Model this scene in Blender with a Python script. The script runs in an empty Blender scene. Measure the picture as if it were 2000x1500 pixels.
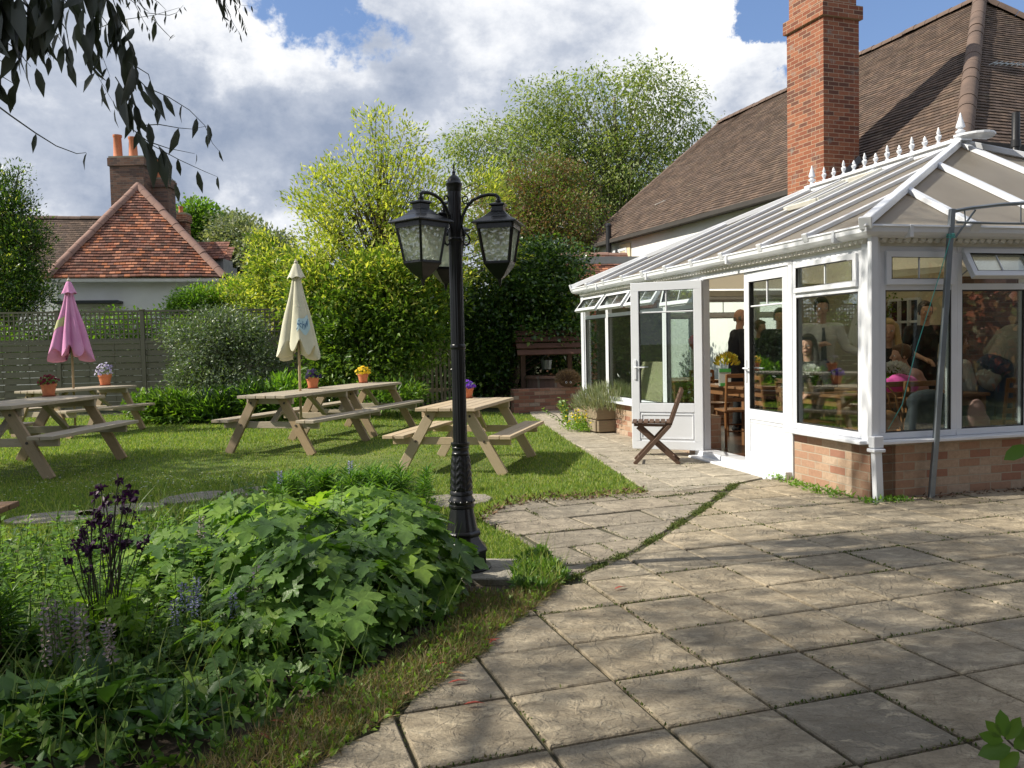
import bpy, bmesh, math, random
import numpy as np
from mathutils import Vector, Matrix
from math import sin, cos, tan, pi, radians, sqrt, atan2

# ---------------------------------------------------------------- camera
SC = bpy.context.scene
COL = SC.collection
rng = np.random.default_rng(7)
random.seed(7)
FPX, PITCH, ROLL, HC = 1643.8, .0466, -.0214, 1.376
_fw = np.array([0, cos(PITCH), -sin(PITCH)])
_u0 = np.array([0, sin(PITCH), cos(PITCH)])
_r0 = np.array([1., 0, 0])
_R = _r0*cos(ROLL) + _u0*sin(ROLL)
_U = -_r0*sin(ROLL) + _u0*cos(ROLL)
camd = bpy.data.cameras.new('camera')
camd.sensor_fit = 'HORIZONTAL'; camd.sensor_width = 36; camd.lens = FPX/2000*36
camd.clip_start = .05; camd.clip_end = 2000
camo = bpy.data.objects.new('camera', camd); COL.objects.link(camo)
camo.matrix_world = Matrix(((_R[0], _U[0], -_fw[0], 0), (_R[1], _U[1], -_fw[1], 0), (_R[2], _U[2], -_fw[2], HC), (0, 0, 0, 1)))
SC.camera = camo

# ---------------------------------------------------------------- sun and sky
SUN_AZ, SUN_EL = radians(6), radians(39)      # direction the light travels, seen from above
Ld = Vector((cos(SUN_AZ)*cos(SUN_EL), sin(SUN_AZ)*cos(SUN_EL), -sin(SUN_EL)))
sd = bpy.data.lights.new('sun', 'SUN'); sd.energy = 5.0; sd.angle = radians(.55); sd.color = (1, .93, .80)
so = bpy.data.objects.new('sun', sd); COL.objects.link(so)
so.rotation_euler = Ld.to_track_quat('-Z', 'Y').to_euler(); so.location = (-20, 0, 20)
SC.view_settings.view_transform = 'Standard'; SC.view_settings.look = 'None'
SC.view_settings.exposure = .38; SC.view_settings.gamma = 1
SC.cycles.max_bounces = 7; SC.cycles.transparent_max_bounces = 12; SC.cycles.caustics_reflective = False; SC.cycles.caustics_refractive = False

def pray(x, y):
    return _R*(x-1000) - _U*(y-750) + _fw*FPX
def W(x, y, Y):
    "world point at distance Y behind pixel x, y of the photograph"
    d = pray(x, y); return Vector(np.array([0, 0, HC]) + d*Y/d[1])
def G(x, y, z=0.):
    d = pray(x, y); return Vector(np.array([0, 0, HC]) + d*(z-HC)/d[2])

def make_world():
    w = bpy.data.worlds.new('World'); SC.world = w; w.use_nodes = True
    nt = w.node_tree; N = nt.nodes; L = nt.links; N.clear()
    out = N.new('ShaderNodeOutputWorld'); bg = N.new('ShaderNodeBackground'); L.new(bg.outputs[0], out.inputs[0])
    sky = N.new('ShaderNodeTexSky'); sky.sky_type = 'NISHITA'; sky.sun_disc = False
    sky.sun_elevation = SUN_EL; sky.sun_rotation = atan2(-Ld.x, -Ld.y)
    sky.air_density = 1.0; sky.dust_density = .6; sky.ozone_density = 1.5
    tc = N.new('ShaderNodeTexCoord')
    def math_(op, a, b=None, clamp=False):
        n = N.new('ShaderNodeMath'); n.operation = op; n.use_clamp = clamp
        for i, v in enumerate((a, b)):
            if v is None: continue
            if isinstance(v, (int, float)): n.inputs[i].default_value = v
            else: L.new(v, n.inputs[i])
        return n.outputs[0]
    wn = N.new('ShaderNodeTexNoise'); wn.inputs['Scale'].default_value = 9; wn.inputs['Detail'].default_value = 8; wn.inputs['Roughness'].default_value = .6; L.new(tc.outputs['Generated'], wn.inputs['Vector'])
    ws = N.new('ShaderNodeVectorMath'); ws.operation = 'MULTIPLY_ADD'; L.new(wn.outputs['Color'], ws.inputs[0]); ws.inputs[1].default_value = (.26,)*3; ws.inputs[2].default_value = (-.13,)*3
    wa = N.new('ShaderNodeVectorMath'); wa.operation = 'ADD'; L.new(tc.outputs['Generated'], wa.inputs[0]); L.new(ws.outputs[0], wa.inputs[1])
    wz = N.new('ShaderNodeVectorMath'); wz.operation = 'NORMALIZE'; L.new(wa.outputs[0], wz.inputs[0])
    def blob(px, py, deg, amp):
        d = Vector(pray(px, py)).normalized()
        n = N.new('ShaderNodeVectorMath'); n.operation = 'DOT_PRODUCT'; L.new(wz.outputs[0], n.inputs[0]); n.inputs[1].default_value = d
        k = 1/(1-cos(radians(deg)))
        e = math_('MULTIPLY', math_('SUBTRACT', n.outputs['Value'], 1.), k)   # -(angle/deg)^2
        return math_('MULTIPLY', math_('EXPONENT', e), amp)
    def summ(base, lst):
        s = base
        for b in lst: s = math_('ADD', s, blob(*b))
        return s
    mp = N.new('ShaderNodeMapping'); mp.inputs['Scale'].default_value = (1, 1, 1.55); mp.inputs['Location'].default_value = (3.1, 1.7, .4)
    L.new(tc.outputs['Generated'], mp.inputs[0])
    n1 = N.new('ShaderNodeTexNoise'); n1.inputs['Scale'].default_value = 4.2; n1.inputs['Detail'].default_value = 9; n1.inputs['Roughness'].default_value = .56; n1.inputs['Distortion'].default_value = .0
    L.new(mp.outputs[0], n1.inputs['Vector'])
    n2 = N.new('ShaderNodeTexNoise'); n2.inputs['Scale'].default_value = 6.5; n2.inputs['Detail'].default_value = 8; n2.inputs['Roughness'].default_value = .62; n2.inputs['Distortion'].default_value = .1
    L.new(mp.outputs[0], n2.inputs['Vector'])
    n3 = N.new('ShaderNodeTexNoise'); n3.inputs['Scale'].default_value = 2.0; n3.inputs['Detail'].default_value = 3
    L.new(mp.outputs[0], n3.inputs['Vector'])
    dens = math_('ADD', math_('MULTIPLY', math_('SUBTRACT', n1.outputs['Fac'], .5), 2.9), .74)
    dens = summ(dens, [(600, -10, 4.2, -1.3), (1480, -10, 3.0, -1.0), (1570, 10, 2.6, -1.0), (1850, 40, 7.5, -1.9), (1740, 20, 3.2, -1.0), (1500, 60, 1.6, -.5), (1160, 165, 2.5, -.42),
                       (1400, 150, 3.6, .8), (1510, 140, 2.2, .8), (1710, 95, 1.9, 1.9), (1700, 180, 2.0, .8), (700, 170, 8, .45), (250, 200, 9, .5), (1000, 60, 7, .45), (1300, 40, 4, .2), (300, 420, 6, .3)])
    mask = N.new('ShaderNodeMapRange'); mask.interpolation_type = 'SMOOTHSTEP'; mask.inputs[1].default_value = .30; mask.inputs[2].default_value = .66; L.new(dens, mask.inputs[0])
    bright = math_('ADD', math_('MULTIPLY', math_('SUBTRACT', n2.outputs['Fac'], .5), 1.9), math_('MULTIPLY', math_('SUBTRACT', n3.outputs['Fac'], .5), .5))
    bright = math_('ADD', bright, .56)
    bright = summ(bright, [(1380, 150, 4.5, .45), (1700, 100, 3, .5), (1000, 90, 6, .22), (560, 60, 5, .3), (520, 440, 3.5, .35), (330, 60, 5, .3), (100, 400, 4, .15),
                           (300, 330, 5.5, -.32), (520, 300, 6, -.34), (760, 250, 6, -.28), (1050, 230, 4, -.2), (60, 250, 5, -.1), (1500, 215, 4, -.12)])
    rp = N.new('ShaderNodeValToRGB'); e = rp.color_ramp.elements
    e[0].position = .1; e[0].color = (.25, .30, .40, 1); e[1].position = 1.0; e[1].color = (.88, .878, .875, 1)
    m = e.new(.5); m.color = (.43, .47, .55, 1); m2 = e.new(.75); m2.color = (.68, .70, .74, 1)
    L.new(bright, rp.inputs[0])
    sc = N.new('ShaderNodeVectorMath'); sc.operation = 'SCALE'; sc.inputs['Scale'].default_value = .115; L.new(sky.outputs[0], sc.inputs[0])
    # lifted, slightly hazy blue where the sky shows between the clouds
    mx0 = N.new('ShaderNodeMix'); mx0.data_type = 'RGBA'; mx0.inputs['Factor'].default_value = .4; L.new(sc.outputs[0], mx0.inputs['A']); mx0.inputs['B'].default_value = (.14, .25, .56, 1)
    mx = N.new('ShaderNodeMix'); mx.data_type = 'RGBA'
    L.new(mask.outputs[0], mx.inputs['Factor']); L.new(mx0.outputs['Result'], mx.inputs['A']); L.new(rp.outputs[0], mx.inputs['B'])
    L.new(mx.outputs['Result'], bg.inputs['Color']); bg.inputs['Strength'].default_value = 1.0
make_world()

# ---------------------------------------------------------------- scene graph helpers
def tag(o, label=None, cat=None, group=None, kind=None):
    if label: o['label'] = label
    if cat: o['category'] = cat
    if group: o['group'] = group
    if kind: o['kind'] = kind
    return o
def thing(name, label, cat, loc=(0, 0, 0), rz=0., group=None, kind=None, scale=1.):
    o = bpy.data.objects.new(name, None); o.empty_display_size = .1; COL.objects.link(o)
    o.location = loc; o.rotation_euler = (0, 0, rz); o.scale = (scale,)*3
    return tag(o, label, cat, group, kind)
def copy_tree(o, parent=None):
    c = o.copy(); COL.objects.link(c)
    if parent is not None: c.parent = parent
    for ch in [x for x in o.children if x is not c]: copy_tree(ch, c)
    return c
def root_mat(o):
    M = Matrix.Identity(4)
    while o is not None:
        M = (Matrix.Translation(o.location) @ o.rotation_euler.to_matrix().to_4x4() @ Matrix.Diagonal((*o.scale, 1))) @ M
        o = o.parent
    return M

class MB:
    "collects faces with uv (metres) and material index, linked as ONE mesh object"
    def __init__(s): s.v = []; s.f = []; s.uv = []; s.mi = []; s.m = 0
    def face(s, pts, uv=None):
        b = len(s.v); s.v += [tuple(p) for p in pts]; s.f.append(tuple(range(b, b+len(pts))))
        s.uv.append(uv if uv else [(0, 0)]*len(pts)); s.mi.append(s.m)
    def grid(s, P, closed_u=False, closed_v=False, uvs=None, cap=False):
        "P[i][j] rows"
        b = len(s.v); n = len(P); m = len(P[0])
        for r in P: s.v += [tuple(p) for p in r]
        for i in range(n if closed_u else n-1):
            for j in range(m if closed_v else m-1):
                i2 = (i+1) % n; j2 = (j+1) % m
                s.f.append((b+i*m+j, b+i*m+j2, b+i2*m+j2, b+i2*m+j)); s.mi.append(s.m)
                if uvs: s.uv.append([uvs(i, j), uvs(i, j+1), uvs(i+1, j+1), uvs(i+1, j)])
                else: s.uv.append([(i*.1, j*.02), (i*.1, j*.02+.02), (i*.1+.1, j*.02+.02), (i*.1+.1, j*.02)])
        if cap:
            s.f.append(tuple(b+j for j in range(m))[::-1]); s.mi.append(s.m); s.uv.append([(0, 0)]*m)
            s.f.append(tuple(b+(n-1)*m+j for j in range(m))); s.mi.append(s.m); s.uv.append([(0, 0)]*m)
    def box(s, c, size, rot=None, uvo=None):
        hx, hy, hz = [q/2 for q in size]; c = Vector(c)
        R = rot if rot is not None else Matrix.Identity(3)
        o = uvo if uvo else (random.random()*7, random.random()*7)
        for ax in range(3):
            a, b_ = [(1, 2), (0, 2), (0, 1)][ax]
            for sg in (-1, 1):
                pts = []; uv = []
                for (p, q) in ((-1, -1), (1, -1), (1, 1), (-1, 1)):
                    l = [0, 0, 0]; l[ax] = sg*size[ax]/2; l[a] = p*size[a]/2; l[b_] = q*size[b_]/2
                    pts.append(c + R @ Vector(l))
                    if size[a] >= size[b_]: uv.append((o[0]+l[a], o[1]+l[b_]+ax*.3))
                    else: uv.append((o[0]+l[b_], o[1]+l[a]+ax*.3))
                flip = (sg == 1) == (ax == 1)
                if flip: pts = pts[::-1]; uv = uv[::-1]
                s.face(pts, uv)
    def bar(s, p0, p1, w, h, up=(0, 0, 1), shift=0.):
        "box from p0 to p1; w across, h along up"
        p0 = Vector(p0); p1 = Vector(p1); y = (p1-p0); L = y.length; y.normalize(); up = Vector(up)
        x = y.cross(up)
        if x.length < 1e-5: x = y.cross(Vector((1, 0, 0)))
        x.normalize(); z = x.cross(y)
        R = Matrix((x, y, z)).transposed()
        s.box((p0+p1)/2 + z*shift, (w, L, h), R)
    def tube(s, pts, rad, n=8, cap=True, flat=1.):
        pts = [Vector(p) for p in pts]
        if isinstance(rad, (int, float)): rad = [rad]*len(pts)
        rows = []; prev = None; d = 0
        for i, p in enumerate(pts):
            t = (pts[min(i+1, len(pts)-1)]-pts[max(i-1, 0)])
            if t.length < 1e-9: t = Vector((0, 0, 1))
            t.normalize()
            if prev is None:
                x = t.orthogonal().normalized()
            else:
                x = prev - t*prev.dot(t)
                if x.length < 1e-6: x = t.orthogonal()
                x.normalize()
            prev = x; y = t.cross(x)
            rows.append([p + (x*cos(2*pi*k/n) + y*sin(2*pi*k/n)*flat)*rad[i] for k in range(n)])
        s.grid(rows, closed_v=True, cap=cap)
    def lathe(s, prof, c=(0, 0, 0), n=24, cap=True, fn=None, rz=0):
        c = Vector(c); rows = []
        for (r, z) in prof:
            row = []
            for k in range(n):
                a = 2*pi*k/n + rz; rr = r*(fn(a, z) if fn else 1)
                row.append(c + Vector((rr*cos(a), rr*sin(a), z)))
            rows.append(row)
        s.grid(rows, closed_v=True, cap=cap)
    def capsule(s, p0, p1, r0, r1, n=12):
        p0 = Vector(p0); p1 = Vector(p1); t = p1-p0
        if t.length < 1e-6: t = Vector((0, 0, 1e-4))
        t.normalize(); pts = []; rr = []
        for a in (85, 60, 30): pts.append(p0 - t*r0*sin(radians(a))); rr.append(r0*cos(radians(a)))
        pts += [p0, p1]; rr += [r0, r1]
        for a in (30, 60, 85): pts.append(p1 + t*r1*sin(radians(a))); rr.append(r1*cos(radians(a)))
        s.tube(pts, rr, n)
    def ell(s, c, r, n=14, rot=None):
        rows = []; c = Vector(c); R = rot if rot is not None else Matrix.Identity(3)
        for i in range(n//2+1):
            ph = -pi/2+.02 + (pi-.04)*i/(n//2)
            rows.append([c + R @ Vector((r[0]*cos(ph)*cos(2*pi*k/n), r[1]*cos(ph)*sin(2*pi*k/n), r[2]*sin(ph))) for k in range(n)])
        s.grid(rows, closed_v=True, cap=True)
    def prism(s, poly, z0, z1, uvs=1.):
        n = len(poly)
        s.face([(p[0], p[1], z1) for p in poly], [(p[0], p[1]) for p in poly]); s.face([(p[0], p[1], z0) for p in poly][::-1])
        for i in range(n):
            a = poly[i]; b = poly[(i+1) % n]; s.face([(a[0], a[1], z0), (b[0], b[1], z0), (b[0], b[1], z1), (a[0], a[1], z1)])
    def build(s, name, mats, parent=None, smooth=None, bevel=0., world=False, merge=True, seg=1):
        me = bpy.data.meshes.new(name)
        me.from_pydata(s.v, [], s.f)
        uvl = me.uv_layers.new(name='UVMap')
        flat = [c for f in s.uv for p in f for c in p]
        uvl.data.foreach_set('uv', flat)
        if not isinstance(mats, (list, tuple)): mats = [mats]
        for m in mats: me.materials.append(m)
        me.polygons.foreach_set('material_index', s.mi)
        if merge or smooth is not None:
            bm = bmesh.new(); bm.from_mesh(me); bmesh.ops.remove_doubles(bm, verts=bm.verts, dist=1e-5)
            bmesh.ops.recalc_face_normals(bm, faces=bm.faces); bm.to_mesh(me); bm.free()
        if smooth is not None:
            me.polygons.foreach_set('use_smooth', [True]*len(me.polygons))
            if smooth > 0: me.set_sharp_from_angle(angle=radians(smooth))
        me.update()
        o = bpy.data.objects.new(name, me); COL.objects.link(o)
        if parent is not None:
            if world: me.transform(root_mat(parent).inverted())
            o.parent = parent
        if bevel:
            b = o.modifiers.new('bevel', 'BEVEL'); b.width = bevel; b.segments = seg; b.limit_method = 'ANGLE'; b.angle_limit = radians(40)
        return o

# ---------------------------------------------------------------- materials
MATS = {}
def _nt(name):
    m = bpy.data.materials.new(name); m.use_nodes = True; nt = m.node_tree; nt.nodes.clear()
    out = nt.nodes.new('ShaderNodeOutputMaterial'); p = nt.nodes.new('ShaderNodeBsdfPrincipled'); nt.links.new(p.outputs[0], out.inputs[0])
    return m, nt, p, out
def _ramp(nt, fac, stops, interp='LINEAR'):
    r = nt.nodes.new('ShaderNodeValToRGB'); r.color_ramp.interpolation = interp; e = r.color_ramp.elements
    e[0].position = stops[0][0]; e[0].color = (*stops[0][1], 1); e[1].position = stops[-1][0]; e[1].color = (*stops[-1][1], 1)
    for (p, c) in stops[1:-1]:
        q = e.new(p); q.color = (*c, 1)
    nt.links.new(fac, r.inputs[0]); return r.outputs[0]
def _noise(nt, vec, scale, detail=4, rough=.55, dist=0, mapscale=None, maploc=None):
    if mapscale or maploc:
        m = nt.nodes.new('ShaderNodeMapping')
        if mapscale: m.inputs['Scale'].default_value = mapscale
        if maploc: m.inputs['Location'].default_value = maploc
        nt.links.new(vec, m.inputs[0]); vec = m.outputs[0]
    n = nt.nodes.new('ShaderNodeTexNoise'); n.inputs['Scale'].default_value = scale; n.inputs['Detail'].default_value = detail
    n.inputs['Roughness'].default_value = rough; n.inputs['Distortion'].default_value = dist
    nt.links.new(vec, n.inputs['Vector']); return n.outputs['Fac']
def _bump(nt, p, h, strength=.3, dist=.01, prev=None):
    b = nt.nodes.new('ShaderNodeBump'); b.inputs['Strength'].default_value = strength; b.inputs['Distance'].default_value = dist
    nt.links.new(h, b.inputs['Height'])
    if prev: nt.links.new(prev, b.inputs['Normal'])
    nt.links.new(b.outputs[0], p.inputs['Normal']); return b.outputs[0]
def _mix(nt, fac, a, b, mode='MIX'):
    m = nt.nodes.new('ShaderNodeMix'); m.data_type = 'RGBA'; m.blend_type = mode
    for k, v in (('Factor', fac), ('A', a), ('B', b)):
        i = [q for q in m.inputs if q.name == k and (q.type == ('VALUE' if k == 'Factor' else 'RGBA'))][0]
        if isinstance(v, (int, float)): i.default_value = v
        elif isinstance(v, tuple): i.default_value = (*v, 1)
        else: nt.links.new(v, i)
    return [q for q in m.outputs if q.type == 'RGBA'][0]
def _coord(nt, which='Object'):
    return nt.nodes.new('ShaderNodeTexCoord').outputs[which]
def _m(nt, op, a, b=None, clamp=False):
    n = nt.nodes.new('ShaderNodeMath'); n.operation = op; n.use_clamp = clamp
    for i, v in enumerate((a, b)):
        if v is None: continue
        if isinstance(v, (int, float)): n.inputs[i].default_value = v
        else: nt.links.new(v, n.inputs[i])
    return n.outputs[0]

def plain(name, c1, c2=None, rough=.6, scale=6, bump=.15, bscale=60, metal=0., spec=.5, coord='Object', coat=0):
    if name in MATS: return MATS[name]
    m, nt, p, _ = _nt(name); co = _coord(nt, coord)
    if c2 is None: c2 = tuple(q*.8 for q in c1)
    f = _noise(nt, co, scale, 5, .6)
    nt.links.new(_ramp(nt, f, [(.3, c1), (.7, c2)]), p.inputs['Base Color'])
    p.inputs['Roughness'].default_value = rough; p.inputs['Metallic'].default_value = metal; p.inputs['Specular IOR Level'].default_value = spec
    p.inputs['Coat Weight'].default_value = coat
    if bump: _bump(nt, p, _noise(nt, co, bscale, 3), bump, .004)
    MATS[name] = m; return m
def wood(name, c1, c2, c3=None, rough=.75, gs=1., knots=True):
    "grain along u"
    if name in MATS: return MATS[name]
    m, nt, p, _ = _nt(name); uv = _coord(nt, 'UV')
    g = _noise(nt, uv, 6*gs, 7, .65, .4, mapscale=(1, 11, 1)); f2 = _noise(nt, uv, 1.6, 3, .5)
    fine = _noise(nt, uv, 40*gs, 4, .6, 0, mapscale=(.6, 14, 1))
    c = _ramp(nt, g, [(.28, c1), (.5, c2), (.72, c3 or c1)])
    c = _mix(nt, _m(nt, 'MULTIPLY', f2, .5), c, tuple(q*.62 for q in c2))
    isl = nt.nodes.new('ShaderNodeNewGeometry').outputs['Random Per Island']; ob = nt.nodes.new('ShaderNodeObjectInfo').outputs['Random']
    c = _mix(nt, _m(nt, 'MULTIPLY', ob, .32), c, tuple(q*.66 for q in (c2[1]*1.02, c2[1], c2[1]*.92)))
    c = _mix(nt, _m(nt, 'MULTIPLY', _ramp_v(nt, fine, .55, .75), .45), c, tuple(q*.35 for q in c1))
    nt.links.new(c, p.inputs['Base Color']); p.inputs['Roughness'].default_value = rough; p.inputs['Specular IOR Level'].default_value = .3
    _bump(nt, p, fine, .35, .002)
    MATS[name] = m; return m
def _ramp_v(nt, v, a, b):
    n = nt.nodes.new('ShaderNodeMapRange'); n.inputs[1].default_value = a; n.inputs[2].default_value = b; n.clamp = True; nt.links.new(v, n.inputs[0]); return n.outputs[0]
def brick(name, tones, mortar, bw=.225, bh=.075, ms=.011, stain=None, rough=.85, bump=.6, offset=.5):
    "running bond from uv in metres"
    if name in MATS: return MATS[name]
    m, nt, p, _ = _nt(name); uv = _coord(nt, 'UV')
    wob = _noise(nt, uv, 9, 2)
    vm = nt.nodes.new('ShaderNodeVectorMath'); vm.operation = 'MULTIPLY_ADD'; vm.inputs[1].default_value = (.006,)*3
    cmb = nt.nodes.new('ShaderNodeCombineXYZ'); nt.links.new(wob, cmb.inputs[0]); nt.links.new(_noise(nt, uv, 11, 2, maploc=(5, 5, 5)), cmb.inputs[1])
    nt.links.new(cmb.outputs[0], vm.inputs[0]); nt.links.new(uv, vm.inputs[2])
    b = nt.nodes.new('ShaderNodeTexBrick'); nt.links.new(vm.outputs[0], b.inputs['Vector'])
    b.inputs['Scale'].default_value = 1; b.inputs['Brick Width'].default_value = bw; b.inputs['Row Height'].default_value = bh
    b.inputs['Mortar Size'].default_value = ms/2; b.inputs['Mortar Smooth'].default_value = .25; b.inputs['Bias'].default_value = 0
    b.offset = offset
    b.inputs['Color1'].default_value = (0, 0, 0, 1); b.inputs['Color2'].default_value = (1, 1, 1, 1); b.inputs['Mortar'].default_value = (.5, .5, .5, 1)
    n = len(tones); c = _ramp(nt, b.outputs['Color'], [(i/(n), t) for i, t in enumerate(tones)], 'CONSTANT')
    v = _noise(nt, uv, 30, 5, .7); c = _mix(nt, _m(nt, 'MULTIPLY', _ramp_v(nt, v, .35, .75), .45), c, tuple(q*.5 for q in tones[0]))
    c = _mix(nt, b.outputs['Fac'], c, mortar)
    if stain:
        s = _noise(nt, uv, 3.2, 6, .7); c = _mix(nt, _m(nt, 'MULTIPLY', _ramp_v(nt, s, .56, .68), stain[1]), c, stain[0])
    nt.links.new(c, p.inputs['Base Color']); p.inputs['Roughness'].default_value = rough; p.inputs['Specular IOR Level'].default_value = .25
    h = _m(nt, 'ADD', _m(nt, 'MULTIPLY', b.outputs['Fac'], -1.), _m(nt, 'MULTIPLY', v, .5))
    _bump(nt, p, h, bump, .008)
    MATS[name] = m; return m
def leafm(name, cols, rough=.45, trans=.35, spec=.4, tcol=None, zgrad=None, mott=0):
    "foliage: colour differs per leaf, light passes through"
    if name in MATS: return MATS[name]
    m, nt, p, out = _nt(name)
    g = nt.nodes.new('ShaderNodeNewGeometry')
    n = len(cols); fac = g.outputs['Random Per Island']
    if zgrad:
        pos = nt.nodes.new('ShaderNodeSeparateXYZ'); nt.links.new(_coord(nt, 'Object'), pos.inputs[0])
        z = _ramp_v(nt, pos.outputs[2], zgrad[0], zgrad[1])
        fac = _m(nt, 'ADD', _m(nt, 'MULTIPLY', fac, .5), _m(nt, 'MULTIPLY', z, .5), True)
    c = _ramp(nt, fac, [(i/(n-1), t) for i, t in enumerate(cols)])
    if mott: c = _mix(nt, _m(nt, 'MULTIPLY', _ramp_v(nt, _noise(nt, _coord(nt), mott, 4, .7), .45, .70), .4), c, tuple(q*.55 for q in cols[1])); _bump(nt, p, _noise(nt, _coord(nt), mott*2, 3), .5, .006)
    nt.links.new(c, p.inputs['Base Color']); p.inputs['Roughness'].default_value = rough; p.inputs['Specular IOR Level'].default_value = spec
    tr = nt.nodes.new('ShaderNodeBsdfTranslucent')
    t = _mix(nt, 1., c, tcol or (1.5, 1.6, .6), 'MULTIPLY'); nt.links.new(t, tr.inputs[0])
    ms = nt.nodes.new('ShaderNodeMixShader'); ms.inputs[0].default_value = trans
    nt.links.new(p.outputs[0], ms.inputs[1]); nt.links.new(tr.outputs[0], ms.inputs[2]); nt.links.new(ms.outputs[0], out.inputs[0])
    MATS[name] = m; return m
def glassm(name, tint=(1, 1, 1), refl=1., rough=0., bump=0, base=.06):
    if name in MATS: return MATS[name]
    m, nt, p, out = _nt(name); nt.nodes.remove(p)
    t = nt.nodes.new('ShaderNodeBsdfTransparent'); t.inputs[0].default_value = (*tint, 1)
    g = nt.nodes.new('ShaderNodeBsdfGlossy'); g.inputs['Roughness'].default_value = rough; g.inputs[0].default_value = (.95, .97, 1, 1)
    lw = nt.nodes.new('ShaderNodeFresnel'); lw.inputs['IOR'].default_value = 1.5
    f = _m(nt, 'MULTIPLY', lw.outputs[0], refl); f = _m(nt, 'ADD', f, base, True)
    if bump:
        v = nt.nodes.new('ShaderNodeTexVoronoi'); v.inputs['Scale'].default_value = bump; nt.links.new(_coord(nt, 'Object'), v.inputs['Vector'])
        b = nt.nodes.new('ShaderNodeBump'); b.inputs['Strength'].default_value = .9; b.inputs['Distance'].default_value = .006; nt.links.new(v.outputs['Distance'], b.inputs['Height'])
        nt.links.new(b.outputs[0], g.inputs['Normal']); nt.links.new(b.outputs[0], lw.inputs['Normal'])
    ms = nt.nodes.new('ShaderNodeMixShader'); nt.links.new(f, ms.inputs[0]); nt.links.new(t.outputs[0], ms.inputs[1]); nt.links.new(g.outputs[0], ms.inputs[2])
    nt.links.new(ms.outputs[0], out.inputs[0]); MATS[name] = m; return m

WHITE = plain('white_upvc', (.72, .74, .78), (.66, .68, .72), .32, 3, .04, 20, spec=.5)
WHITE2 = plain('aged_white_upvc', (.70, .69, .63), (.58, .56, .49), .5, 4, .06, 20)
GLASS = glassm('window_glass', (.88, .92, .90), .45, 0, 0, .012)
BLACK = plain('black_painted_iron', (.006, .0065, .008), (.010, .0105, .012), .30, 12, .2, 90, spec=.5)
SEAL = plain('black_rubber', (.015, .015, .015), None, .6)
TWOOD = wood('weathered_pine', (.34, .24, .14), (.44, .32, .19), (.28, .20, .12))
TWOODG = wood('greyed_pine', (.40, .33, .24), (.50, .42, .31), (.33, .27, .19))
NWOOD = wood('fresh_pine', (.50, .38, .23), (.58, .45, .29), (.42, .32, .19))
BWOOD = wood('brown_stained_wood', (.10, .055, .035), (.15, .085, .055), (.075, .042, .03))
CWOOD = wood('varnished_chair_wood', (.26, .11, .045), (.34, .15, .06), (.20, .085, .035), .35)
FWOOD = wood('fence_wood', (.165, .15, .11), (.225, .205, .15), (.125, .115, .085), .85)
ROTW = wood('old_sleeper_wood', (.28, .21, .13), (.36, .28, .18), (.2, .15, .1), .9)
TERRA = plain('terracotta', (.62, .22, .10), (.52, .17, .075), .75, 20, .2, 80)
SOIL = plain('soil', (.045, .033, .022), (.09, .065, .045), .95, 14, .9, 40)
BARK = plain('bark', (.12, .095, .07), (.06, .048, .036), .9, 9, .8, 35)
BIRCHB = plain('pale_bark', (.35, .31, .26), (.16, .13, .10), .8, 5, .5, 30)
RENDER = plain('white_render', (.82, .82, .79), (.72, .72, .68), .9, 1.2, .35, 22)
CREAM = plain('cream_render', (.70, .62, .42), (.60, .52, .34), .85, 2, .3, 25)
GREYM = plain('grey_metal', (.20, .23, .26), (.26, .29, .32), .38, 8, .1, 60, metal=.6)

# ---------------------------------------------------------------- foliage
def rvec(n): 
    v = rng.normal(size=(n, 3)); return v/np.linalg.norm(v, axis=1, keepdims=True)
def nrm(v): return v/np.maximum(np.linalg.norm(v, axis=-1, keepdims=True), 1e-9)
TPL = {
 'simple': (np.array([[0, 0, 0], [.42, .5, .10], [1, 0, -.06], [.42, -.5, .10], [.5, 0, 0]]), [(0, 3, 2, 4), (0, 4, 2, 1)]),
 'blade': (np.array([[0, .5, 0], [0, -.5, 0], [.55, .38, .0], [.55, -.38, .0], [1, 0, -.12]]), [(1, 3, 2, 0), (3, 4, 2)]),
 'long': (np.array([[0, 0, 0], [.22, .38, .05], [.55, .5, .04], [1, 0, -.12], [.55, -.5, .04], [.22, -.38, .05], [.25, 0, 0], [.6, 0, -.02]]),
          [(0, 5, 6), (0, 6, 1), (5, 4, 7, 6), (6, 7, 2, 1), (4, 3, 7), (7, 3, 2)]),
}
TPL['oval'] = (np.array([[0, 0, 0], [.14, .28, .04], [.42, .5, .08], [.74, .38, .04], [1, 0, -.06], [.74, -.38, .04], [.42, -.5, .08], [.14, -.28, .04], [.4, 0, 0], [.75, 0, -.01]]), [(0, 7, 8), (0, 8, 1), (7, 6, 8), (1, 8, 2), (6, 5, 9, 8), (8, 9, 3, 2), (5, 4, 9), (9, 4, 3)])
def _palm():
    half = [(-.10, .14), (-.26, .34), (-.10, .42), (-.06, .50), (.10, .30), (.20, .56), (.40, .74), (.44, .56), (.54, .52), (.36, .22), (.60, .30), (.72, .34), (.80, .18), (.92, .12)]
    o = [(0, 0)] + half + [(1.02, 0)] + [(a, -b) for a, b in half[::-1]]
    v = [(.28, 0, -.02)] + [(a, b, .10*abs(b)*2 - .16*max(a, 0)**2 - .25*b*b) for a, b in o]
    n = len(o); f = [(0, 1+(i+1) % n, 1+i) for i in range(n)]
    return np.array(v, float), f
TPL['palm'] = _palm()
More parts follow.
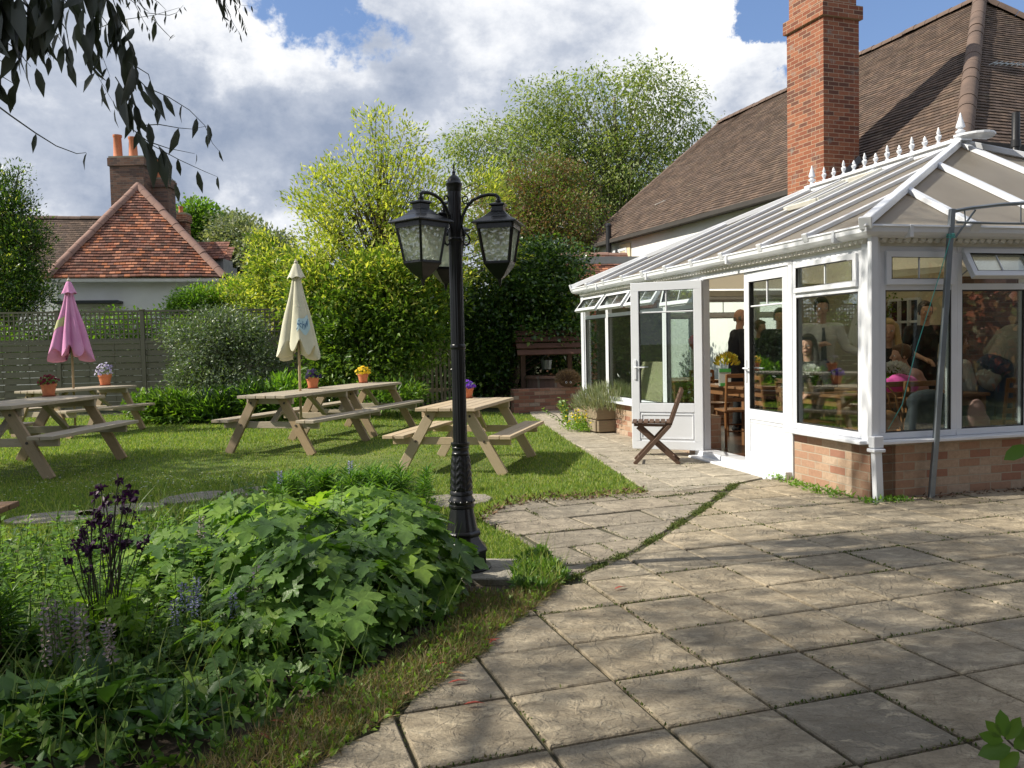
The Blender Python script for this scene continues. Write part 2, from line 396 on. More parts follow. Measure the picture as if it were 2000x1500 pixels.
def leaves(name, pos, axis, nor, ln, wd, mats, parent=None, tpl='simple', mi=None, smooth=False, extra=None, kind=None, curl=1.):
    pos = np.asarray(pos, float); n = len(pos); T, F = TPL[tpl]
    if parent is not None:
        Mi = np.array(root_mat(parent).inverted()); pos = pos @ Mi[:3, :3].T + Mi[:3, 3]
        R3 = Mi[:3, :3]/np.cbrt(abs(np.linalg.det(Mi[:3, :3]))); axis = axis @ R3.T; nor = nor @ R3.T
    ax = nrm(axis); sx = nrm(np.cross(nor, ax)); nz = np.cross(ax, sx)
    ln = np.broadcast_to(ln, (n,))[:, None, None]; wd = np.broadcast_to(wd, (n,))[:, None, None]
    k = len(T)
    V = pos[:, None, :] + ax[:, None, :]*T[None, :, 0:1]*ln + sx[:, None, :]*T[None, :, 1:2]*wd + nz[:, None, :]*T[None, :, 2:3]*ln*curl
    V = V.reshape(-1, 3)
    nf = len(F); lens = np.array([len(f) for f in F]); loops = np.concatenate([np.array(f) for f in F])
    LV = (loops[None, :] + (np.arange(n)*k)[:, None]).reshape(-1)
    LT = np.tile(lens, n); ms = np.repeat(mi, nf) if mi is not None else np.zeros(n*nf, int)
    if extra:      # stems and twigs joined in: MB
        ev = np.array(extra.v, float)
        if parent is not None: ev = ev @ Mi[:3, :3].T + Mi[:3, 3]
        el = np.array([i for f in extra.f for i in f]); et = np.array([len(f) for f in extra.f])
        LV = np.concatenate([LV, el+len(V)]); LT = np.concatenate([LT, et]); ms = np.concatenate([ms, np.array(extra.mi)]); V = np.concatenate([V, ev])
    LS = np.concatenate([[0], np.cumsum(LT)[:-1]])
    me = bpy.data.meshes.new(name); me.vertices.add(len(V)); me.vertices.foreach_set('co', V.astype(np.float32).ravel())
    me.loops.add(len(LV)); me.loops.foreach_set('vertex_index', LV.astype(np.int32))
    me.polygons.add(len(LT)); me.polygons.foreach_set('loop_start', LS.astype(np.int32)); me.polygons.foreach_set('loop_total', LT.astype(np.int32))
    if not isinstance(mats, (list, tuple)): mats = [mats]
    for m in mats: me.materials.append(m)
    me.polygons.foreach_set('material_index', ms.astype(np.int32))
    if smooth: me.polygons.foreach_set('use_smooth', [True]*len(LT))
    me.update(calc_edges=True)
    o = bpy.data.objects.new(name, me); COL.objects.link(o)
    if parent is not None: o.parent = parent
    if kind: o['kind'] = kind
    return o
def crown_pts(lobes, nclump, per, cr, shell=.55, up=0.2, zmin=None):
    "clump centres inside ellipsoid lobes, leaves gathered round each clump"
    vol = np.array([l[3]*l[4]*l[5] for l in lobes])**(2/3); pr = vol/vol.sum()
    idx = rng.choice(len(lobes), nclump, p=pr); L = np.array(lobes)[idx]
    d = rvec(nclump); r = (shell + (1-shell)*rng.random(nclump)**.6)
    r = np.where(rng.random(nclump) < .3, rng.random(nclump)**.5, r)
    c = L[:, :3] + d*r[:, None]*L[:, 3:6]
    out = nrm(c - L[:, :3] + 1e-6)
    q = np.clip(rng.lognormal(0, .45, nclump), .4, 2.2)
    n = np.maximum((per*q).astype(int), 2); ii = np.repeat(np.arange(nclump), n)
    off = rng.normal(size=(len(ii), 3)); off *= np.minimum(1, 2.0/np.linalg.norm(off, axis=1, keepdims=True))
    p = c[ii] + off*(cr*np.cbrt(q)[ii])[:, None]*np.array([1, 1, .8])
    if zmin is not None: p[:, 2] = np.maximum(p[:, 2], zmin+rng.random(len(p))*.1)
    ax = nrm(rvec(len(ii))*.9 + out[ii]*.7 + nrm(off)*.5 + np.array([0, 0, up]))
    no = nrm(rvec(len(ii))*.7 + np.array([0, 0, 1.]) + out[ii]*.3)
    return c, p, ax, no, ii
def branches(mb, base, top, r0, targets, n=60, wob=.12, seg=6, r1=.3, droop=0.):
    base = Vector(base); top = Vector(top); H = (top-base)
    pts = [base + H*t + Vector((random.gauss(0, wob), random.gauss(0, wob), 0))*(t*(1-t)*2.) for t in [i/8 for i in range(9)]]
    mb.tube(pts, [r0*(1-.75*i/8) for i in range(9)], 9)
    tg = [targets[i] for i in rng.choice(len(targets), min(n, len(targets)), replace=False)]
    for t in tg:
        t = Vector(t); f = max(.12, min(.95, ((t.z-base.z)/max(H.z, .1))*.75 - .12 + random.random()*.1)); k = f*8; i = min(int(k), 7); s0 = pts[i].lerp(pts[i+1], k-i)
        L = (t-s0).length; mid = s0.lerp(t, .5) + Vector((random.gauss(0, .06), random.gauss(0, .06), .10+droop))*L
        cp = [s0*(1-u)**2 + mid*2*u*(1-u) + t*u*u for u in [j/seg for j in range(seg+1)]]
        rr = r0*(1-.75*f)*r1*min(1, .35+L*.25)
        mb.tube(cp, [rr*(1-.85*j/seg)+.003 for j in range(seg+1)], 5, cap=False)
def tree(name, label, cat, base, top, r0, lobes, nclump, per, cr, ll, lw, lm, bark=None, nb=60, group=None, tpl='simple', up=.2, shell=.55, mi=None, parts=True, zmin=None, wob=.12, r1=.3):
    t = thing(name, label, cat, base, 0, group)
    c, p, ax, no, ii = crown_pts(lobes, nclump, per, cr, shell, up, zmin)
    n = len(p); sz = np.clip(rng.normal(1, .22, n), .5, 1.6)
    m = mi(p) if mi else None
    leaves('crown', p, ax, no, ll*sz, lw*sz, lm, t, tpl, m)
    mb = MB(); branches(mb, base, top, r0, c, nb, wob, r1=r1); mb.build('trunk', bark or BARK, t, smooth=0, world=True)
    return t
# ---------------------------------------------------------------- ground, lawn, paving
def pip(pts, poly):
    x, y = pts[:, 0], pts[:, 1]; ins = np.zeros(len(pts), bool); n = len(poly)
    for i in range(n):
        x1, y1 = poly[i]; x2, y2 = poly[(i+1) % n]
        c = ((y1 > y) != (y2 > y)) & (x < (x2-x1)*(y-y1)/((y2-y1) or 1e-9)+x1); ins ^= c
    return ins
def clip(sub, conv):
    "Sutherland-Hodgman, conv counter-clockwise"
    out = list(sub)
    for i in range(len(conv)):
        a = conv[i]; b = conv[(i+1) % len(conv)]; inp = out; out = []
        sd = lambda p: (b[0]-a[0])*(p[1]-a[1])-(b[1]-a[1])*(p[0]-a[0])
        for j in range(len(inp)):
            p = inp[j]; q = inp[(j+1) % len(inp)]; sp, sq = sd(p), sd(q)
            if sp >= 0: out.append(p)
            if (sp >= 0) != (sq >= 0):
                t = sp/(sp-sq); out.append((p[0]+(q[0]-p[0])*t, p[1]+(q[1]-p[1])*t))
    return out
def inset(poly, d):
    n = len(poly); c = (sum(p[0] for p in poly)/n, sum(p[1] for p in poly)/n); o = []
    for p in poly:
        v = (p[0]-c[0], p[1]-c[1]); L = math.hypot(*v) or 1; o.append((p[0]-v[0]/L*d*1.3, p[1]-v[1]/L*d*1.3))
    return o
XY = lambda v: (v[0], v[1])
YC = .2513
Cc = G(1700, 975)                      # conservatory corner
D1 = Vector((-sin(YC), cos(YC), 0)); D2 = Vector((cos(YC), sin(YC), 0))
def CW(t, s, z=0.): return Vector((Cc.x, Cc.y, 0)) + D2*t + D1*s + Vector((0, 0, z))

def ground_mat():
    m, nt, p, _ = _nt('rough_ground'); co = _coord(nt)
    f = _noise(nt, co, .6, 6, .6); g = _noise(nt, co, 22, 5, .7)
    c = _ramp(nt, f, [(.35, (.05, .075, .022)), (.65, (.085, .10, .035))]); c = _mix(nt, _m(nt, 'MULTIPLY', g, .6), c, (.04, .035, .02))
    nt.links.new(c, p.inputs['Base Color']); p.inputs['Roughness'].default_value = .95; _bump(nt, p, g, .8, .03); return m
mb = MB(); mb.face([(-900, -300, -.05), (900, -300, -.05), (900, 1200, -.05), (-900, 1200, -.05)])
tag(mb.build('ground', ground_mat(), merge=False), kind='structure')

EDGE = [G(*q) for q in [(1060, 826), (1110, 860), (1180, 905), (1265, 961), (1150, 968), (1040, 972), (985, 985), (930, 1007), (965, 1030), (1010, 1048), (1062, 1090)]]
BEDR = [G(*q) for q in [(1062, 1090), (1075, 1130), (1040, 1170), (985, 1215), (930, 1262), (850, 1320), (760, 1390), (640, 1470), (560, 1520)]]
LAWN = [XY(v) for v in EDGE] + [(-.35, 5.3), (-.6, 6.3), (-.8, 7.3), (-2.2, 7.6), (-3.2, 6.3), (-5, 5.2), (-14, 5.0), (-16, 18.2), (-8, 18.8), (-1.5, 18.0), (.35, 16.6)]
def lawn_mat():
    m, nt, p, _ = _nt('turf'); co = _coord(nt)
    f = _noise(nt, co, .9, 5, .6); h = _noise(nt, co, 4.5, 5, .65); g = _noise(nt, co, 70, 4, .7)
    c = _ramp(nt, f, [(.3, (.10, .16, .035)), (.55, (.17, .23, .055)), (.72, (.32, .31, .11))])
    c = _mix(nt, _m(nt, 'MULTIPLY', _ramp_v(nt, h, .5, .7), .5), c, (.26, .23, .09)); c = _mix(nt, _m(nt, 'MULTIPLY', g, .55), c, (.045, .075, .018))
    nt.links.new(c, p.inputs['Base Color']); p.inputs['Roughness'].default_value = .9; p.inputs['Specular IOR Level'].default_value = .2; _bump(nt, p, g, .9, .02); return m
mb = MB(); mb.face([(x, y, -.012) for x, y in LAWN]); tag(mb.build('lawn', lawn_mat(), merge=False), kind='structure')
BED = [XY(v) for v in BEDR] + [(-1.2, 1.6), (-6, 1.6), (-7, 5.0), (-5, 5.2), (-3.2, 6.3), (-2.2, 7.6), (-.8, 7.3), (-.6, 6.3), (-.35, 5.3)]
mb = MB(); mb.face([(x, y, -.02) for x, y in BED]); tag(mb.build('flower_bed_soil', SOIL, merge=False), kind='structure')

def stone(name, tones, wear=.5, scl=1.):
    m, nt, p, _ = _nt(name); co = _coord(nt); g = nt.nodes.new('ShaderNodeNewGeometry')
    # each slab has its own riven face: shift the pattern by a per-slab random
    rnd = g.outputs['Random Per Island']
    mp = nt.nodes.new('ShaderNodeVectorMath'); mp.operation = 'ADD'; nt.links.new(co, mp.inputs[0])
    cb = nt.nodes.new('ShaderNodeCombineXYZ'); nt.links.new(_m(nt, 'MULTIPLY', rnd, 61.), cb.inputs[0]); nt.links.new(_m(nt, 'MULTIPLY', rnd, 37.), cb.inputs[2]); nt.links.new(cb.outputs[0], mp.inputs[1]); v = mp.outputs[0]
    big = _noise(nt, v, 3.2*scl, 4, .55, 1.6, mapscale=(1, 2.0, 1)); ridge = _m(nt, 'ABSOLUTE', _m(nt, 'SUBTRACT', big, .5))
    step = _ramp_v(nt, big, .47, .52); step2 = _ramp_v(nt, _noise(nt, v, 4.6*scl, 3, .5, 2.0, mapscale=(1.6, 1, 1), maploc=(4, 2, 1)), .55, .59)
    fine = _noise(nt, v, 45, 6, .7); med = _noise(nt, v, 13, 5, .65)
    dirt = _noise(nt, co, 1.1, 6, .65)
    c = _ramp(nt, med, [(.25, tones[0]), (.5, tones[1]), (.75, tones[2])])
    c = _mix(nt, _m(nt, 'MULTIPLY', rnd, .7), c, tones[3]); blot = _noise(nt, v, 1.7, 5, .7, .5); c = _mix(nt, _m(nt, 'MULTIPLY', _ramp_v(nt, blot, .46, .62), .45), c, tuple(q*.52 for q in tones[1])); c = _mix(nt, _m(nt, 'MULTIPLY', _ramp_v(nt, dirt, .42, .66), wear), c, (.10, .092, .075))
    lin = _m(nt, 'SUBTRACT', 1., _ramp_v(nt, ridge, .0, .012)); c = _mix(nt, _m(nt, 'MULTIPLY', lin, .08), c, (.08, .065, .05))
    c = _mix(nt, _m(nt, 'MULTIPLY', _ramp_v(nt, fine, .58, .75), .42), c, (.09, .08, .065))
    vo = nt.nodes.new('ShaderNodeTexVoronoi'); vo.inputs['Scale'].default_value = 26; nt.links.new(co, vo.inputs['Vector'])
    spk = _m(nt, 'MULTIPLY', _m(nt, 'LESS_THAN', vo.outputs['Distance'], .10), .5); c = _mix(nt, spk, c, (.46, .44, .37))
    nt.links.new(c, p.inputs['Base Color']); p.inputs['Roughness'].default_value = .86; p.inputs['Specular IOR Level'].default_value = .28
    grit = _noise(nt, v, 95, 5, .8); c = _mix(nt, _m(nt, 'MULTIPLY', _ramp_v(nt, grit, .50, .66), .5), c, (.10, .085, .06)); pat = _noise(nt, v, 6, 7, .72, .6, mapscale=(1, 1.8, 1)); c = _mix(nt, _m(nt, 'MULTIPLY', _ramp_v(nt, pat, .54, .66), .55), c, tuple(q*1.12 for q in tones[2])); c = _mix(nt, _m(nt, 'MULTIPLY', _ramp_v(nt, pat, .50, .36), .55), c, tuple(q*.42 for q in tones[1])); nt.links.new(c, p.inputs['Base Color'])
    h = _m(nt, 'ADD', _m(nt, 'ADD', _m(nt, 'MULTIPLY', step, .45), _m(nt, 'ADD', _m(nt, 'MULTIPLY', step2, .3), _m(nt, 'MULTIPLY', pat, 1.6))), _m(nt, 'ADD', _m(nt, 'MULTIPLY', fine, .55), _m(nt, 'MULTIPLY', med, .9)))
    _bump(nt, p, h, 1., .011); return m
STONE = stone('riven_paving', [(.35, .285, .195), (.49, .40, .275), (.60, .505, .355), (.33, .295, .235)], .55)
STONE2 = stone('worn_paving', [(.28, .235, .18), (.39, .33, .25), (.47, .40, .30), (.31, .28, .225)], .5, .8)
STONE3 = stone('path_paving', [(.38, .33, .25), (.50, .44, .34), (.58, .51, .40), (.42, .38, .31)], .22)
JOINTS = []          # joint lines for moss
def paving(name, region, o, yaw, su, sv, n0, n1, m0, m1, mat, gap=.007, jit=.0, zt=0., rows=None, tilt=.0025, th=.035):
    mb = MB(); c, s = cos(yaw), sin(yaw)
    P = lambda u, v: (o[0]+u*c-v*s, o[1]+u*s+v*c)
    for j in range(m0, m1):
        sh = random.random()*su if jit else 0
        for i in range(n0, n1):
            uu = su*(1 if not jit else random.choice([1, 1, .7, 1.35])) if False else su
            g = gap*(1+random.random()*.6)
            q = [P(i*su+sh+g, j*sv+g), P((i+1)*su+sh-g, j*sv+g), P((i+1)*su+sh-g, (j+1)*sv-g), P(i*su+sh+g, (j+1)*sv-g)]
            if jit: q = [(x+random.uniform(-jit, jit), y+random.uniform(-jit, jit)) for x, y in q]
            r = clip(region, q)
            if len(r) < 3: continue
            A = .5*abs(sum(r[k][0]*r[(k+1) % len(r)][1]-r[(k+1) % len(r)][0]*r[k][1] for k in range(len(r))))
            if A < .012: continue
            JOINTS.append((q[0], q[1])); JOINTS.append((q[0], q[3]))
            tx, ty = random.gauss(0, tilt), random.gauss(0, tilt); cx, cy = q[0]; z0 = zt+random.gauss(0, .0012)
            Z = lambda p, d=0.: z0+(p[0]-cx)*tx+(p[1]-cy)*ty-d
            ins = inset(r, .007)
            mb.face([(*p, Z(p)) for p in ins], ins)
            for k in range(len(r)):
                a, b, a2, b2 = r[k], r[(k+1) % len(r)], ins[k], ins[(k+1) % len(r)]
                mb.face([(*a, Z(a, .006)), (*b, Z(b, .006)), (*b2, Z(b2)), (*a2, Z(a2))], [a, b, b2, a2])
                mb.face([(*a, zt-th), (*b, zt-th), (*b, Z(b, .006)), (*a, Z(a, .006))], [a, b, b, a])
    return tag(mb.build(name, mat), kind='structure')
DIAG = [G(*q) for q in [(1075, 1150), (1130, 1128), (1250, 1076), (1375, 998), (1445, 945)]]
wallp = [CW(-.03, 1.35), CW(-.03, -.06), CW(6, -.06)]
def jag(P, n, amp):
    r = random.Random(3); o = []
    for a_, b_ in zip(P[:-1], P[1:]):
        for i in range(n): t = i/n; j = amp if (i or o) else 0; o.append((a_[0]+(b_[0]-a_[0])*t+r.gauss(0, j), a_[1]+(b_[1]-a_[1])*t+r.gauss(0, j)))
    return o+[P[-1]]
PATIO = [XY(v) for v in DIAG] + [XY(v) for v in wallp] + [(9, 7), (9, .9), (-1.6, .9), (-.95, 2.45)] + jag([XY(G(*q)) for q in [(640, 1480), (770, 1395), (860, 1322), (935, 1262), (990, 1212), (1045, 1168)]], 5, .022)
ys = .3126; o0 = (.8035*HC, 2.968*HC); sl = .3268*HC
paving('patio', PATIO, o0, ys, sl, sl, -14, 22, -10, 12, STONE)
off = Vector((-.04, .05, 0))
CRAZY = [XY(v+off) for v in DIAG[::-1]] + [XY(G(1078, 1120)), XY(G(1066, 1088)), XY(G(1010, 1046)), XY(G(965, 1028)), XY(G(932, 1006)), XY(G(990, 984)), XY(G(1045, 971)), XY(G(1150, 967)), XY(G(1268, 960)), XY(G(1330, 957))]
paving('worn_slab_area', CRAZY[::-1], (.3, 5.2), .36, .62, .44, -8, 9, -8, 12, STONE2, .008, .018, -.006, tilt=.006)
PATH = [XY(G(1332, 957)), XY(G(1268, 959)), XY(G(1180, 904)), XY(G(1110, 859)), XY(G(1060, 826)), (.35, 16.6), (.4, 19.5), (3.2, 19.5), XY(CW(-.03, 7.7)), XY(CW(-.03, 1.45)), XY(DIAG[-1]+off)]
paving('path', PATH, XY(G(1317, 950)), radians(-79.3)+pi/2, .60, .45, -9, 9, -6, 28, STONE3, .006, 0., -.002)
mb = MB(); bp = [(-1.8, .7), (9.2, .7), (9.2, 7.4)] + [XY(CW(5, .2)), XY(CW(.2, 7.7)), (3.2, 19.6), (.1, 19.6), (-.1, 16.6), (.45, 14.3), (.75, 11.9), (1.0, 9.5), (1.15, 7.75), (.1, 7.6), (-.33, 6.8), (-.0, 6.2), (.15, 5.3), (-.15, 4.3), (-.5, 3.2)]
mb.face([(x, y, -.017) for x, y in bp]); tag(mb.build('paving_bed', plain('joint_soil', (.05, .05, .026), (.085, .075, .045), .95, 18, .8, 60), merge=False), kind='structure')

# stepping stones set in the lawn
SSM = stone('stepping_stone_face', [(.26, .22, .19), (.34, .30, .25), (.38, .33, .29), (.3, .27, .25)], .2)
for (q, ww, lb) in [((105, 1012), .30, 'pale slab sunk in the lawn, farthest left of the stepping stones'), ((240, 996), .28, 'pale slab sunk in the lawn behind the dark purple columbine'), ((378, 972), .26, 'grey slab sunk in the lawn above the leafy clumps'),
                   ((505, 960), .28, 'grey stepping stone just left of the pale blue flower spike'), ((612, 947), .28, 'stepping stone half hidden by the narrow leaved lily clump'), ((862, 980), .36, 'stepping stone in the grass just left of the lamp post'), ((835, 955), .2, 'small stepping stone behind the lamp post foot')][:6]:
    c = G(*q); t = thing('stepping_stone', lb, 'stepping stone', (c.x, c.y, 0), random.random(), 'stepping stones in the lawn')
    mb = MB(); k = 11; a0 = random.random()*6
    mb.prism([(ww*(1.15+.12*random.random())*cos(a0+2*pi*i/k)*1.1, ww*(.8+.14*random.random())*sin(a0+2*pi*i/k)) for i in range(k)], -.03, .012)
    mb.build('slab', SSM, t, bevel=.006)

# grass blades
def grass_blades():
    N = 340000; u = rng.random(N); Y = 4.2*np.exp(u*np.log(19/4.2)); X = (rng.random(N)*2-1.0)*Y*.66
    P = np.stack([X, Y], 1); P = P[pip(P, LAWN)]; n = len(P); Y = P[:, 1]
    nz = np.sin(P[:, 0]*2.1+1.3*np.sin(P[:, 1]*1.7))*np.sin(P[:, 1]*2.6+P[:, 0]) 
    h = (.024+.014*rng.random(n)+.006*nz)*(1+.03*Y); a = rng.random(n)*2*pi; lean = rng.normal(0, .45, (n, 2))
    ax = np.stack([lean[:, 0], lean[:, 1], np.ones(n)], 1); no = np.stack([np.cos(a), np.sin(a), np.zeros(n)], 1)
    worn = np.zeros(n)
    for (cx_, cy_) in ((-.5, 9.7), (-3, 11.9), (-2.5, 13.9), (-5.8, 10.1), (-7.5, 14.6), (-3.6, 10.2), (-1.8, 10.4)): worn += np.exp(-((P[:, 0]-cx_)**2+(P[:, 1]-cy_)**2)/.8)
    h = h*(1-.55*np.clip(worn, 0, 1)); keep = rng.random(n) > .45*np.clip(worn, 0, 1)
    P, h, ax, no, Y, a = P[keep], h[keep], ax[keep], no[keep], Y[keep], a[keep]; n = len(P)
    pos = np.column_stack([P, np.full(n, -.012)])
    wdt = (.0022+.0006*Y)
    m = leafm('grass_blade', [(.10, .175, .035), (.17, .26, .05), (.24, .33, .07), (.42, .41, .15)], .5, .4, .3, (1.4, 1.5, .5))
    o = leaves('grass', pos, ax, no, h, wdt, m, None, 'blade', kind='stuff'); return o
grass_blades()
# daisies in the lawn, far too many and small to count
n = 260; cc = np.array([(-3.6, 8.9), (-3.1, 8.6), (-5.0, 9.3), (-2.2, 8.9), (-4.6, 8.3)])[rng.integers(0, 5, n)] + rng.normal(0, .45, (n, 2))
P = np.column_stack([cc, np.full(n, .035)])
mb_ = leafm('daisy_petal', [(.75, .75, .72), (.85, .85, .8)], .6, .2)
leaves('daisies', np.repeat(P, 3, 0), nrm(np.tile(np.array([[1, 0, .1], [-.5, .87, .1], [-.5, -.87, .1]]), (n, 1))), np.tile(np.array([0., 0, 1]), (3*n, 1)), .011, .012, mb_, None, 'simple', kind='stuff')

# moss and weeds in the joints
def moss():
    pos = []; 
    for (a, b) in JOINTS:
        L = math.hypot(a[0]-b[0], a[1]-b[1]); 
        if math.hypot(*a) > 11: continue
        k = random.random(); dens = 25 if k < .35 else (90 if k < .7 else 220)
        for _ in range(int(L*dens)):
            t = random.random(); x = a[0]+(b[0]-a[0])*t; y = a[1]+(b[1]-a[1])*t
            if sin(x*3.1+y*1.3)+sin(y*4.7-x*2.2)+random.random()*1.2 < .35: continue
            pos.append((x+random.gauss(-.004, .006), y+random.gauss(-.004, .006), -.012+random.random()*.01))
    for i in range(len(DIAG)-1):
        a, b = DIAG[i]+off*.5, DIAG[i+1]+off*.5
        for _ in range(int((b-a).length*2600)):
            t = random.random()
            if sin(t*17+i*2)+random.random() < .3: continue
            q = a.lerp(b, t); pos.append((q.x+random.gauss(0, .022), q.y+random.gauss(0, .022), -.01+random.random()*.018))
    P = np.array(pos); n = len(P); ax = nrm(rvec(n)+np.array([0, 0, .9]))
    leaves('joint_moss', P, ax, rvec(n), rng.uniform(.006, .02, n), rng.uniform(.004, .012, n), leafm('moss', [(.035, .06, .012), (.07, .11, .02), (.13, .17, .04), (.14, .12, .05)], .9, .15), None, 'simple', kind='stuff')
moss()

# ---------------------------------------------------------------- conservatory
CR = thing('conservatory', 'white framed conservatory with brick base, sloping glazed roof and open double doors', 'conservatory', (Cc.x, Cc.y, 0), YC)
BR1 = brick('orange_brick', [(.40, .235, .155), (.44, .29, .195), (.47, .34, .24), (.36, .18, .12), (.50, .38, .28), (.42, .26, .175), (.33, .165, .115), (.45, .31, .215)], (.40, .34, .26), stain=((.22, .18, .14), .6))
Zs, Zt, Zg = .47, 2.14, 2.24        # sill, head of the frames, gutter
LS, LT_ = 7.3, 5.9                 # length along the path side (y), width of the front (x)
def bwall(x0, y0, x1, y1, z0, z1, th, name='base_wall', mat=None, parent=CR):
    mb = MB(); a = Vector((x0, y0, 0)); b = Vector((x1, y1, 0)); L = (b-a).length; d = (b-a)/L; nn = Vector((-d.y, d.x, 0))*th
    V = lambda p, z: (p.x, p.y, z)
    mb.face([V(a, z0), V(b, z0), V(b, z1), V(a, z1)], [(0, z0), (L, z0), (L, z1), (0, z1)])
    mb.face([V(b+nn, z0), V(a+nn, z0), V(a+nn, z1), V(b+nn, z1)], [(0, z0), (L, z0), (L, z1), (0, z1)])
    for p, q in ((b, b+nn), (a+nn, a)): mb.face([V(p, z0), V(q, z0), V(q, z1), V(p, z1)], [(0.11, z0), (abs(th)+.11, z0), (abs(th)+.11, z1), (.11, z1)])
    mb.face([V(a, z1), V(b, z1), V(b+nn, z1), V(a+nn, z1)], [(0, 0), (L, 0), (L, th), (0, th)])
    return mb.build(name, mat or BR1, parent, merge=False)
bwall(.0, 1.12, 0, 0.0, -.05, Zs, .25)
bwall(.0, 0, LT_, 0, -.05, Zs, .25)
bwall(.0, LS, 0, 3.05, -.05, Zs, .25)
bwall(LT_, LS, 0, LS, -.05, Zs, .25)
mb = MB(); mb.box((LT_/2, LS/2, .0), (LT_-.3, LS-.3, .06)); mb.build('wooden_floor', wood('dark_floor', (.10, .04, .018), (.15, .06, .028), (.07, .03, .013), .3), CR)
mb = MB(); mb.box((.02, 2.10, .03), (.22, 1.92, .09)); mb.box((-.14, 2.1, -.005), (.14, 1.8, .05)); mb.build('door_threshold', WHITE, CR, bevel=.006)
# sills
mb = MB(); R1 = Matrix.Identity(3)
mb.box((-.02, .56, Zs+.016), (.20, 1.16, .032)); mb.box((-.02, (3.02+LS)/2, Zs+.016), (.20, LS-3.02, .032)); mb.box((LT_/2+.0, -.02, Zs+.018), (LT_+.1, .20, .03))
mb.build('sill', WHITE, CR, bevel=.006)
def post(x, y, w, d, z0, z1, nm='corner_post', mat=None):
    mb = MB(); mb.box((x, y, (z0+z1)/2), (w, d, z1-z0)); return mb.build(nm, mat or WHITE, CR, bevel=.006)
post(.03, .03, .11, .11, Zs+.03, Zt+.12); post(.03, LS-.05, .12, .12, Zs+.03, Zt+.1)
def pane(x, w, z0, z1, parent, y=0., bars=True, name='glass_pane', orient='y'):
    mb = MB(); mb.box((x, y, (z0+z1)/2), (w, .008, z1-z0)); return mb.build(name, GLASS, parent)
def frame_mb(x0, x1, z0, z1, w, d, y=0.):
    mb = MB()
    mb.box(((x0+x1)/2, y, z0+w/2), (x1-x0, d, w)); mb.box(((x0+x1)/2, y, z1-w/2), (x1-x0, d, w))
    mb.box((x0+w/2, y, (z0+z1)/2), (w, d, z1-z0-2*w)); mb.box((x1-w/2, y, (z0+z1)/2), (w, d, z1-z0-2*w)); return mb
def xf(o, origin, ang, tilt=0.):
    "put a part built in its own x-z plane on a wall of the conservatory"
    M = Matrix.Translation(origin) @ Matrix.Rotation(ang, 4, 'Z') @ Matrix.Rotation(tilt, 4, 'X'); o.data.transform(M); return o
def window(origin, ang, w, z0=Zs+.035, z1=Zt, tr=1.775, open_=0., label=None):
    "fixed light below, top-hung light above; x along the wall, outside is -y"
    fm = frame_mb(0, w, z0, z1, .055, .07); fm.box((w/2, 0, tr+.02), (w-.11, .07, .055)); f = fm.build('window', WHITE, CR, bevel=.004)
    sm = frame_mb(.05, w-.05, z0+.05, tr-.005, .012, .02, -.022); 
    seal = sm.build('glazing_seal', SEAL, f); g = pane(w/2, w-.11, z0+.055, tr-.008, f)
    xf(f, origin, ang); xf(seal, origin, ang); xf(g, origin, ang)
    # top light
    h = z1-.055-(tr+.048); cf = frame_mb(.045, w-.045, -h-.012, .012, .05, .055, -.035); cf.box((w/2, -.035, -h/2), (.016, .012, h-.07))
    c = cf.build('top_light', WHITE, CR, bevel=.004); g2 = pane(w/2, w-.18, -h+.03, -.03, c, -.035)
    s2 = frame_mb(.09, w-.09, -h+.033, -.033, .010, .02, -.052).build('glazing_seal', SEAL, c)
    for o in (c, g2, s2):
        o.data.transform(Matrix.Rotation(-open_, 4, 'X')); o.data.transform(Matrix.Translation((0, 0, z1-.055))); xf(o, origin, ang)
    if open_ > .1:
        st = MB()
        for x in (.06, w-.06): st.bar((x, -.01, z1-.055-h*.75), (x, -.035-sin(open_)*h*.6, z1-.055-cos(open_)*h*.6), .012, .006)
        so_ = st.build('window_stay', GREYM, c); xf(so_, origin, ang)
    return f
window((.03, 1.13, 0), -pi/2, 1.03)                       # path side by the corner
for k in range(4):
    window((.03, 7.22-k*1.05, 0), -pi/2, 1.04, open_=radians([38, 36, 34, 14][k]))
for k, op in enumerate((0, radians(30), 0, radians(20), 0, 0, 0)):
    window((.095+k*.775, .03, 0), 0, .77, open_=op)
for k in range(4): window((LT_-.3-k*1.2, LS-.03, 0), pi, 1.18)
# eaves beam, dentil trim, gutter
mb = MB(); mb.box((.03, LS/2, Zt+.05), (.09, LS, .10)); mb.box((LT_/2, .03, Zt+.05), (LT_, .085, .10)); mb.box((LT_/2, LS-.03, Zt+.05), (LT_, .085, .10))
mb.build('eaves_beam', WHITE2, CR)
mb = MB()
for k in range(int(LS/.075)): mb.box((-.05, .02+k*.075, Zt+.055), (.04, .045, .058), Matrix.Rotation(.5, 3, 'X'))
mb.build('dentil_trim', WHITE2, CR)
mb = MB()
for k in range(int(LT_/.075)): mb.box((.02+k*.075, -.05, Zt+.055), (.045, .04, .058), Matrix.Rotation(.5, 3, 'Y'))
mb.build('dentil_trim', WHITE2, CR)
prof = [(-.03, 2.30), (-.155, 2.30), (-.16, 2.285), (-.148, 2.275), (-.145, 2.24), (-.125, 2.215), (-.085, 2.20), (-.03, 2.20)]
mb = MB(); rows = []
for (o_, z_) in prof:                               # one ogee gutter run round far side, path side and front
    rows.append([(o_*1.0, LS-o_, z_), (o_, o_, z_), (LT_, o_, z_)])
mb.grid([list(r) for r in zip(*rows)])
mb.build('gutter', WHITE, CR, merge=False)
mb = MB()
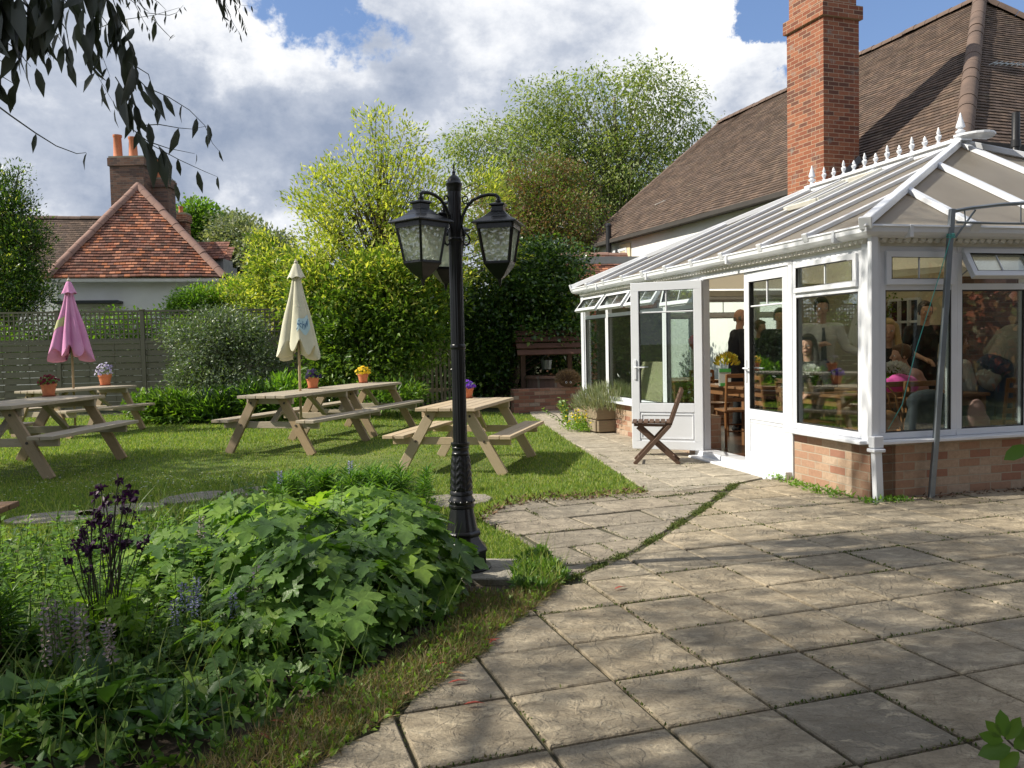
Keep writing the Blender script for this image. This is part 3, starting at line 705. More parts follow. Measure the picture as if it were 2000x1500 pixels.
for s_ in (.28, 2.15, 4.3, 6.2): mb = MB(); mb.box((-.088, s_, 2.248), (.15, .035, .105)); mb.build('gutter_bracket', WHITE, CR, bevel=.004)
for t_ in (.28, 2.6): mb = MB(); mb.box((t_, -.088, 2.248), (.035, .15, .105)); mb.build('gutter_bracket', WHITE, CR, bevel=.004)
# downpipe at the corner
mb = MB(); mb.box((-.03, -.075, 1.36), (.072, .05, 1.72)); mb.box((-.02, -.10, .50), (.10, .07, .10)); mb.box((-.02, -.10, .43), (.115, .10, .03)); mb.bar((-.02, -.10, .45), (-.01, -.115, -.02), .074, .055, (0, 1, 0))
mb.build('downpipe', WHITE, CR, bevel=.006)
# roof
RZ = 3.60; RW = 2.95; S0, S1 = 2.26, 5.15; e = -.10; EZ = 2.30
def rp(x, y, z): return Vector((x, y, z))
cL0 = rp(e, e, EZ); cR0 = rp(LT_+.1, e, EZ); cL1 = rp(e, LS+.1, EZ); cR1 = rp(LT_+.1, LS+.1, EZ); rA = rp(RW, S0, RZ); rB = rp(RW, S1, RZ)
ROOFM = None
def roof_panel_mat():
    m, nt, p, out = _nt('bronze_polycarbonate'); co = _coord(nt)
    f = _noise(nt, co, 2.2, 4, .6); nt.links.new(_ramp(nt, f, [(.3, (.255, .235, .205)), (.7, (.32, .30, .27))]), p.inputs['Base Color']); p.inputs['Roughness'].default_value = .42
    tr = nt.nodes.new('ShaderNodeBsdfTranslucent'); tr.inputs[0].default_value = (.95, .88, .74, 1); ms = nt.nodes.new('ShaderNodeMixShader'); ms.inputs[0].default_value = .5
    nt.links.new(p.outputs[0], ms.inputs[1]); nt.links.new(tr.outputs[0], ms.inputs[2]); nt.links.new(ms.outputs[0], out.inputs[0]); return m
ROOFM = roof_panel_mat()
for pts in ((cL0, rA, rB, cL1), (cL0, cR0, rA), (cL1, rB, cR1), (cR0, cR1, rB, rA)):
    mb = MB(); n_ = (pts[1]-pts[0]).cross(pts[2]-pts[0]).normalized(); n_ = n_ if n_.z > 0 else -n_
    up = [p+n_*.0 for p in pts]; dn = [p-n_*.022 for p in pts]; mb.face(up); mb.face(dn[::-1])
    for i in range(len(pts)): mb.face([dn[i], dn[(i+1) % len(pts)], up[(i+1) % len(pts)], up[i]])
    mb.build('roof_panel', ROOFM, CR)
def gbar(a, b, w=.06, h=.045, nm='glazing_bar', n_=None, endcap=True):
    mb = MB(); a = Vector(a); b = Vector(b); n_ = n_ or Vector((0, 0, 1)); d = (b-a).normalized()
    mb.bar(a-d*.03, b, w, h, n_, shift=h/2+.002)
    if endcap: mb.bar(a-d*.065, a-d*.03, w+.02, h+.035, n_, shift=h/2-.008)
    return mb.build(nm, WHITE, CR, bevel=.006)
nL = Vector((-(RZ-EZ), 0, RW+.1)).normalized(); nF = Vector((0, -(RZ-EZ), S0+.1)).normalized(); nB = Vector((0, RZ-EZ, LS+.1-S1)).normalized()
for (a, b) in ((cL0, rA), (cR0, rA), (cL1, rB), (cR1, rB)): gbar(a, b, .085, .07, 'hip_bar')
step = (S0-e)/3; fr = RW-e
for k in (1, 2): gbar((e, e+step*k, EZ), cL0.lerp(rA, k/3), n_=nL)
k = 0; y = S0
while y <= S1+.01: gbar((e, y, EZ), (RW, y, RZ), n_=nL); y += (S1-S0)/4
for k in (1, 2): gbar((e, LS+.1-(LS+.1-S1)*k/3, EZ), cL1.lerp(rB, k/3), n_=nL)
for k in (1, 2): gbar((e+fr*k/3, e, EZ), cL0.lerp(rA, k/3), .075, .05, n_=nF)
gbar((RW, e, EZ), rA, .075, .05, n_=nF)
for k in (1, 2): gbar((LT_+.1-fr*k/3, e, EZ), cR0.lerp(rA, k/3), .075, .05, n_=nF)
for k in (1, 2): gbar((e+fr*k/3, LS+.1, EZ), cL1.lerp(rB, k/3), n_=nB)
# roof vent, upper light strip
v0 = rp(e, 3.05, EZ).lerp(rp(RW, 3.05, RZ), .56); v1 = rp(e, 3.75, EZ).lerp(rp(RW, 3.75, RZ), .56); v2 = rp(e, 3.75, EZ).lerp(rp(RW, 3.75, RZ), .86); v3 = rp(e, 3.05, EZ).lerp(rp(RW, 3.05, RZ), .86)
mb = MB()
for a, b in ((v0, v1), (v1, v2), (v2, v3), (v3, v0)): mb.bar(a, b, .05, .06, nL, shift=.05)
mb.build('roof_vent', WHITE2, CR, bevel=.004)
# ridge with cresting and finials
mb = MB(); mb.bar(rA+Vector((0, -.12, .06)), rB+Vector((0, .1, .06)), .16, .045); mb.bar(rA+Vector((0, 0, .02)), rB+Vector((0, .0, .02)), .10, .08)
pp = [(RW+.42*cos(a)*.55, S0-.16+.30*sin(a), RZ+.06) for a in [pi*(1+.1*i) for i in range(11)]]
mb.prism([(p[0], p[1]) for p in pp], RZ+.045, RZ+.075); mb.build('ridge', WHITE, CR, bevel=.005)
LCR = MB(); nf = 12
for k in range(nf+1):
    y = S0+.10+(S1-S0-.15)*k/nf
    if k < nf:
        r0 = (S1-S0-.15)/nf/2*.8
        LCR.tube([(RW, y+r0*1.25+r0*1.05*cos(a), RZ+.10+.012+r0*.8*max(sin(a), -1)) for a in [pi*(1+i/8) for i in range(9)]], .011, 6)
    if 0 < k < nf:
        H = .17 if k % 2 else .12
        P = [(.012, .085), (.014, .10), (.028, .115), (.012, .13), (.03, .13+H*.22), (.036, .13+H*.36), (.014, .13+H*.5), (.024, .13+H*.62), (.006, .13+H)]
        LCR.lathe([(r, z) for r, z in P], (RW, y, RZ-.005), 8); LCR.bar((RW, y-.045, RZ+.14+H*.3), (RW, y+.045, RZ+.14+H*.3), .012, .016)
LCR.build('ridge_cresting', WHITE, CR, smooth=40)
for y in (S0-.02, S1+.02):
    mb = MB(); mb.lathe([(.02, .06), (.045, .08), (.03, .10), (.022, .13), (.05, .15), (.055, .165), (.025, .185), (.03, .20), (.050, .21), (.047, .235), (.026, .30), (.005, .38)], (RW, y, RZ), 16); mb.build('finial', WHITE, CR, smooth=35)
# doors
def door_leaf(hinge, ang, handle=True, left=False):
    "leaf 0.86 wide built from the hinge along +x, outside face is -y"
    w, z0, z1 = .86, .075, 2.09
    fm = frame_mb(0, w, z0, z1, .10, .065); fm.box((w/2, 0, .58), (w-.2, .065, .11)); fm.box((w/2, 0, .35), (w-.2, .04, .40))
    q = frame_mb(.11, w-.11, .20, .51, .018, .056); fm.v and None
    b0 = len(fm.v); fm.v += q.v; fm.f += [tuple(i+b0 for i in f) for f in q.f]; fm.uv += q.uv; fm.mi += q.mi
    fm.box((w/2, 0, z1-.36), (w-.2, .022, .018)); fm.box((w/2, 0, z1-.23), (.018, .022, .26))
    d = fm.build('door', WHITE, CR, bevel=.005); parts = [d]
    parts.append(pane(w/2, w-.19, .63, z1-.095, d))
    parts.append(frame_mb(.095, w-.095, .63, z1-.095, .010, .05).build('glazing_seal', SEAL, d))
    hm = MB(); x = w-.05
    for sy in (-1, 1):
        hm.box((x, sy*.040, 1.04), (.03, .012, .24)); hm.tube([(x, sy*.045, 1.07), (x, sy*.075, 1.07), (x-.02, sy*.085, 1.07), (x-.13, sy*.085, 1.068)], [.009, .009, .010, .008], 8)
    parts.append(hm.build('door_handle', WHITE, d, bevel=.003))
    gm = MB()
    for z in (.35, 1.15, 1.8): gm.tube([(-.012, -.04, z-.05), (-.012, -.04, z+.05)], .012, 8); gm.box((.02, -.036, z), (.04, .008, .08))
    parts.append(gm.build('hinge', WHITE, d))
    for o in parts: xf(o, hinge, ang)
    return d
door_leaf((.03, 1.22, 0), pi/2-.02)                      # right leaf, almost shut
door_leaf((-.035, 2.94, 0), atan2(.49, -.63)+.0)          # left leaf folded outwards
post(.03, 1.165, .09, .07, 0, Zt, 'door_jamb'); post(.03, 3.0, .09, .07, 0, Zt, 'door_jamb')
mb = MB(); mb.box((.03, 2.08, Zt-.02), (.09, 1.9, .05)); mb.build('door_head', WHITE, CR)

# ---------------------------------------------------------------- pub building behind the conservatory
def courses(mb, A, B, Cq, Dq, n, seg=24, th=.024, wob=.006, u0=0., seed=0):
    "tile courses on the plane A-B (eave) to D-C (ridge), each course a lapped strip"
    A, B, Cq, Dq = map(Vector, (A, B, Cq, Dq)); nn = (B-A).cross(Dq-A).normalized(); nn = nn if nn.z > 0 else -nn
    Ls = ((A+B)/2-(Cq+Dq)/2).length
    ed = (B-A).normalized()
    r = random.Random(seed); ph = [r.random()*6 for _ in range(6)]
    def wv(u, v): return wob*(sin(u*1.7+ph[0]+v*.7)+.6*sin(u*4.1+ph[1]+v*2.3)+.8*sin(v*1.9+ph[2]+u*.6))
    for k in range(n):
        t0, t1 = k/n, min(1, (k+1.25)/n)
        l0, r0 = A.lerp(Dq, t0), B.lerp(Cq, t0); l1, r1 = A.lerp(Dq, t1), B.lerp(Cq, t1)
        jj = [r.uniform(-.004, .004) for _ in range(seg+1)]
        lo = []; lob = []; hi = []; us = []
        for i in range(seg+1):
            f = i/seg; p = l0.lerp(r0, f); q = l1.lerp(r1, f); u = (p-A).dot(ed)+u0; w_ = wv(u, t0*Ls)
            lo.append(p+nn*(th+w_+jj[i])); lob.append(p+nn*(w_-.012)); hi.append(q+nn*(wv(u, t1*Ls)+.003)); us.append((u, (q-A).dot(ed)+u0))
        v0, v1 = k*1., k+1.
        for i in range(seg):
            mb.face([lo[i], lo[i+1], hi[i+1], hi[i]], [(us[i][0], v0*.1+.006), (us[i+1][0], v0*.1+.006), (us[i+1][1], v1*.1-.001), (us[i][1], v1*.1-.001)])
            mb.face([lob[i], lob[i+1], lo[i+1], lo[i]], [(us[i][0], v0*.1+.004), (us[i+1][0], v0*.1+.004), (us[i+1][0], v0*.1+.008), (us[i][0], v0*.1+.008)])
def ridge_tiles(name, a, b, r, mat, parent, n, sag=0.):
    mb = MB(); a = Vector(a); b = Vector(b); d = (b-a)/n
    side = d.cross(Vector((0, 0, 1))).normalized(); up = side.cross(d).normalized()
    for k in range(n):
        rows = []; g = random.uniform(-.01, .01)
        for f in (0.02, 1.0):
            p = a+d*(k+f)+up*(g - r*.45); rr = r*(1.015 if f < .5 else .985)
            rows.append([p+(side*cos(t)+up*sin(t))*rr for t in [pi*i/8 for i in range(9)]])
        mb.grid(rows); mb.face(rows[0]); mb.face(rows[1][::-1])
    return mb.build(name, mat, parent, smooth=40, world=True)
def tilem(name, tones, mortar=(.02, .015, .012), stain=None): return brick(name, tones, mortar, .165, .1, .010, stain, .85, .5)
T_BROWN = tilem('brown_roof_tile', [(.125, .088, .066), (.155, .108, .082), (.108, .077, .06), (.18, .125, .094), (.092, .067, .054), (.138, .10, .082)], stain=((.22, .19, .13), .35))
T_RED = tilem('old_clay_tile', [(.30, .11, .065), (.15, .075, .055), (.44, .17, .085), (.21, .10, .075), (.10, .06, .05), (.33, .16, .11), (.17, .075, .05), (.27, .14, .11), (.55, .24, .14), (.13, .065, .05), (.24, .12, .09)], stain=((.17, .13, .10), .5))
RIDGEM = plain('ridge_tile', (.17, .115, .088), (.10, .07, .056), .9, 3, .5, 30)
RIDGER = plain('hip_tile', (.32, .19, .15), (.24, .15, .12), .9, 3, .4, 30)
BR2 = brick('red_chimney_brick', [(.29, .105, .058), (.245, .085, .05), (.34, .135, .075), (.19, .073, .048), (.31, .12, .068), (.26, .095, .055), (.14, .065, .048)], (.44, .34, .24), stain=((.26, .24, .21), .7))
def cws(t, s, z): return CW(t, s, z)
hA = cws(5.28, 4.74, 4.33); hB = cws(4.0, 19.0, 4.33); hP = cws(9.72, 9.12, 8.52); hQ = cws(9.3, 19.7, 8.62)
hdir = (hB-hA).normalized(); hx = Vector((hdir.y, -hdir.x, 0))      # to the right, along the hip end
hR = hA+hx*9.6; 
PH = thing('pub_building', 'long white rendered building under a brown tiled hipped roof beyond the conservatory', 'building', (hA.x, hA.y, 0), 0)
mb = MB(); courses(mb, hA, hB, hQ, hP, 58, 40, seed=3, wob=.010)
mb.build('roof', T_BROWN, PH, world=True, merge=False)
mb = MB(); courses(mb, hR, hA, hP, hP+Vector((.01, 0, 0)), 58, 20, seed=5); mb.build('roof', T_BROWN, PH, world=True, merge=False)
mb = MB(); back = hA+hx*9.4+hdir*14.5
mb.face([hR, hR+hdir*15, hQ, hP]); mb.face([hB, hB+hx*9.6, hQ]); mb.build('roof', T_BROWN, PH, world=True, merge=False)
ridge_tiles('hip_tiles', hA+Vector((0, 0, .04)), hP+Vector((0, 0, .06)), .14, RIDGEM, PH, 18)
ridge_tiles('hip_tiles', hR+Vector((0, 0, .04)), hP+Vector((0, 0, .06)), .15, RIDGEM, PH, 18)
ridge_tiles('ridge_tiles', hP+Vector((0, 0, .04)), hQ+Vector((0, 0, .04)), .13, RIDGEM, PH, 30)
ridge_tiles('verge_tiles', hB+Vector((0, 0, .02)), hQ+Vector((0, 0, .02)), .08, RIDGEM, PH, 24)
# walls with eaves overhang .28
wA = hA+hx*.28+hdir*.28; wB = hB+hx*.28-hdir*.2; wR = hR-hx*.28+hdir*.28; wC = wB+hx*9.1
mb = MB()
def wq(a, b, z0, z1): 
    L = (Vector(b)-Vector(a)).length; mb.face([(a[0], a[1], z0), (b[0], b[1], z0), (b[0], b[1], z1), (a[0], a[1], z1)], [(0, z0), (L, z0), (L, z1), (0, z1)])
wq(wA, wR, -.1, 4.34); wq(wB, wA, -.1, 4.34); wq(wC, wB, -.1, 4.34); wq(wR, wC, -.1, 4.34); mb.face([wB+Vector((0, 0, 0)), wC, hQ-Vector((0, 0, .12))])
mb.build('wall', RENDER, PH, world=True, merge=False)
mb = MB(); mb.bar(hA+Vector((0, 0, -.03)), hB+Vector((0, 0, -.03)), .03, .10); mb.bar(hA+Vector((0, 0, -.03)), hR+Vector((0, 0, -.03)), .03, .10); mb.bar(hA+hx*.14+Vector((0, 0, -.06)), hB+hx*.14+Vector((0, 0, -.06)), .26, .02); mb.build('eaves_board', plain('dark_eaves', (.05, .045, .04), None, .8), PH, world=True)
# cream lower stretch of wall and upstairs window at the far end
wdn = -hx*.03
pz = W(1220, 488, 23); wn = wB+(wA-wB)*.14
mb = MB(); c0 = wA+(wB-wA)*.845+wdn; c1 = wA+(wB-wA)*.80+wdn; mb.bar(Vector((c0.x, c0.y, 3.55)), Vector((c1.x, c1.y, 3.55)), 1.25, .03, -hx); mb.build('lower_wall_panel', CREAM, PH, world=True)
f_ = MB(); q0 = wA+(wB-wA)*.875-hx*.03; q1 = wA+(wB-wA)*.815-hx*.03
for a, b in (((q0.x, q0.y, 3.25), (q1.x, q1.y, 3.25)), ((q0.x, q0.y, 4.02), (q1.x, q1.y, 4.02)), ((q0.x, q0.y, 3.25), (q0.x, q0.y, 4.02)), ((q1.x, q1.y, 3.25), (q1.x, q1.y, 4.02)), (((q0.x+q1.x)/2, (q0.y+q1.y)/2, 3.25), ((q0.x+q1.x)/2, (q0.y+q1.y)/2, 4.02))):
    f_.bar(a, b, .07, .06, -hx)
win = f_.build('window', WHITE, PH, world=True)
mb = MB(); mb.bar((q0.x+.01, q0.y, 3.63), (q1.x+.01, q1.y, 3.63), .76, .012, -hx); mb.build('pane', plain('dark_window_glass', (.02, .025, .03), None, .05), win, world=True)
def pipe(pts, r, nm, parent, mat=None):
    mb = MB(); mb.tube(pts, r, 10); return mb.build(nm, mat or plain('black_pipe', (.02, .02, .022), None, .4), parent, smooth=50, world=True)
pv = W(1188, 478, 24.6); pipe([pv+Vector((.0, -.1, -.35)), pv+Vector((0, -.1, .55))], .085, 'vent_pipe', PH); 
mb = MB(); mb.lathe([(.10, .5), (.10, .56), (.05, .6)], pv+Vector((0, -.1, 0)), 10); mb.build('vent_cap', plain('black_pipe', (.02, .02, .022)), PH, world=True)
dp = W(1984, 268, 12.3); pipe([dp+Vector((0, 0, .35)), dp+Vector((0, 0, -.18)), dp+Vector((-.03, 0, -.24)), dp+Vector((-.22, .25, -.45))], .055, 'soil_pipe', PH)
pipe([dp+Vector((0, 0, -.14)), dp+Vector((0, 0, -.04))], .068, 'pipe_collar', PH)
ae = [W(1940, 123, 13.6), W(2005, 126, 13.5)]; mb = MB(); mb.tube(ae, .008, 5)
for k in range(7): q = ae[0].lerp(ae[1], k/6); mb.tube([q+Vector((-.07, 0, -.03)), q+Vector((.07, 0, .03))], .006, 5)
mb.build('aerial', GREYM, PH, world=True)
lt = W(1280, 400, 22.5); mb = MB(); mb.bar(lt, lt+Vector((.28, .1, .13)), .06, .015); mb.build('slipped_tile', WHITE2, PH, world=True)
# chimney of the pub
ch0 = W(1609, 318, 15.1); 
cx = Vector((ch0.x, ch0.y, 0)); dA = hdir; dB = hx
def chim(parent, base, da, db, la, lb, z0, z1, mat, name='chimney'):
    mb = MB(); P = [base, base+da*la, base+da*la+db*lb, base+db*lb]; ord_ = [(0, 3), (3, 2), (2, 1), (1, 0)]
    for i, j in ord_:
        L = (P[j]-P[i]).length; mb.face([(P[i].x, P[i].y, z0), (P[j].x, P[j].y, z0), (P[j].x, P[j].y, z1), (P[i].x, P[i].y, z1)], [(0, z0), (L, z0), (L, z1), (0, z1)])
    mb.face([(p.x, p.y, z1) for p in P]); mb.face([(p.x, p.y, z0) for p in P][::-1]); return mb.build(name, mat, parent, world=True, merge=False)
zb = 7.12
chc = chim(PH, cx, dA, dB, 1.0, .78, 3.9, zb, BR2)
chim(chc, cx-dA*.05-dB*.05, dA, dB, 1.10, .88, zb-.07, zb+.16, BR2, 'brick_band'); chim(chc, cx+dA*.03+dB*.03, dA, dB, 0.94, .72, zb+.16, 8.9, BR2, 'upper_stack')
of_ = (cx-hA).dot(hx); rt_ = (hP.z-hA.z)/((hP-hA).dot(hx)); mb = MB(); mb.bar(cx-dA*.02-dB*.03+Vector((0, 0, hA.z+of_*rt_+.05)), cx-dA*.02+dB*.80+Vector((0, 0, hA.z+(of_+.8)*rt_+.05)), .03, .14); mb.build('lead_flashing', plain('lead', (.16, .17, .18), None, .6), chc, world=True)

# low tiled outbuilding roof at the end of the garden
OB = thing('outbuilding', 'low brick outbuilding with tiled lean-to roof beyond the far end of the conservatory', 'building', (2.5, 24, 0))
o1, o2 = W(1070, 497, 24), W(1330, 497, 24); e1, e2 = W(1055, 560, 22.3), W(1345, 560, 22.3)
mb = MB(); courses(mb, e1, e2, o2, o1, 16, 14, seed=9); mb.build('roof', T_RED, OB, world=True, merge=False)
ridge_tiles('ridge_tiles', o1, o2, .10, RIDGER, OB, 11)
mb = MB(); mb.bar(W(1085, 508, 23.3), W(1330, 508, 23.3), .05, .20); mb.build('fascia', plain('grey_fascia', (.22, .24, .25), None, .6), OB, world=True)
mb = MB(); 
for a, b in ((e1+Vector((.15, .15, 0)), e2+Vector((-.15, .15, 0))), (e2+Vector((-.15, .15, 0)), e2+Vector((-.15, 2, 0))), (e1+Vector((.15, 2, 0)), e1+Vector((.15, .15, 0)))):
    L = (b-a).length; mb.face([(a.x, a.y, -.05), (b.x, b.y, -.05), (b.x, b.y, a.z), (a.x, a.y, a.z)], [(0, 0), (L, 0), (L, a.z), (0, a.z)])
mb.build('wall', BR2, OB, world=True, merge=False)

# ---------------------------------------------------------------- cottage on the left
cl, cr = W(90, 541, 24.1), W(440, 541, 25.2); zc = (cl.z+cr.z)/2
cl.z = cr.z = zc; cd = (cr-cl).normalized(); cn = Vector((-cd.y, cd.x, 0))
apx = W(268, 362, 26.9); ac = cl+cd*((apx-cl).dot(cd)); apx = Vector((ac.x, ac.y, 0))+cn*2.55+Vector((0, 0, apx.z))
CT = thing('cottage', 'white rendered cottage with a hipped roof of mottled orange clay tiles beyond the fence', 'cottage', (cl.x, cl.y, 0))
mb = MB(); courses(mb, cl, cr, apx+cd*.01, apx, 34, 30, th=.040, wob=.014, seed=11); mb.build('roof', T_RED, CT, world=True, merge=False)
bl, br, bap = cl+cn*11, cr+cn*11, apx+cn*8.4
mb = MB(); mb.face([cr, br, bap, apx]); mb.face([bl, cl, apx, bap]); mb.face([br, bl, bap]); mb.build('roof', T_RED, CT, world=True, merge=False)
ridge_tiles('hip_tiles', cl+Vector((0, 0, .03)), apx+Vector((0, 0, .06)), .14, RIDGER, CT, 13); ridge_tiles('hip_tiles', cr+Vector((0, 0, .03)), apx+Vector((0, 0, .06)), .14, RIDGER, CT, 13)
a = cl+cd*.22+cn*.2; b = cr-cd*.22+cn*.2
mb = MB(); wq(a, b, -.1, zc); wq(b, b+cn*10.5, -.1, zc); wq(a+cn*10.5, a, -.1, zc); mb.build('wall', RENDER, CT, world=True, merge=False)
mb = MB(); mb.bar(cl+Vector((0, 0, -.10))-cn*.04, cr+Vector((0, 0, -.10))-cn*.04, .10, .09); mb.build('gutter', WHITE2, CT, world=True)
mb = MB(); z = W(150, 590, 24).z; q = W(60, 590, 24); q2 = W(200, 590, 24.4); mb.bar(a-cn*.35+cd*.0+Vector((0, 0, z-a.z)), a+cd*1.75-cn*.35+Vector((0, 0, z-a.z)), .7, .07); mb.build('lean_to_roof', plain('dark_felt', (.05, .055, .06), None, .8), CT, world=True)
mb = MB(); a1 = a-cn*.6+cd*.05; a2 = a+cd*1.7-cn*.6; mb.bar(Vector((a1.x, a1.y, 1.2)), Vector((a2.x, a2.y, 1.2)), 2.4, .05, -cn); mb.build('lean_to_wall', RENDER, CT, world=True)
# dormers / porch on the right slope
for (px, py, px2, py2, Yd) in ((385, 473, 437, 505, 27.2), (415, 483, 447, 520, 29.)):
    u = W(px, py, Yd); v = W(px2, py2, Yd-.7); mb = MB(); du = Vector((1.0*(v.x-u.x), 0, 0))
    courses(mb, Vector((u.x, v.y, v.z)), Vector((v.x, v.y, v.z)), Vector((v.x, u.y, u.z)), Vector((u.x, u.y, u.z)), 7, 6, seed=13); dm = mb.build('dormer_roof', T_RED, CT, world=True, merge=False)
    mb = MB(); mb.box(((u.x+v.x)/2-.03, v.y+.6, v.z-.35), (abs(v.x-u.x)-.08, .9, .72)); mb.build('dormer_cheek', plain('dormer_grey', (.30, .30, .29), (.2, .2, .2), .8), CT, world=True)
# long wing
w0, w1 = W(-120, 424, 30.5), W(250, 428, 31); f0, f1 = W(-140, 545, 28.2), W(262, 545, 28.6)
mb = MB(); courses(mb, f0, f1, w1, w0, 32, 20, seed=15); mb.build('wing_roof', T_BROWN, CT, world=True, merge=False)
ridge_tiles('ridge_tiles', w0+Vector((0, 0, .03)), w1+Vector((0, 0, .03)), .12, RIDGEM, CT, 16)
mb = MB(); a = f0+Vector((.2, .2, 0)); b = f1+Vector((-.2, .2, 0)); wq(a, b, -.1, f0.z); wq(b, b+Vector((0, 3.5, 0)), -.1, f0.z); mb.build('wing_wall', RENDER, CT, world=True, merge=False)
BR3 = brick('sooty_brick', [(.17, .10, .075), (.22, .12, .085), (.13, .085, .07), (.25, .15, .11), (.15, .10, .085)], (.19, .16, .13), stain=((.11, .10, .085), .5))
def stack(px0, px1, ytop, ybot, Yd, pots, mat=BR3, potd=.13):
    a = W(px0, ytop, Yd); b = W(px1, ytop, Yd); zb = W(px0, ybot, Yd).z-.8; w = b.x-a.x
    st = chim(CT, Vector((a.x, a.y, 0)), Vector((0, 1, 0)), Vector((1, 0, 0)), w*.8, w, zb, a.z-.15, mat)
    chim(st, Vector((a.x-.05, a.y-.05, 0)), Vector((0, 1, 0)), Vector((1, 0, 0)), w*.8+.1, w+.1, a.z-.30, a.z-.03, mat, 'chimney_band')
    chim(st, Vector((a.x-.02, a.y-.02, 0)), Vector((0, 1, 0)), Vector((1, 0, 0)), w*.8+.04, w+.04, a.z-.03, a.z+.03, plain('flaunching', (.28, .26, .20), None, .9), 'chimney_cap')
    for (px, py, rr) in pots:
        q = W(px, py, Yd+w*.35); h = q.z-a.z; m = MB(); m.lathe([(rr*1.1, 0), (rr*1.12, .06), (rr, .09), (rr*.85, h-.10), (rr*1.0, h-.07), (rr*1.0, h), (rr*.8, h), (rr*.75, h-.12)], (q.x, q.y, a.z), 16, cap=False); m.build('chimney_pot', TERRA, st, smooth=40, world=True)
stack(213, 279, 307, 400, 29.0, [(229, 264, .15), (259, 268, .15)])
stack(281, 327, 349, 410, 29.6, [(287, 320, .11), (311, 312, .13)])
stack(331, 362, 417, 470, 31, [(334, 408, .08), (353, 403, .08)], BR2)
# ---------------------------------------------------------------- fence with trellis
f0, f1 = W(-60, 613, 18.9), W(900, 600, 20.6); f0.z = f1.z = 0; fd = (f1-f0).normalized(); FL = (f1-f0).length
FE = thing('fence', 'grey-brown horizontal board fence topped with square trellis behind the picnic tables', 'fence', f0, atan2(fd.y, fd.x))
bay = 1.83; nb_ = int(FL/bay)+1
for k in range(nb_+1):
    mb = MB(); mb.box((k*bay, 0, 1.17), (.09, .09, 2.36)); mb.box((k*bay, 0, 2.36), (.12, .12, .03)); mb.build('post', FWOOD, FE, bevel=.004)
for k in range(nb_):
    x0 = k*bay+.05; x1 = (k+1)*bay-.05; mb = MB()
    for j in range(10):
        z = .12+j*.148
        # hit-and-miss boards bowed over the battens
        mb.box(((x0+x1)/2, -.018 if j % 2 else .0, z+.07), (x1-x0, .012, .138))
    for q in (.0, .33, .66, 1.0):
        x = x0+.02+(x1-x0-.04)*q; 
        for j in range(10): mb.box((x, -.028 if j % 2 else -.014, .19+j*.148), (.032, .016, .05 if not j % 2 else .138))
    mb.box(((x0+x1)/2, -.01, 1.62), (x1-x0, .06, .05)); mb.box(((x0+x1)/2, -.01, .09), (x1-x0, .05, .05)); mb.build('board_panel', FWOOD, FE)
    mb = MB(); n = 17
    for i in range(n): mb.box((x0+(x1-x0)*(i+.5)/n, -.006, 1.98), (.030, .012, .66))
    for j in range(6): mb.box(((x0+x1)/2, .008, 1.70+j*.112), (x1-x0, .012, .030))
    mb.box(((x0+x1)/2, 0, 2.33), (x1-x0, .05, .045)); mb.box(((x0+x1)/2, 0, 1.665), (x1-x0, .045, .035)); mb.build('trellis_panel', FWOOD, FE)
# old picket fence glimpsed behind the yellow bush
a, b = W(775, 740, 18.6), W(895, 735, 18.9)
PF = thing('picket_fence', 'bleached upright pickets showing in gaps low down behind the golden bush', 'fence', (a.x, a.y, 0))
for k in range(15):
    p = a.lerp(b, k/14); mb = MB(); mb.box((p.x, p.y, .8+random.uniform(-.04, .04)), (.055, .018, 1.6), Matrix.Rotation(random.gauss(0, .02), 3, 'Y')); mb.build('picket', TWOODG, PF, world=True)
mb = MB(); 
for z in (.4, 1.3): mb.bar((a.x, a.y+.03, z), (b.x, b.y+.03, z), .03, .07)
mb.build('rail', TWOODG, PF, world=True)

# ---------------------------------------------------------------- lamp post
lb = G(905, 1114)
mb = MB(); SL = thing('lamp_plinth', 'square concrete slab under the foot of the black lamp post', 'slab', (lb.x+.05, lb.y-.02, 0), -.12)
mb.box((.03, 0, -.012), (.50, .46, .064)); mb.build('slab', stone('plinth_stone', [(.33, .31, .26), (.42, .39, .33), (.46, .42, .35), (.4, .37, .3)], .2), SL, bevel=.006)
LP = thing('lamp_post', 'black cast iron lamp post with three hexagon-glass lanterns on scrolled arms', 'street lamp', (lb.x, lb.y, .02)); LP.scale = (1, 1, 1)
mb = MB(); mb.lathe([(.172, 0), (.172, .010), (.16, .014), (.12, .014)], n=40); mb.build('foot_plate', BLACK, LP, smooth=30)
oct_ = [(.150, .012), (.150, .105), (.158, .112), (.158, .122), (.148, .13), (.128, .15), (.112, .175), (.105, .20), (.118, .208), (.118, .224), (.104, .232)]
mb = MB(); mb.lathe([(r*1.0, z) for r, z in oct_], n=8, rz=pi/8+.1); mb.build('plinth_box', BLACK, LP, bevel=.004)
mb = MB(); mb.box((.045, -.143, .065), (.10, .012, .07), Matrix.Rotation(.1, 3, 'Z')); mb.build('access_door', BLACK, LP, bevel=.003)
flute = lambda n_, d_: (lambda a, z: 1-d_*(.5+.5*cos(n_*a)))
mb = MB(); mb.lathe([(.098, .232), (.094, .25), (.086, .29), (.078, .33), (.072, .372)], n=64, fn=flute(8, .07), cap=False); mb.build('lower_sleeve', BLACK, LP, smooth=60)
def leafrelief(a, z):
    "acanthus-like ribbing"
    p = (a*6/(2*pi)) % 1; m = abs(p-.5)*2
    return 1 - .05*(m > .9) + .045*(sin((z*150)+m*5.5) > .1)*(m < .78)*(m > .12)
mb = MB(); rows = [(.067 - .014*max(0, (z-.49)/.21)**.8 + .003*sin((z-.48)*14), z) for z in [.478+i*.0035 for i in range(62)]]
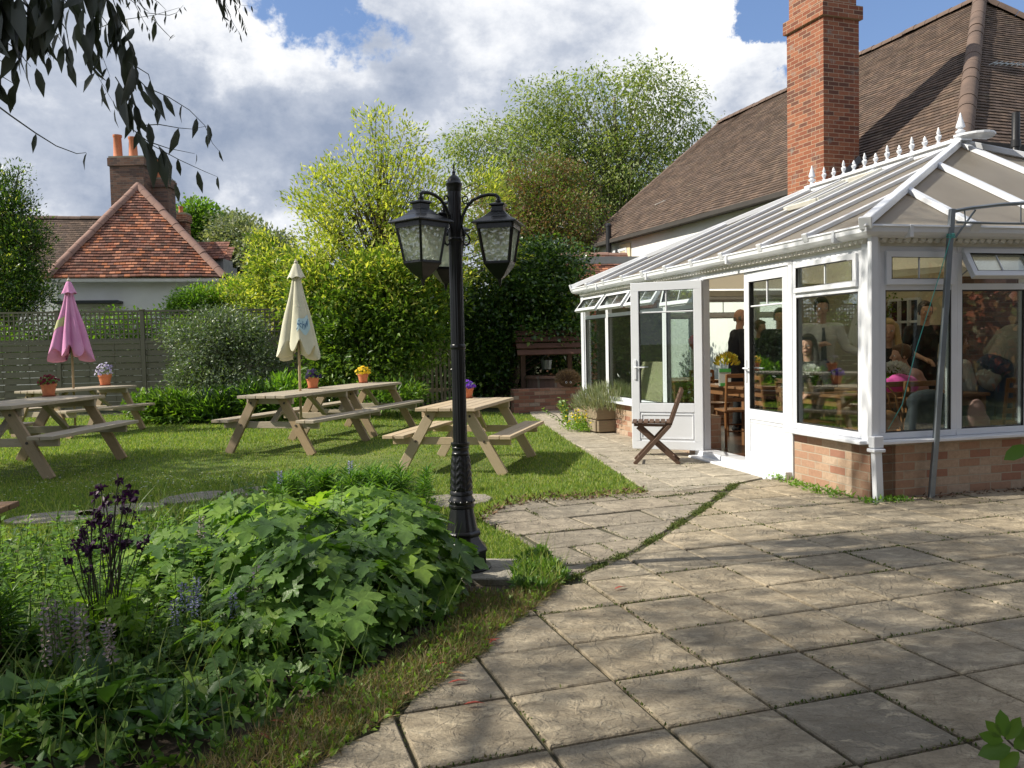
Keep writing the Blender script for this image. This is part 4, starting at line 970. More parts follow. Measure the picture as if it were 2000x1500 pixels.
mb.lathe(rows, n=96, fn=leafrelief, cap=False); mb.build('decorated_sleeve', BLACK, LP, smooth=50)
mb = MB(); mb.lathe([(.072, .368), (.079, .376), (.079, .388), (.074, .392), (.074, .396), (.077, .405), (.077, .42), (.070, .43), (.066, .447), (.071, .452), (.071, .466), (.064, .478)], n=40, cap=False)
for k in range(12): mb.ell((.074*cos(k*pi/6), .074*sin(k*pi/6), .412), (.010, .014, .010), 8)
mb.build('collar', BLACK, LP, smooth=40)
mb = MB(); mb.lathe([(.053, .695), (.054, .705), (.050, .71), (.050, .73), (.053, .735), (.053, .74), (.050, .745), (.058, .755), (.058, .768), (.044, .77)], n=36, cap=False); mb.lathe([(.043, 1.335), (.047, 1.34), (.047, 1.36), (.043, 1.366)], n=36, cap=False); mb.lathe([(.041, 1.985), (.045, 1.99), (.045, 2.0), (.041, 2.006)], n=36, cap=False)
mb.build('ring', BLACK, LP, smooth=40)
mb = MB(); mb.lathe([(.043, .76), (.0425, 1.3), (.0405, 2.0), (.0405, 2.30)], n=72, fn=lambda a, z: 1-.055*(1 if cos(16*a) > .2 else 0), cap=False); mb.build('pole', BLACK, LP, smooth=50)
mb = MB(); mb.lathe([(.0405, 2.28), (.046, 2.30), (.046, 2.315), (.050, 2.32), (.050, 2.33), (.044, 2.335), (.040, 2.35), (.028, 2.37), (.012, 2.38), (.009, 2.39), (.012, 2.396), (.007, 2.402), (.005, 2.43), (.001, 2.452)], n=28); mb.build('finial', BLACK, LP, smooth=45)
LGL = glassm('hammered_glass', (.55, .62, .56), 1., .12, 48, .16)
def seed_glass():
    "pressed honeycomb glass: pale, milky, strongly dimpled"
    m, nt, p, out = _nt('hammered_lantern_glass'); nt.nodes.remove(p); co = _coord(nt)
    v = nt.nodes.new('ShaderNodeTexVoronoi'); v.inputs['Scale'].default_value = 32; nt.links.new(co, v.inputs['Vector'])
    b = nt.nodes.new('ShaderNodeBump'); b.inputs['Strength'].default_value = 1.; b.inputs['Distance'].default_value = .012; nt.links.new(v.outputs['Distance'], b.inputs['Height'])
    t = nt.nodes.new('ShaderNodeBsdfTransparent'); t.inputs[0].default_value = (.72, .78, .72, 1)
    d = nt.nodes.new('ShaderNodeBsdfTranslucent'); d.inputs[0].default_value = (.95, 1., .86, 1); nt.links.new(b.outputs[0], d.inputs['Normal'])
    g = nt.nodes.new('ShaderNodeBsdfGlossy'); g.inputs['Roughness'].default_value = .10; nt.links.new(b.outputs[0], g.inputs['Normal'])
    m1 = nt.nodes.new('ShaderNodeMixShader'); m1.inputs[0].default_value = .72; nt.links.new(t.outputs[0], m1.inputs[1]); nt.links.new(d.outputs[0], m1.inputs[2])
    m2 = nt.nodes.new('ShaderNodeMixShader'); m2.inputs[0].default_value = .22; nt.links.new(m1.outputs[0], m2.inputs[1]); nt.links.new(g.outputs[0], m2.inputs[2]); nt.links.new(m2.outputs[0], out.inputs[0]); return m
LGL = seed_glass()
for th_ in (radians(-12), radians(228), radians(108)):
    R = Matrix.Rotation(th_, 4, 'Z'); ds = []
    mb = MB(); zt_ = 2.235
    pts = [(.040, 2.085), (.050, 2.135), (.075, 2.185), (.115, 2.225), (.165, 2.245), (.215, 2.252), (.255, 2.247), (.272, 2.232), (.270, 2.21)]
    mb.tube([(x, 0, z) for x, z in pts], [.009, .009, .0095, .010, .010, .010, .011, .012, .013], 8)
    mb.lathe([(.008, 2.19), (.017, 2.20), (.019, 2.212), (.012, 2.225)], (.27, 0, 0), 14)
    arm = mb.build('arm', BLACK, LP, smooth=60); ds.append(arm)
    mb = MB()
    sp = [(.098, 2.213), (.078, 2.205), (.060, 2.208), (.050, 2.222), (.052, 2.242), (.066, 2.252), (.080, 2.246), (.084, 2.232), (.076, 2.225)]
    mb.tube([(x, 0, z) for x, z in sp], .0045, 6); ds.append(mb.build('scroll', BLACK, arm, smooth=60)); mb = MB()
    sp = [(.042, 2.10), (.046, 2.06), (.062, 2.035), (.082, 2.015), (.092, 1.99), (.084, 1.965), (.066, 1.958), (.050, 1.968), (.046, 1.985)]
    mb.tube([(x, 0, z) for x, z in sp], .006, 6); ds.append(mb.build('scroll', BLACK, arm, smooth=60))
    # lantern: square tapered body
    def sq(h, z, cx=.27): return [(cx-h, -h, z), (cx+h, -h, z), (cx+h, h, z), (cx-h, h, z)]
    def sqs(prof, nm, par=LP, mat=BLACK, bev=.002):
        mb = MB(); rows = [sq(h, z) for h, z in prof]
        mb.grid(rows, closed_v=True, cap=True); o = mb.build(nm, mat, par, bevel=bev); ds.append(o); return o
    ln = sqs([(.026, 2.20), (.046, 2.192), (.046, 2.182), (.036, 2.178), (.036, 2.150), (.044, 2.145), (.060, 2.128), (.078, 2.112), (.122, 2.086), (.134, 2.078), (.134, 2.070), (.112, 2.068)], 'lantern')
    zt2, zb2, ht, hb = 2.068, 1.842, .104, .072
    mb = MB(); 
    for sx in (-1, 1):
        for sy in (-1, 1): mb.bar((.27+sx*ht, sy*ht, zt2), (.27+sx*hb, sy*hb, zb2), .014, .014, (sx, sy, 0))
    for h, z, w in ((ht, zt2-.014, .028), (hb, zb2+.004, .012)):
        for s_ in (-1, 1): mb.box((.27, s_*h, z), (2*h, .012, w)); mb.box((.27+s_*h, 0, z), (.012, 2*h, w))
    ds.append(mb.build('lantern_frame', BLACK, ln))
    for i in range(4):
        c, s = [(1, 0), (0, 1), (-1, 0), (0, -1)][i]; mb = MB(); a, b = ht-.004, hb-.004
        P = [(.27+c*a-s*(a-.004), s*a+c*(a-.004), zt2-.02), (.27+c*a+s*(a-.004), s*a-c*(a-.004), zt2-.02), (.27+c*b+s*(b-.004), s*b-c*(b-.004), zb2+.004), (.27+c*b-s*(b-.004), s*b+c*(b-.004), zb2+.004)]
        mb.face(P); ds.append(mb.build('glass_pane', LGL, ln))
    mb = MB(); mb.tube([(.27, 0, 2.07), (.27, 0, 2.02)], .016, 10); mb.ell((.27, 0, 1.985), (.028, .028, .042), 12); ds.append(mb.build('bulb', plain('frosted_bulb', (.6, .6, .58), None, .4), ln, smooth=0))
    sqs([(.078, 1.848), (.080, 1.838), (.074, 1.828), (.052, 1.795), (.030, 1.765), (.012, 1.748), (.009, 1.735), (.003, 1.705)], 'lantern_base', ln)
    for o in ds: o.data.transform(R)

# ---------------------------------------------------------------- picnic tables
def plank(mb, x, y, z, w, L, th): mb.box((x, y, z), (w, L, th), uvo=None)
def picnic(label, x, y, yaw, sc, mat, group='picnic tables on the lawn', dz=0.):
    t = thing('picnic_table', label, 'picnic table', (x, y, dz-.01), yaw, group, scale=sc); L = 1.82
    for k in range(5 if True else 6):
        mb = MB(); mb.box(((k-2)*.142, random.uniform(-.006, .006), .745), (.134, L, .038)); mb.build('table_board', mat, t, bevel=.004)
    for s in (-1, 1):
        for k in range(2):
            mb = MB(); mb.box((s*(.555+k*.132), random.uniform(-.006, .006), .435), (.124, L, .038)); mb.build('seat_board', mat, t, bevel=.004)
    for yy in (-.70, .70):
        o = -.022 if yy < 0 else .022
        mb = MB(); mb.bar((-.34, yy, .685), (.34, yy, .685), .040, .08, (0, 0, 1)); mb.build('top_bearer', mat, t, bevel=.004)
        mb = MB(); mb.bar((-.70, yy, .375), (.70, yy, .375), .040, .085, (0, 0, 1)); mb.build('seat_bearer', mat, t, bevel=.004)
        for s in (-1, 1):
            mb = MB(); yo = yy+(-.043 if yy < 0 else .043)
            mb.bar((s*.62, yo, .0), (s*.20, yo, .725), .044, .115, Vector((s*.87, 0, .5))); lg = mb.build('leg', TWOOD if mat is TWOODG else mat, t, bevel=.004)
            mb = MB()
            for (bx, bz) in ((s*.245, .66), (s*.405, .375)): mb.lathe([(.012, 0), (.012, .006)], (0, 0, 0), 8) if False else mb.tube([(bx, yo+(-.021 if yy < 0 else .021), bz), (bx, yo+(-.029 if yy < 0 else .029), bz)], .015, 8)
            mb.build('bolt', plain('rusty_bolt', (.06, .045, .035), None, .6), lg)
        mb = MB(); mb.bar((0, yy-.04*(1 if yy > 0 else -1), .40), (0, yy*.35, .70), .04, .075, (1, 0, 0)); mb.build('brace', mat, t, bevel=.004)
    return t
TAB = {}
TAB['T3'] = picnic('pale new pine picnic table just behind the lamp post', -.513, 9.75, -.241, .955, NWOOD)
TAB['T2a'] = picnic('weathered picnic table with the closed cream parasol through it', -3.003, 11.87, -.307, 1.035, TWOODG)
TAB['T2b'] = picnic('weathered picnic table set end-on behind the cream parasol table, yellow pansies on it', -2.53, 13.88, -.286, 1.02, TWOODG)
TAB['T1'] = picnic('weathered picnic table at the left edge with the dark red pansies on it', -5.80, 10.13, -.03, 1.1, TWOODG)
TAB['T0'] = picnic('weathered picnic table with the closed pink parasol through it', -7.55, 14.65, -.367, 1.04, TWOODG)
# brown table cut by the left edge of the picture
c = W(42, 984, 3.55)
t = thing('garden_table', 'brown wooden garden table whose corner pokes in at the left edge near the columbines', 'table', (c.x-.45, c.y-.22, 0), .12)
for k in range(5): mb = MB(); mb.box((0, -.20+k*.10, c.z-.012), (.86, .092, .024)); mb.build('table_board', wood('oiled_wood', (.20, .11, .055), (.27, .16, .085), (.15, .08, .04)), t, bevel=.003)
mb = MB(); mb.box((0, 0, c.z-.055), (.74, .40, .06)); mb.build('apron', BWOOD, t)
for sx in (-1, 1):
    for sy in (-1, 1): mb = MB(); mb.bar((sx*.325, sy*.18, 0), (sx*.325, sy*.18, c.z-.02), .05, .05, (0, 1, 0)); mb.build('leg', BWOOD, t, bevel=.004)

# ---------------------------------------------------------------- parasols
def parasol(label, base, ztop, Hc, rb, cols, mat, text=None, patch=None, seed=1, tiltx=0., cat='parasol'):
    t = thing('closed_parasol', label, cat, (base[0], base[1], 0), 0, 'closed parasols'); t.rotation_euler = (0, tiltx, 0); r = random.Random(seed)
    mb = MB(); mb.tube([(0, 0, 0), (0, 0, ztop)], .019, 12); mb.build('pole', TWOOD if not text else NWOOD, t, smooth=0)
    ph = [r.uniform(0, 6) for _ in range(4)]; zb = ztop-Hc
    def rad(a, u):        # u 0 top .. 1 bottom
        fl = math.exp(-((((a+1.0+pi) % (2*pi))-pi)/.55)**4) if text else 0.
        base_ = .040+rb*(.25+.75*u)*(u**.55)
        fold = .42*abs(sin(4*a+ph[0]+.5*sin(a+ph[1])))**.8+.12*sin(3*a+ph[2])
        fold = fold*(1-fl)+.34*fl
        return base_*(.68+fold*min(1, .3+u))
    def sag(a, u): return (.14*abs(sin(4*a+ph[0]+.3))**1.5+.05*sin(2*a+ph[3]))*max(0, u-.6)/.4
    def surf(a, u, off=0.): q = rad(a, u)+off; return (q*cos(a), q*sin(a), ztop-.03-u*(Hc-.03)-sag(a, u)*1.3)
    n = 96; rows = [[surf(2*pi*k/n, i/26) for k in range(n)] for i in range(27)]
    for f, dz in ((.80, -.03), (.55, -.01), (.3, .04)): rows.append([(x*f, y*f, z-dz*(-1)*.5-.035*(1-f)*sin(5*2*pi*k/n)) for k, (x, y, z) in enumerate(rows[26])])
    mb = MB(); mb.grid(rows, closed_v=True); mb.build('canopy', mat, t, smooth=70)
    # cap with its own flared skirt
    mb = MB(); rows = []
    for i in range(10):
        u = i/9; rows.append([((.030+.068*u**.7+(.022*u*u))*(1+.10*u*sin(6*a+1))*cos(a), (.030+.068*u**.7+.022*u*u)*(1+.10*u*sin(6*a+1))*sin(a), ztop+.02-u*.20-.012*u*sin(6*a)) for a in [2*pi*k/48 for k in range(48)]])
    mb.grid(rows, closed_v=True); mb.build('canopy_cap', mat, t, smooth=60)
    mb = MB(); mb.lathe([(.012, 0), (.022, .01), (.030, .03), (.022, .045), (.012, .05), (.016, .06), (.004, .075)], (0, 0, ztop+.01), 14); mb.build('finial', plain('parasol_finial', cols, None, .6), t, smooth=60)
    mb = MB(); mb.tube([(.02, 0, zb-.10), (.05, 0, zb-.13), (.03, 0, zb-.17), (.015, 0, zb-.16)], .005, 6); mb.build('cord', WHITE2, t)
    return t, surf
PINK = plain('pink_canvas', (.72, .34, .56), (.60, .24, .46), .85, 3, .3, 120, spec=.2)
CRM = plain('cream_canvas', (.66, .64, .50), (.56, .54, .41), .85, 3, .3, 120, spec=.2)
p1, s1 = parasol('closed faded pink parasol standing through the picnic table at the left', W(143, 745, 14.5), 2.60, 1.12, .30, (.6, .55, .45), PINK, seed=4)
p2, s2 = parasol('closed cream parasol with blue script lettering standing through the picnic table', W(586, 755, 12.0), 2.57, 1.10, .235, (.35, .33, .28), CRM, text=1, seed=6)
def on_canopy(surf, a0, a1, u0, u1, nm, mat, par, off, shear=0., n=14):
    mb = MB(); mb.grid([[surf(a0+(a1-a0)*i/n, u0+(u1-u0)*j/n+shear*i/n, off) for i in range(n+1)] for j in range(n+1)]); return mb.build(nm, mat, par, smooth=80)
on_canopy(s2, radians(-80), radians(-30), .70, .86, 'printed_patch', plain('pale_blue_print', (.42, .62, .70), (.50, .64, .66), .9), p2, .004, -.07)
on_canopy(s1, radians(-140), radians(-95), .60, .74, 'printed_patch', plain('faded_green_print', (.45, .50, .22), (.55, .48, .30), .9), p1, .004, -.12)
def lettering(txt, surf, par, a0, u0, size, ca, mat, shear_u=0.):
    cu = bpy.data.curves.new('t', 'FONT'); cu.body = txt; cu.size = 1.; cu.shear = .35; cu.resolution_u = 3
    o = bpy.data.objects.new('t', cu); COL.objects.link(o); me = bpy.data.meshes.new_from_object(o.evaluated_get(bpy.context.evaluated_depsgraph_get())); bpy.data.objects.remove(o); me.name = 'lettering'
    bm = bmesh.new(); bm.from_mesh(me); bmesh.ops.subdivide_edges(bm, edges=[e for e in bm.edges if e.calc_length() > .12], cuts=2)
    for v in bm.verts:
        x, y = v.co.x*size, v.co.y*size; v.co = surf(a0+x*ca, u0-y+shear_u*x, .007)
    bmesh.ops.recalc_face_normals(bm, faces=bm.faces)
    bm.to_mesh(me); bm.free(); me.materials.append(mat); q = bpy.data.objects.new('lettering', me); COL.objects.link(q); q.parent = par; return q
lettering('Schw', s2, p2, radians(-84), .83, .125, 3.2, plain('navy_print', (.02, .10, .25), None, .8), -.35)

# ---------------------------------------------------------------- flower pots on the tables
def pot(label, pos, r, flow, nfl, sc=1., saucer=True, upright=False, ll=.022):
    t = thing('flower_pot', label, 'flower pot', pos, 0, 'terracotta pots on the picnic tables'); h = r*1.75
    mb = MB(); mb.lathe([(r*.68, .012), (r*.92, h*.78), (r*1.0, h*.78), (r*1.03, h), (r*.93, h), (r*.88, h*.8), (r*.4, h*.78)], n=28); mb.build('pot', TERRA, t, smooth=40)
    mb = MB(); mb.lathe([(r*.75, 0), (r*.95, .018), (r*.90, .018), (r*.7, .008)], n=24); mb.build('saucer', plain('dark_saucer', (.35, .12, .07), None, .7), t, smooth=40)
    n = 240; d = rvec(n); d[:, 2] = abs(d[:, 2]); P = np.array(pos)+np.array([0, 0, h*.9])+d*np.array([r*1.25, r*1.25, r*(1.1 if not upright else 1.5)])*rng.random((n, 1))**.5
    leaves('foliage', P, nrm(d+rvec(n)*.6), rvec(n)+np.array([0, 0, 1]), rng.uniform(.7, 1.3, n)*ll*1.4, rng.uniform(.7, 1.2, n)*ll*(.8 if not upright else .3), leafm('pansy_leaf', [(.05, .12, .025), (.10, .20, .04), (.17, .27, .06)]), t, 'simple')
    n = nfl; d = nrm(rvec(n)+np.array([0, -.35, .55])); d[:, 2] = abs(d[:, 2]); C0 = np.array(pos)+np.array([0, 0, h*.95])+d*np.array([r*1.35, r*1.35, r*(1.25 if not upright else 1.9)])*rng.uniform(.75, 1.05, (n, 1))
    fa = nrm(d+np.array([0, -.8, .2])+rvec(n)*.3); k = 5; ii = np.repeat(np.arange(n), k); side = nrm(np.cross(fa, rvec(n))); s2_ = np.cross(fa, side); an = np.tile(np.arange(k)*2*pi/k, n)
    ax = side[ii]*np.cos(an)[:, None]+s2_[ii]*np.sin(an)[:, None]+fa[ii]*.15
    leaves('petals', C0[ii], ax, fa[ii], ll*1.1, ll*1.25, leafm('petal_'+flow[0], flow[1], .6, .2, .2, (1, 1, 1)), t, 'simple'); return t
def tp(px, py, tk, r):
    "point on a table top under a pixel, kept on the boards"
    tb = TAB[tk]; zt = .764*tb.scale[0]-.01; g = G(px, py, zt); M = root_mat(tb); l = M.inverted() @ Vector((g.x, g.y, zt)); l.x = max(-.24, min(.24, l.x)); l.y = max(-.78, min(.78, l.y)); g = M @ l; return (g.x, g.y, zt)
pot('terracotta pot of dark red pansies on the left edge table', tp(72, 775, 'T1', .09), .098, ('dark_red', [(.12, .01, .02), (.22, .02, .03), (.09, .01, .03)]), 34)
pot('terracotta pot of pale lilac and white violas beside the pink parasol', tp(136, 751, 'T0', .11), .118, ('lilac', [(.55, .52, .7), (.7, .68, .75), (.12, .08, .25), (.4, .35, .6)]), 46, upright=True, ll=.026)
pot('terracotta pot of blackish violet pansies beside the cream parasol', tp(572, 759, 'T2a', .1), .098, ('black_violet', [(.02, .012, .05), (.04, .02, .10), (.015, .01, .03)]), 60)
pot('terracotta pot of bright yellow pansies on the far table', tp(704, 748, 'T2b', .1), .098, ('yellow', [(.85, .55, .02), (.9, .65, .03), (.8, .45, .02)]), 60)
pot('terracotta pot of violet pansies on the new pine table by the lamp post', tp(918, 772, 'T3', .1), .078, ('violet', [(.12, .03, .42), (.22, .06, .6), (.3, .15, .6)]), 44, ll=.019)

# ---------------------------------------------------------------- folding chair, board, planter
fc = G(1285, 905); FC = thing('folding_chair', 'dark brown slatted folding garden chair by the open conservatory door', 'folding chair', (fc.x+.0, fc.y+.12, 0), radians(80))
# local: back at -y, front at +y (front faces left in the picture after the turn)
for s in (-1, 1):
    mb = MB(); mb.bar((s*.19, .24, 0), (s*.19, -.16, .44), .026, .045, (0, 1, .9)); mb.bar((s*.19, -.16, .44), (s*.19, -.30, .84), .024, .040, (0, 1, .4)); mb.build('leg', BWOOD, FC, bevel=.004)
    mb = MB(); mb.bar((s*.16, -.26, 0), (s*.16, .20, .42), .026, .045, (0, -1, .9)); mb.build('leg', BWOOD, FC, bevel=.004)
for s in (-1, 1): mb = MB(); mb.bar((s*.175, -.17, .435), (s*.175, .24, .445), .024, .03); mb.build('seat_rail', BWOOD, FC, bevel=.003)
for k in range(7): mb = MB(); mb.box((0, .235-k*.064, .468), (.42, .052, .014)); mb.build('seat_slat', BWOOD, FC, bevel=.002)
for z, y in ((.81, -.295), (.755, -.274), (.70, -.255)): mb = MB(); mb.bar((-.20, y+.015, z), (.20, y+.015, z), .014, .042, (0, -.35, 1)); mb.build('back_slat', BWOOD, FC, bevel=.003)
for (y, z) in ((.20, .05), (-.20, .06), (-.205, .57)): mb = MB(); mb.tube([(-.18, y, z), (.18, y, z)], .011, 8); mb.build('rung', BWOOD, FC)
pc = G(1180, 846); PLT = thing('sleeper_planter', 'weathered timber trough planter against the conservatory wall', 'planter', (pc.x+.12, pc.y+.55, 0), YC)
for (yy, nm) in ((-.50, 0), (.50, 0)):
    for k in range(2): mb = MB(); mb.box((0, yy, .11+k*.19), (.72+.06*k, .075, .18)); mb.build('timber', ROTW, PLT, bevel=.012)
for xx in (-.36, .36):
    for k in range(2): mb = MB(); mb.box((xx, 0, .11+k*.19), (.07, .98, .18)); mb.build('timber', ROTW, PLT, bevel=.012)
mb = MB(); mb.box((0, 0, .18), (.64, .92, .33)); mb.build('soil', SOIL, PLT)
# lavender in it
LV = thing('lavender', 'grey-green lavender bush growing in the timber planter', 'shrub', (pc.x+.12, pc.y+.5, .33))
n = 3600; d = rvec(n); d[:, 2] = abs(d[:, 2]); c0 = np.array([pc.x+.12, pc.y+.3, .36]); P = c0+d*np.array([.62, .75, .38])*(.25+.7*rng.random((n, 1))**.6)
leaves('foliage', P, nrm(d*.7+np.array([0, 0, .9])+rvec(n)*.3), rvec(n), rng.uniform(.06, .15, n), .012, leafm('lavender_leaf', [(.16, .20, .11), (.24, .28, .16), (.32, .34, .22), (.20, .19, .10)], .7, .2), LV, 'blade')
yc_ = G(1130, 842); YF = thing('yellow_flower_clump', 'bright green clump with small yellow flowers at the foot of the planter', 'flowers', (yc_.x, yc_.y, 0))
n = 2600; t_ = rng.random(n); P = np.column_stack([yc_.x+.02+rng.normal(0, .15, n)+t_*.25, yc_.y+.1+rng.normal(0, .13, n)-t_*.12, np.abs(rng.normal(0, .13, n))*(1.1-t_*.75)+.02])
leaves('foliage', P, rvec(n)+np.array([0, 0, .5]), rvec(n)+np.array([0, 0, 1]), .035, .02, leafm('bright_leaf', [(.10, .22, .03), (.20, .34, .05), (.30, .42, .07)]), YF)
n = 130; t_ = rng.random(n); P = np.column_stack([yc_.x+rng.normal(0, .13, n)+t_*.3, yc_.y+rng.normal(0, .1, n)-t_*.12, .14+np.abs(rng.normal(.1, .12, n))*(1.1-t_*.85)])
leaves('flowers', P, rvec(n), rvec(n)+np.array([0, -.5, 1]), .035, .035, leafm('yellow_petal', [(.8, .6, .02), (.85, .7, .05)], .6, .2, .2, (1, 1, 1)), YF)
eu = G(1095, 838); EU = thing('leafy_shoots', 'pale green leaning shoots left of the yellow flowers', 'plant', (eu.x, eu.y, 0)); mb = MB(); P = []; A = []
for k in range(7):
    a = random.uniform(-.5, .5); e_ = Vector((eu.x-.15+a*.5, eu.y+random.uniform(-.1, .2), .42+random.uniform(-.1, .1))); b_ = Vector((eu.x+.12, eu.y+.1, 0)); mb.tube([b_, b_.lerp(e_, .5)+Vector((.03, 0, .05)), e_], .006, 5)
    for j in range(26): q = b_.lerp(e_, .25+.75*j/26); P.append(q); A.append(Vector((random.gauss(0, 1), random.gauss(0, 1), .4)))
leaves('foliage', np.array(P), nrm(np.array(A)), rvec(len(P))+np.array([0, 0, 1]), .07, .03, leafm('pale_leaf', [(.18, .28, .08), (.30, .40, .14)]), EU); mb.build('stems', leafm('stem_green', [(.10, .16, .04), (.14, .2, .06)]), EU, world=True)

# ---------------------------------------------------------------- gazebo pole with twine
gb = G(1821, 971); GZ = thing('gazebo_frame', 'bare grey metal gazebo corner with curved top rails, its leg leaning by the brick wall', 'gazebo', (gb.x, gb.y, 0))
top = W(1858, 405, gb.y+.0); lean = top-gb
def gpt(px, py, dY=0.): return W(px, py, gb.y+dY)
bend = [gb, gpt(1829, 860), gpt(1833, 740), gpt(1845, 600), top]
mb = MB(); mb.tube([gpt(1819, 972), gpt(1822, 930), gpt(1828, 860), gpt(1836, 740), gpt(1847, 600), gpt(1853, 500), gpt(1860, 408)], [.031]*7, 4); mb.build('leg', GREYM, GZ, world=True, bevel=.004)
rail = [gpt(1860, 413), gpt(1900, 406, -.02), gpt(1950, 400, -.05), gpt(2010, 396, -.1), gpt(2100, 394, -.2), gpt(2220, 410, -.3)]
mb = MB(); mb.tube(rail, .016, 6); mb.build('curved_rail', GREYM, GZ, world=True, smooth=40)
mb = MB(); mb.tube([gpt(1868, 434), gpt(1940, 436, -.05), gpt(2020, 437, -.1), gpt(2220, 440, -.2)], .010, 6); mb.tube([gpt(1884, 410), gpt(1886, 437)], .006, 5); mb.tube([gpt(1994, 398, -.1), gpt(1994, 437, -.1)], .006, 5); mb.build('cross_rail', GREYM, GZ, world=True)
mb = MB(); mb.tube([gpt(1905, 410, 0), gpt(1866, 464, -.01)], .008, 6); mb.build('brace', GREYM, GZ, world=True)
TW = thing('twine', 'thin turquoise twine tied round the gazebo leg and running down to the sill', 'twine', top); mt = plain('turquoise_twine', (.10, .55, .52), None, .8)
mb = MB(); mb.tube([gpt(1857, 463, -.035), gpt(1828, 560, .0), gpt(1790, 680, .02), gpt(1762, 790, .03), gpt(1735, 838, .1)], .0035, 5)
for k in range(3): mb.tube([Vector(gpt(1857, 458+k*3))+Vector((.032*cos(a), .032*sin(a), 0)) for a in [2*pi*i/12 for i in range(13)]], .0035, 5)
mb.build('knotted_cord', mt, TW, world=True)

# ---------------------------------------------------------------- wishing well, low wall, ornaments at the garden end
w0 = W(1068, 758, 18.6); WW = thing('wishing_well', 'old wishing well with a planked pitched roof in the shade of the ivy', 'well', (w0.x, w0.y, 0), .1)
zr0, zr1 = W(1060, 645, 18.6).z, W(1060, 692, 18.6).z
for s in (-1, 1): mb = MB(); mb.box((s*.52, 0, .9), (.10, .10, 1.8)); mb.build('post', BWOOD, WW)
RWOOD = wood('red_brown_shingle', (.11, .05, .035), (.15, .068, .045), (.08, .035, .025), .8)
for s in (-1, 1):
    mb = MB()
    for k in range(4):
        y0 = s*(.02+k*.15); mb.bar((-.70+.06*k*(0), y0+s*.08, zr0-.0-k*.14-.06), (.70, y0+s*.08, zr0-k*.14-.06), .17, .02, (0, s*.7, 1))
    mb.build('roof_boards', RWOOD, WW)
mb = MB(); mb.tube([(-.56, 0, 1.25), (.56, 0, 1.25)], .045, 10); mb.tube([(.56, 0, 1.25), (.66, 0, 1.25), (.66, 0, 1.08), (.74, 0, 1.08)], .012, 6); mb.build('windlass', BWOOD, WW)
mb = MB(); mb.lathe([(.46, 0), (.46, .62), (.50, .62), (.50, .68), (.40, .68), (.40, .2)], n=28); mb.build('well_ring', BR3, WW)
mb = MB(); mb.lathe([(.10, .82), (.13, 1.02), (.12, 1.02), (.09, .84)], n=16); mb.tube([(-.12, 0, 1.02), (0, 0, 1.14), (.12, 0, 1.02)], .006, 5); mb.build('bucket', GREYM, WW)
la, lb_ = G(1004, 805), G(1114, 800); LW = thing('low_brick_wall', 'low wall of old weathered bricks in front of the wishing well', 'wall', (la.x, la.y, 0))
ld = (lb_-la).normalized(); mb = MB(); L_ = (lb_-la).length+.4; a = la; b = la+ld*L_
BR4 = brick('old_garden_brick', [(.28, .13, .09), (.34, .17, .12), (.24, .12, .09), (.40, .26, .20), (.20, .10, .08), (.36, .30, .25)], (.20, .17, .13), stain=((.14, .13, .10), .5))
nn_ = Vector((-ld.y, ld.x, 0))*.22
for p, q in ((a, b), (b, b+nn_), (a+nn_, a)): L = (q-p).length; mb.face([(p.x, p.y, -.05), (q.x, q.y, -.05), (q.x, q.y, .46), (p.x, p.y, .46)], [(0, 0), (L, 0), (L, .5), (0, .5)])
mb.face([(a.x, a.y, .46), (b.x, b.y, .46), ((b+nn_).x, (b+nn_).y, .46), ((a+nn_).x, (a+nn_).y, .46)], [(0, 0), (L_, 0), (L_, .2), (0, .2)])
mb.face([((b+nn_).x, (b+nn_).y, -.05), ((a+nn_).x, (a+nn_).y, -.05), ((a+nn_).x, (a+nn_).y, .46), ((b+nn_).x, (b+nn_).y, .46)]); mb.build('wall', BR4, LW, world=True, merge=False)
hg = W(1109, 748, 17.5); HG = thing('bristly_ornament', 'round brown bristly garden ornament with two white-ringed eyes on the low wall', 'ornament', (hg.x, hg.y, .46)); hc = Vector((hg.x, hg.y, .62))
mb = MB(); mb.ell(hc, (.20, .20, .15), 16); mb.build('body', plain('brown_bristle', (.16, .10, .06), (.10, .06, .035), .95), HG, smooth=0, world=True)
n = 1500; d = rvec(n); d[:, 2] = np.abs(d[:, 2])*1.1-.2; d = nrm(d); leaves('bristles', np.array(hc)+d*np.array([.19, .19, .14]), d+rvec(n)*.25, rvec(n), .11, .008, leafm('bristle', [(.22, .14, .08), (.32, .22, .13), (.14, .09, .05)], .8, .1), HG, 'blade')
for s in (-.045, .045):
    mb = MB(); mb.ell(hc+Vector((s, -.23, -.04)), (.024, .014, .024), 12); ey = mb.build('eye', WHITE, HG, smooth=0, world=True); mb = MB(); mb.ell(hc+Vector((s, -.243, -.04)), (.012, .008, .012), 10); mb.build('pupil', BLACK, ey, world=True)
SH = thing('shed', 'low dark flat roofed shed top showing above the shrubs behind the cream parasol', 'shed', W(560, 520, 23)); a = W(497, 519, 22.5); b = W(640, 515, 23)
mb = MB(); mb.bar(a, b, 2.0, .10); mb.build('roof', plain('dark_felt', (.05, .055, .06)), SH, world=True); mb = MB(); mb.bar(Vector((a.x+.1, a.y, a.z/2)), Vector((b.x-.1, b.y, a.z/2)), 1.8, a.z-.12); mb.build('wall', plain('shed_dark', (.06, .05, .04), None, .9), SH, world=True)
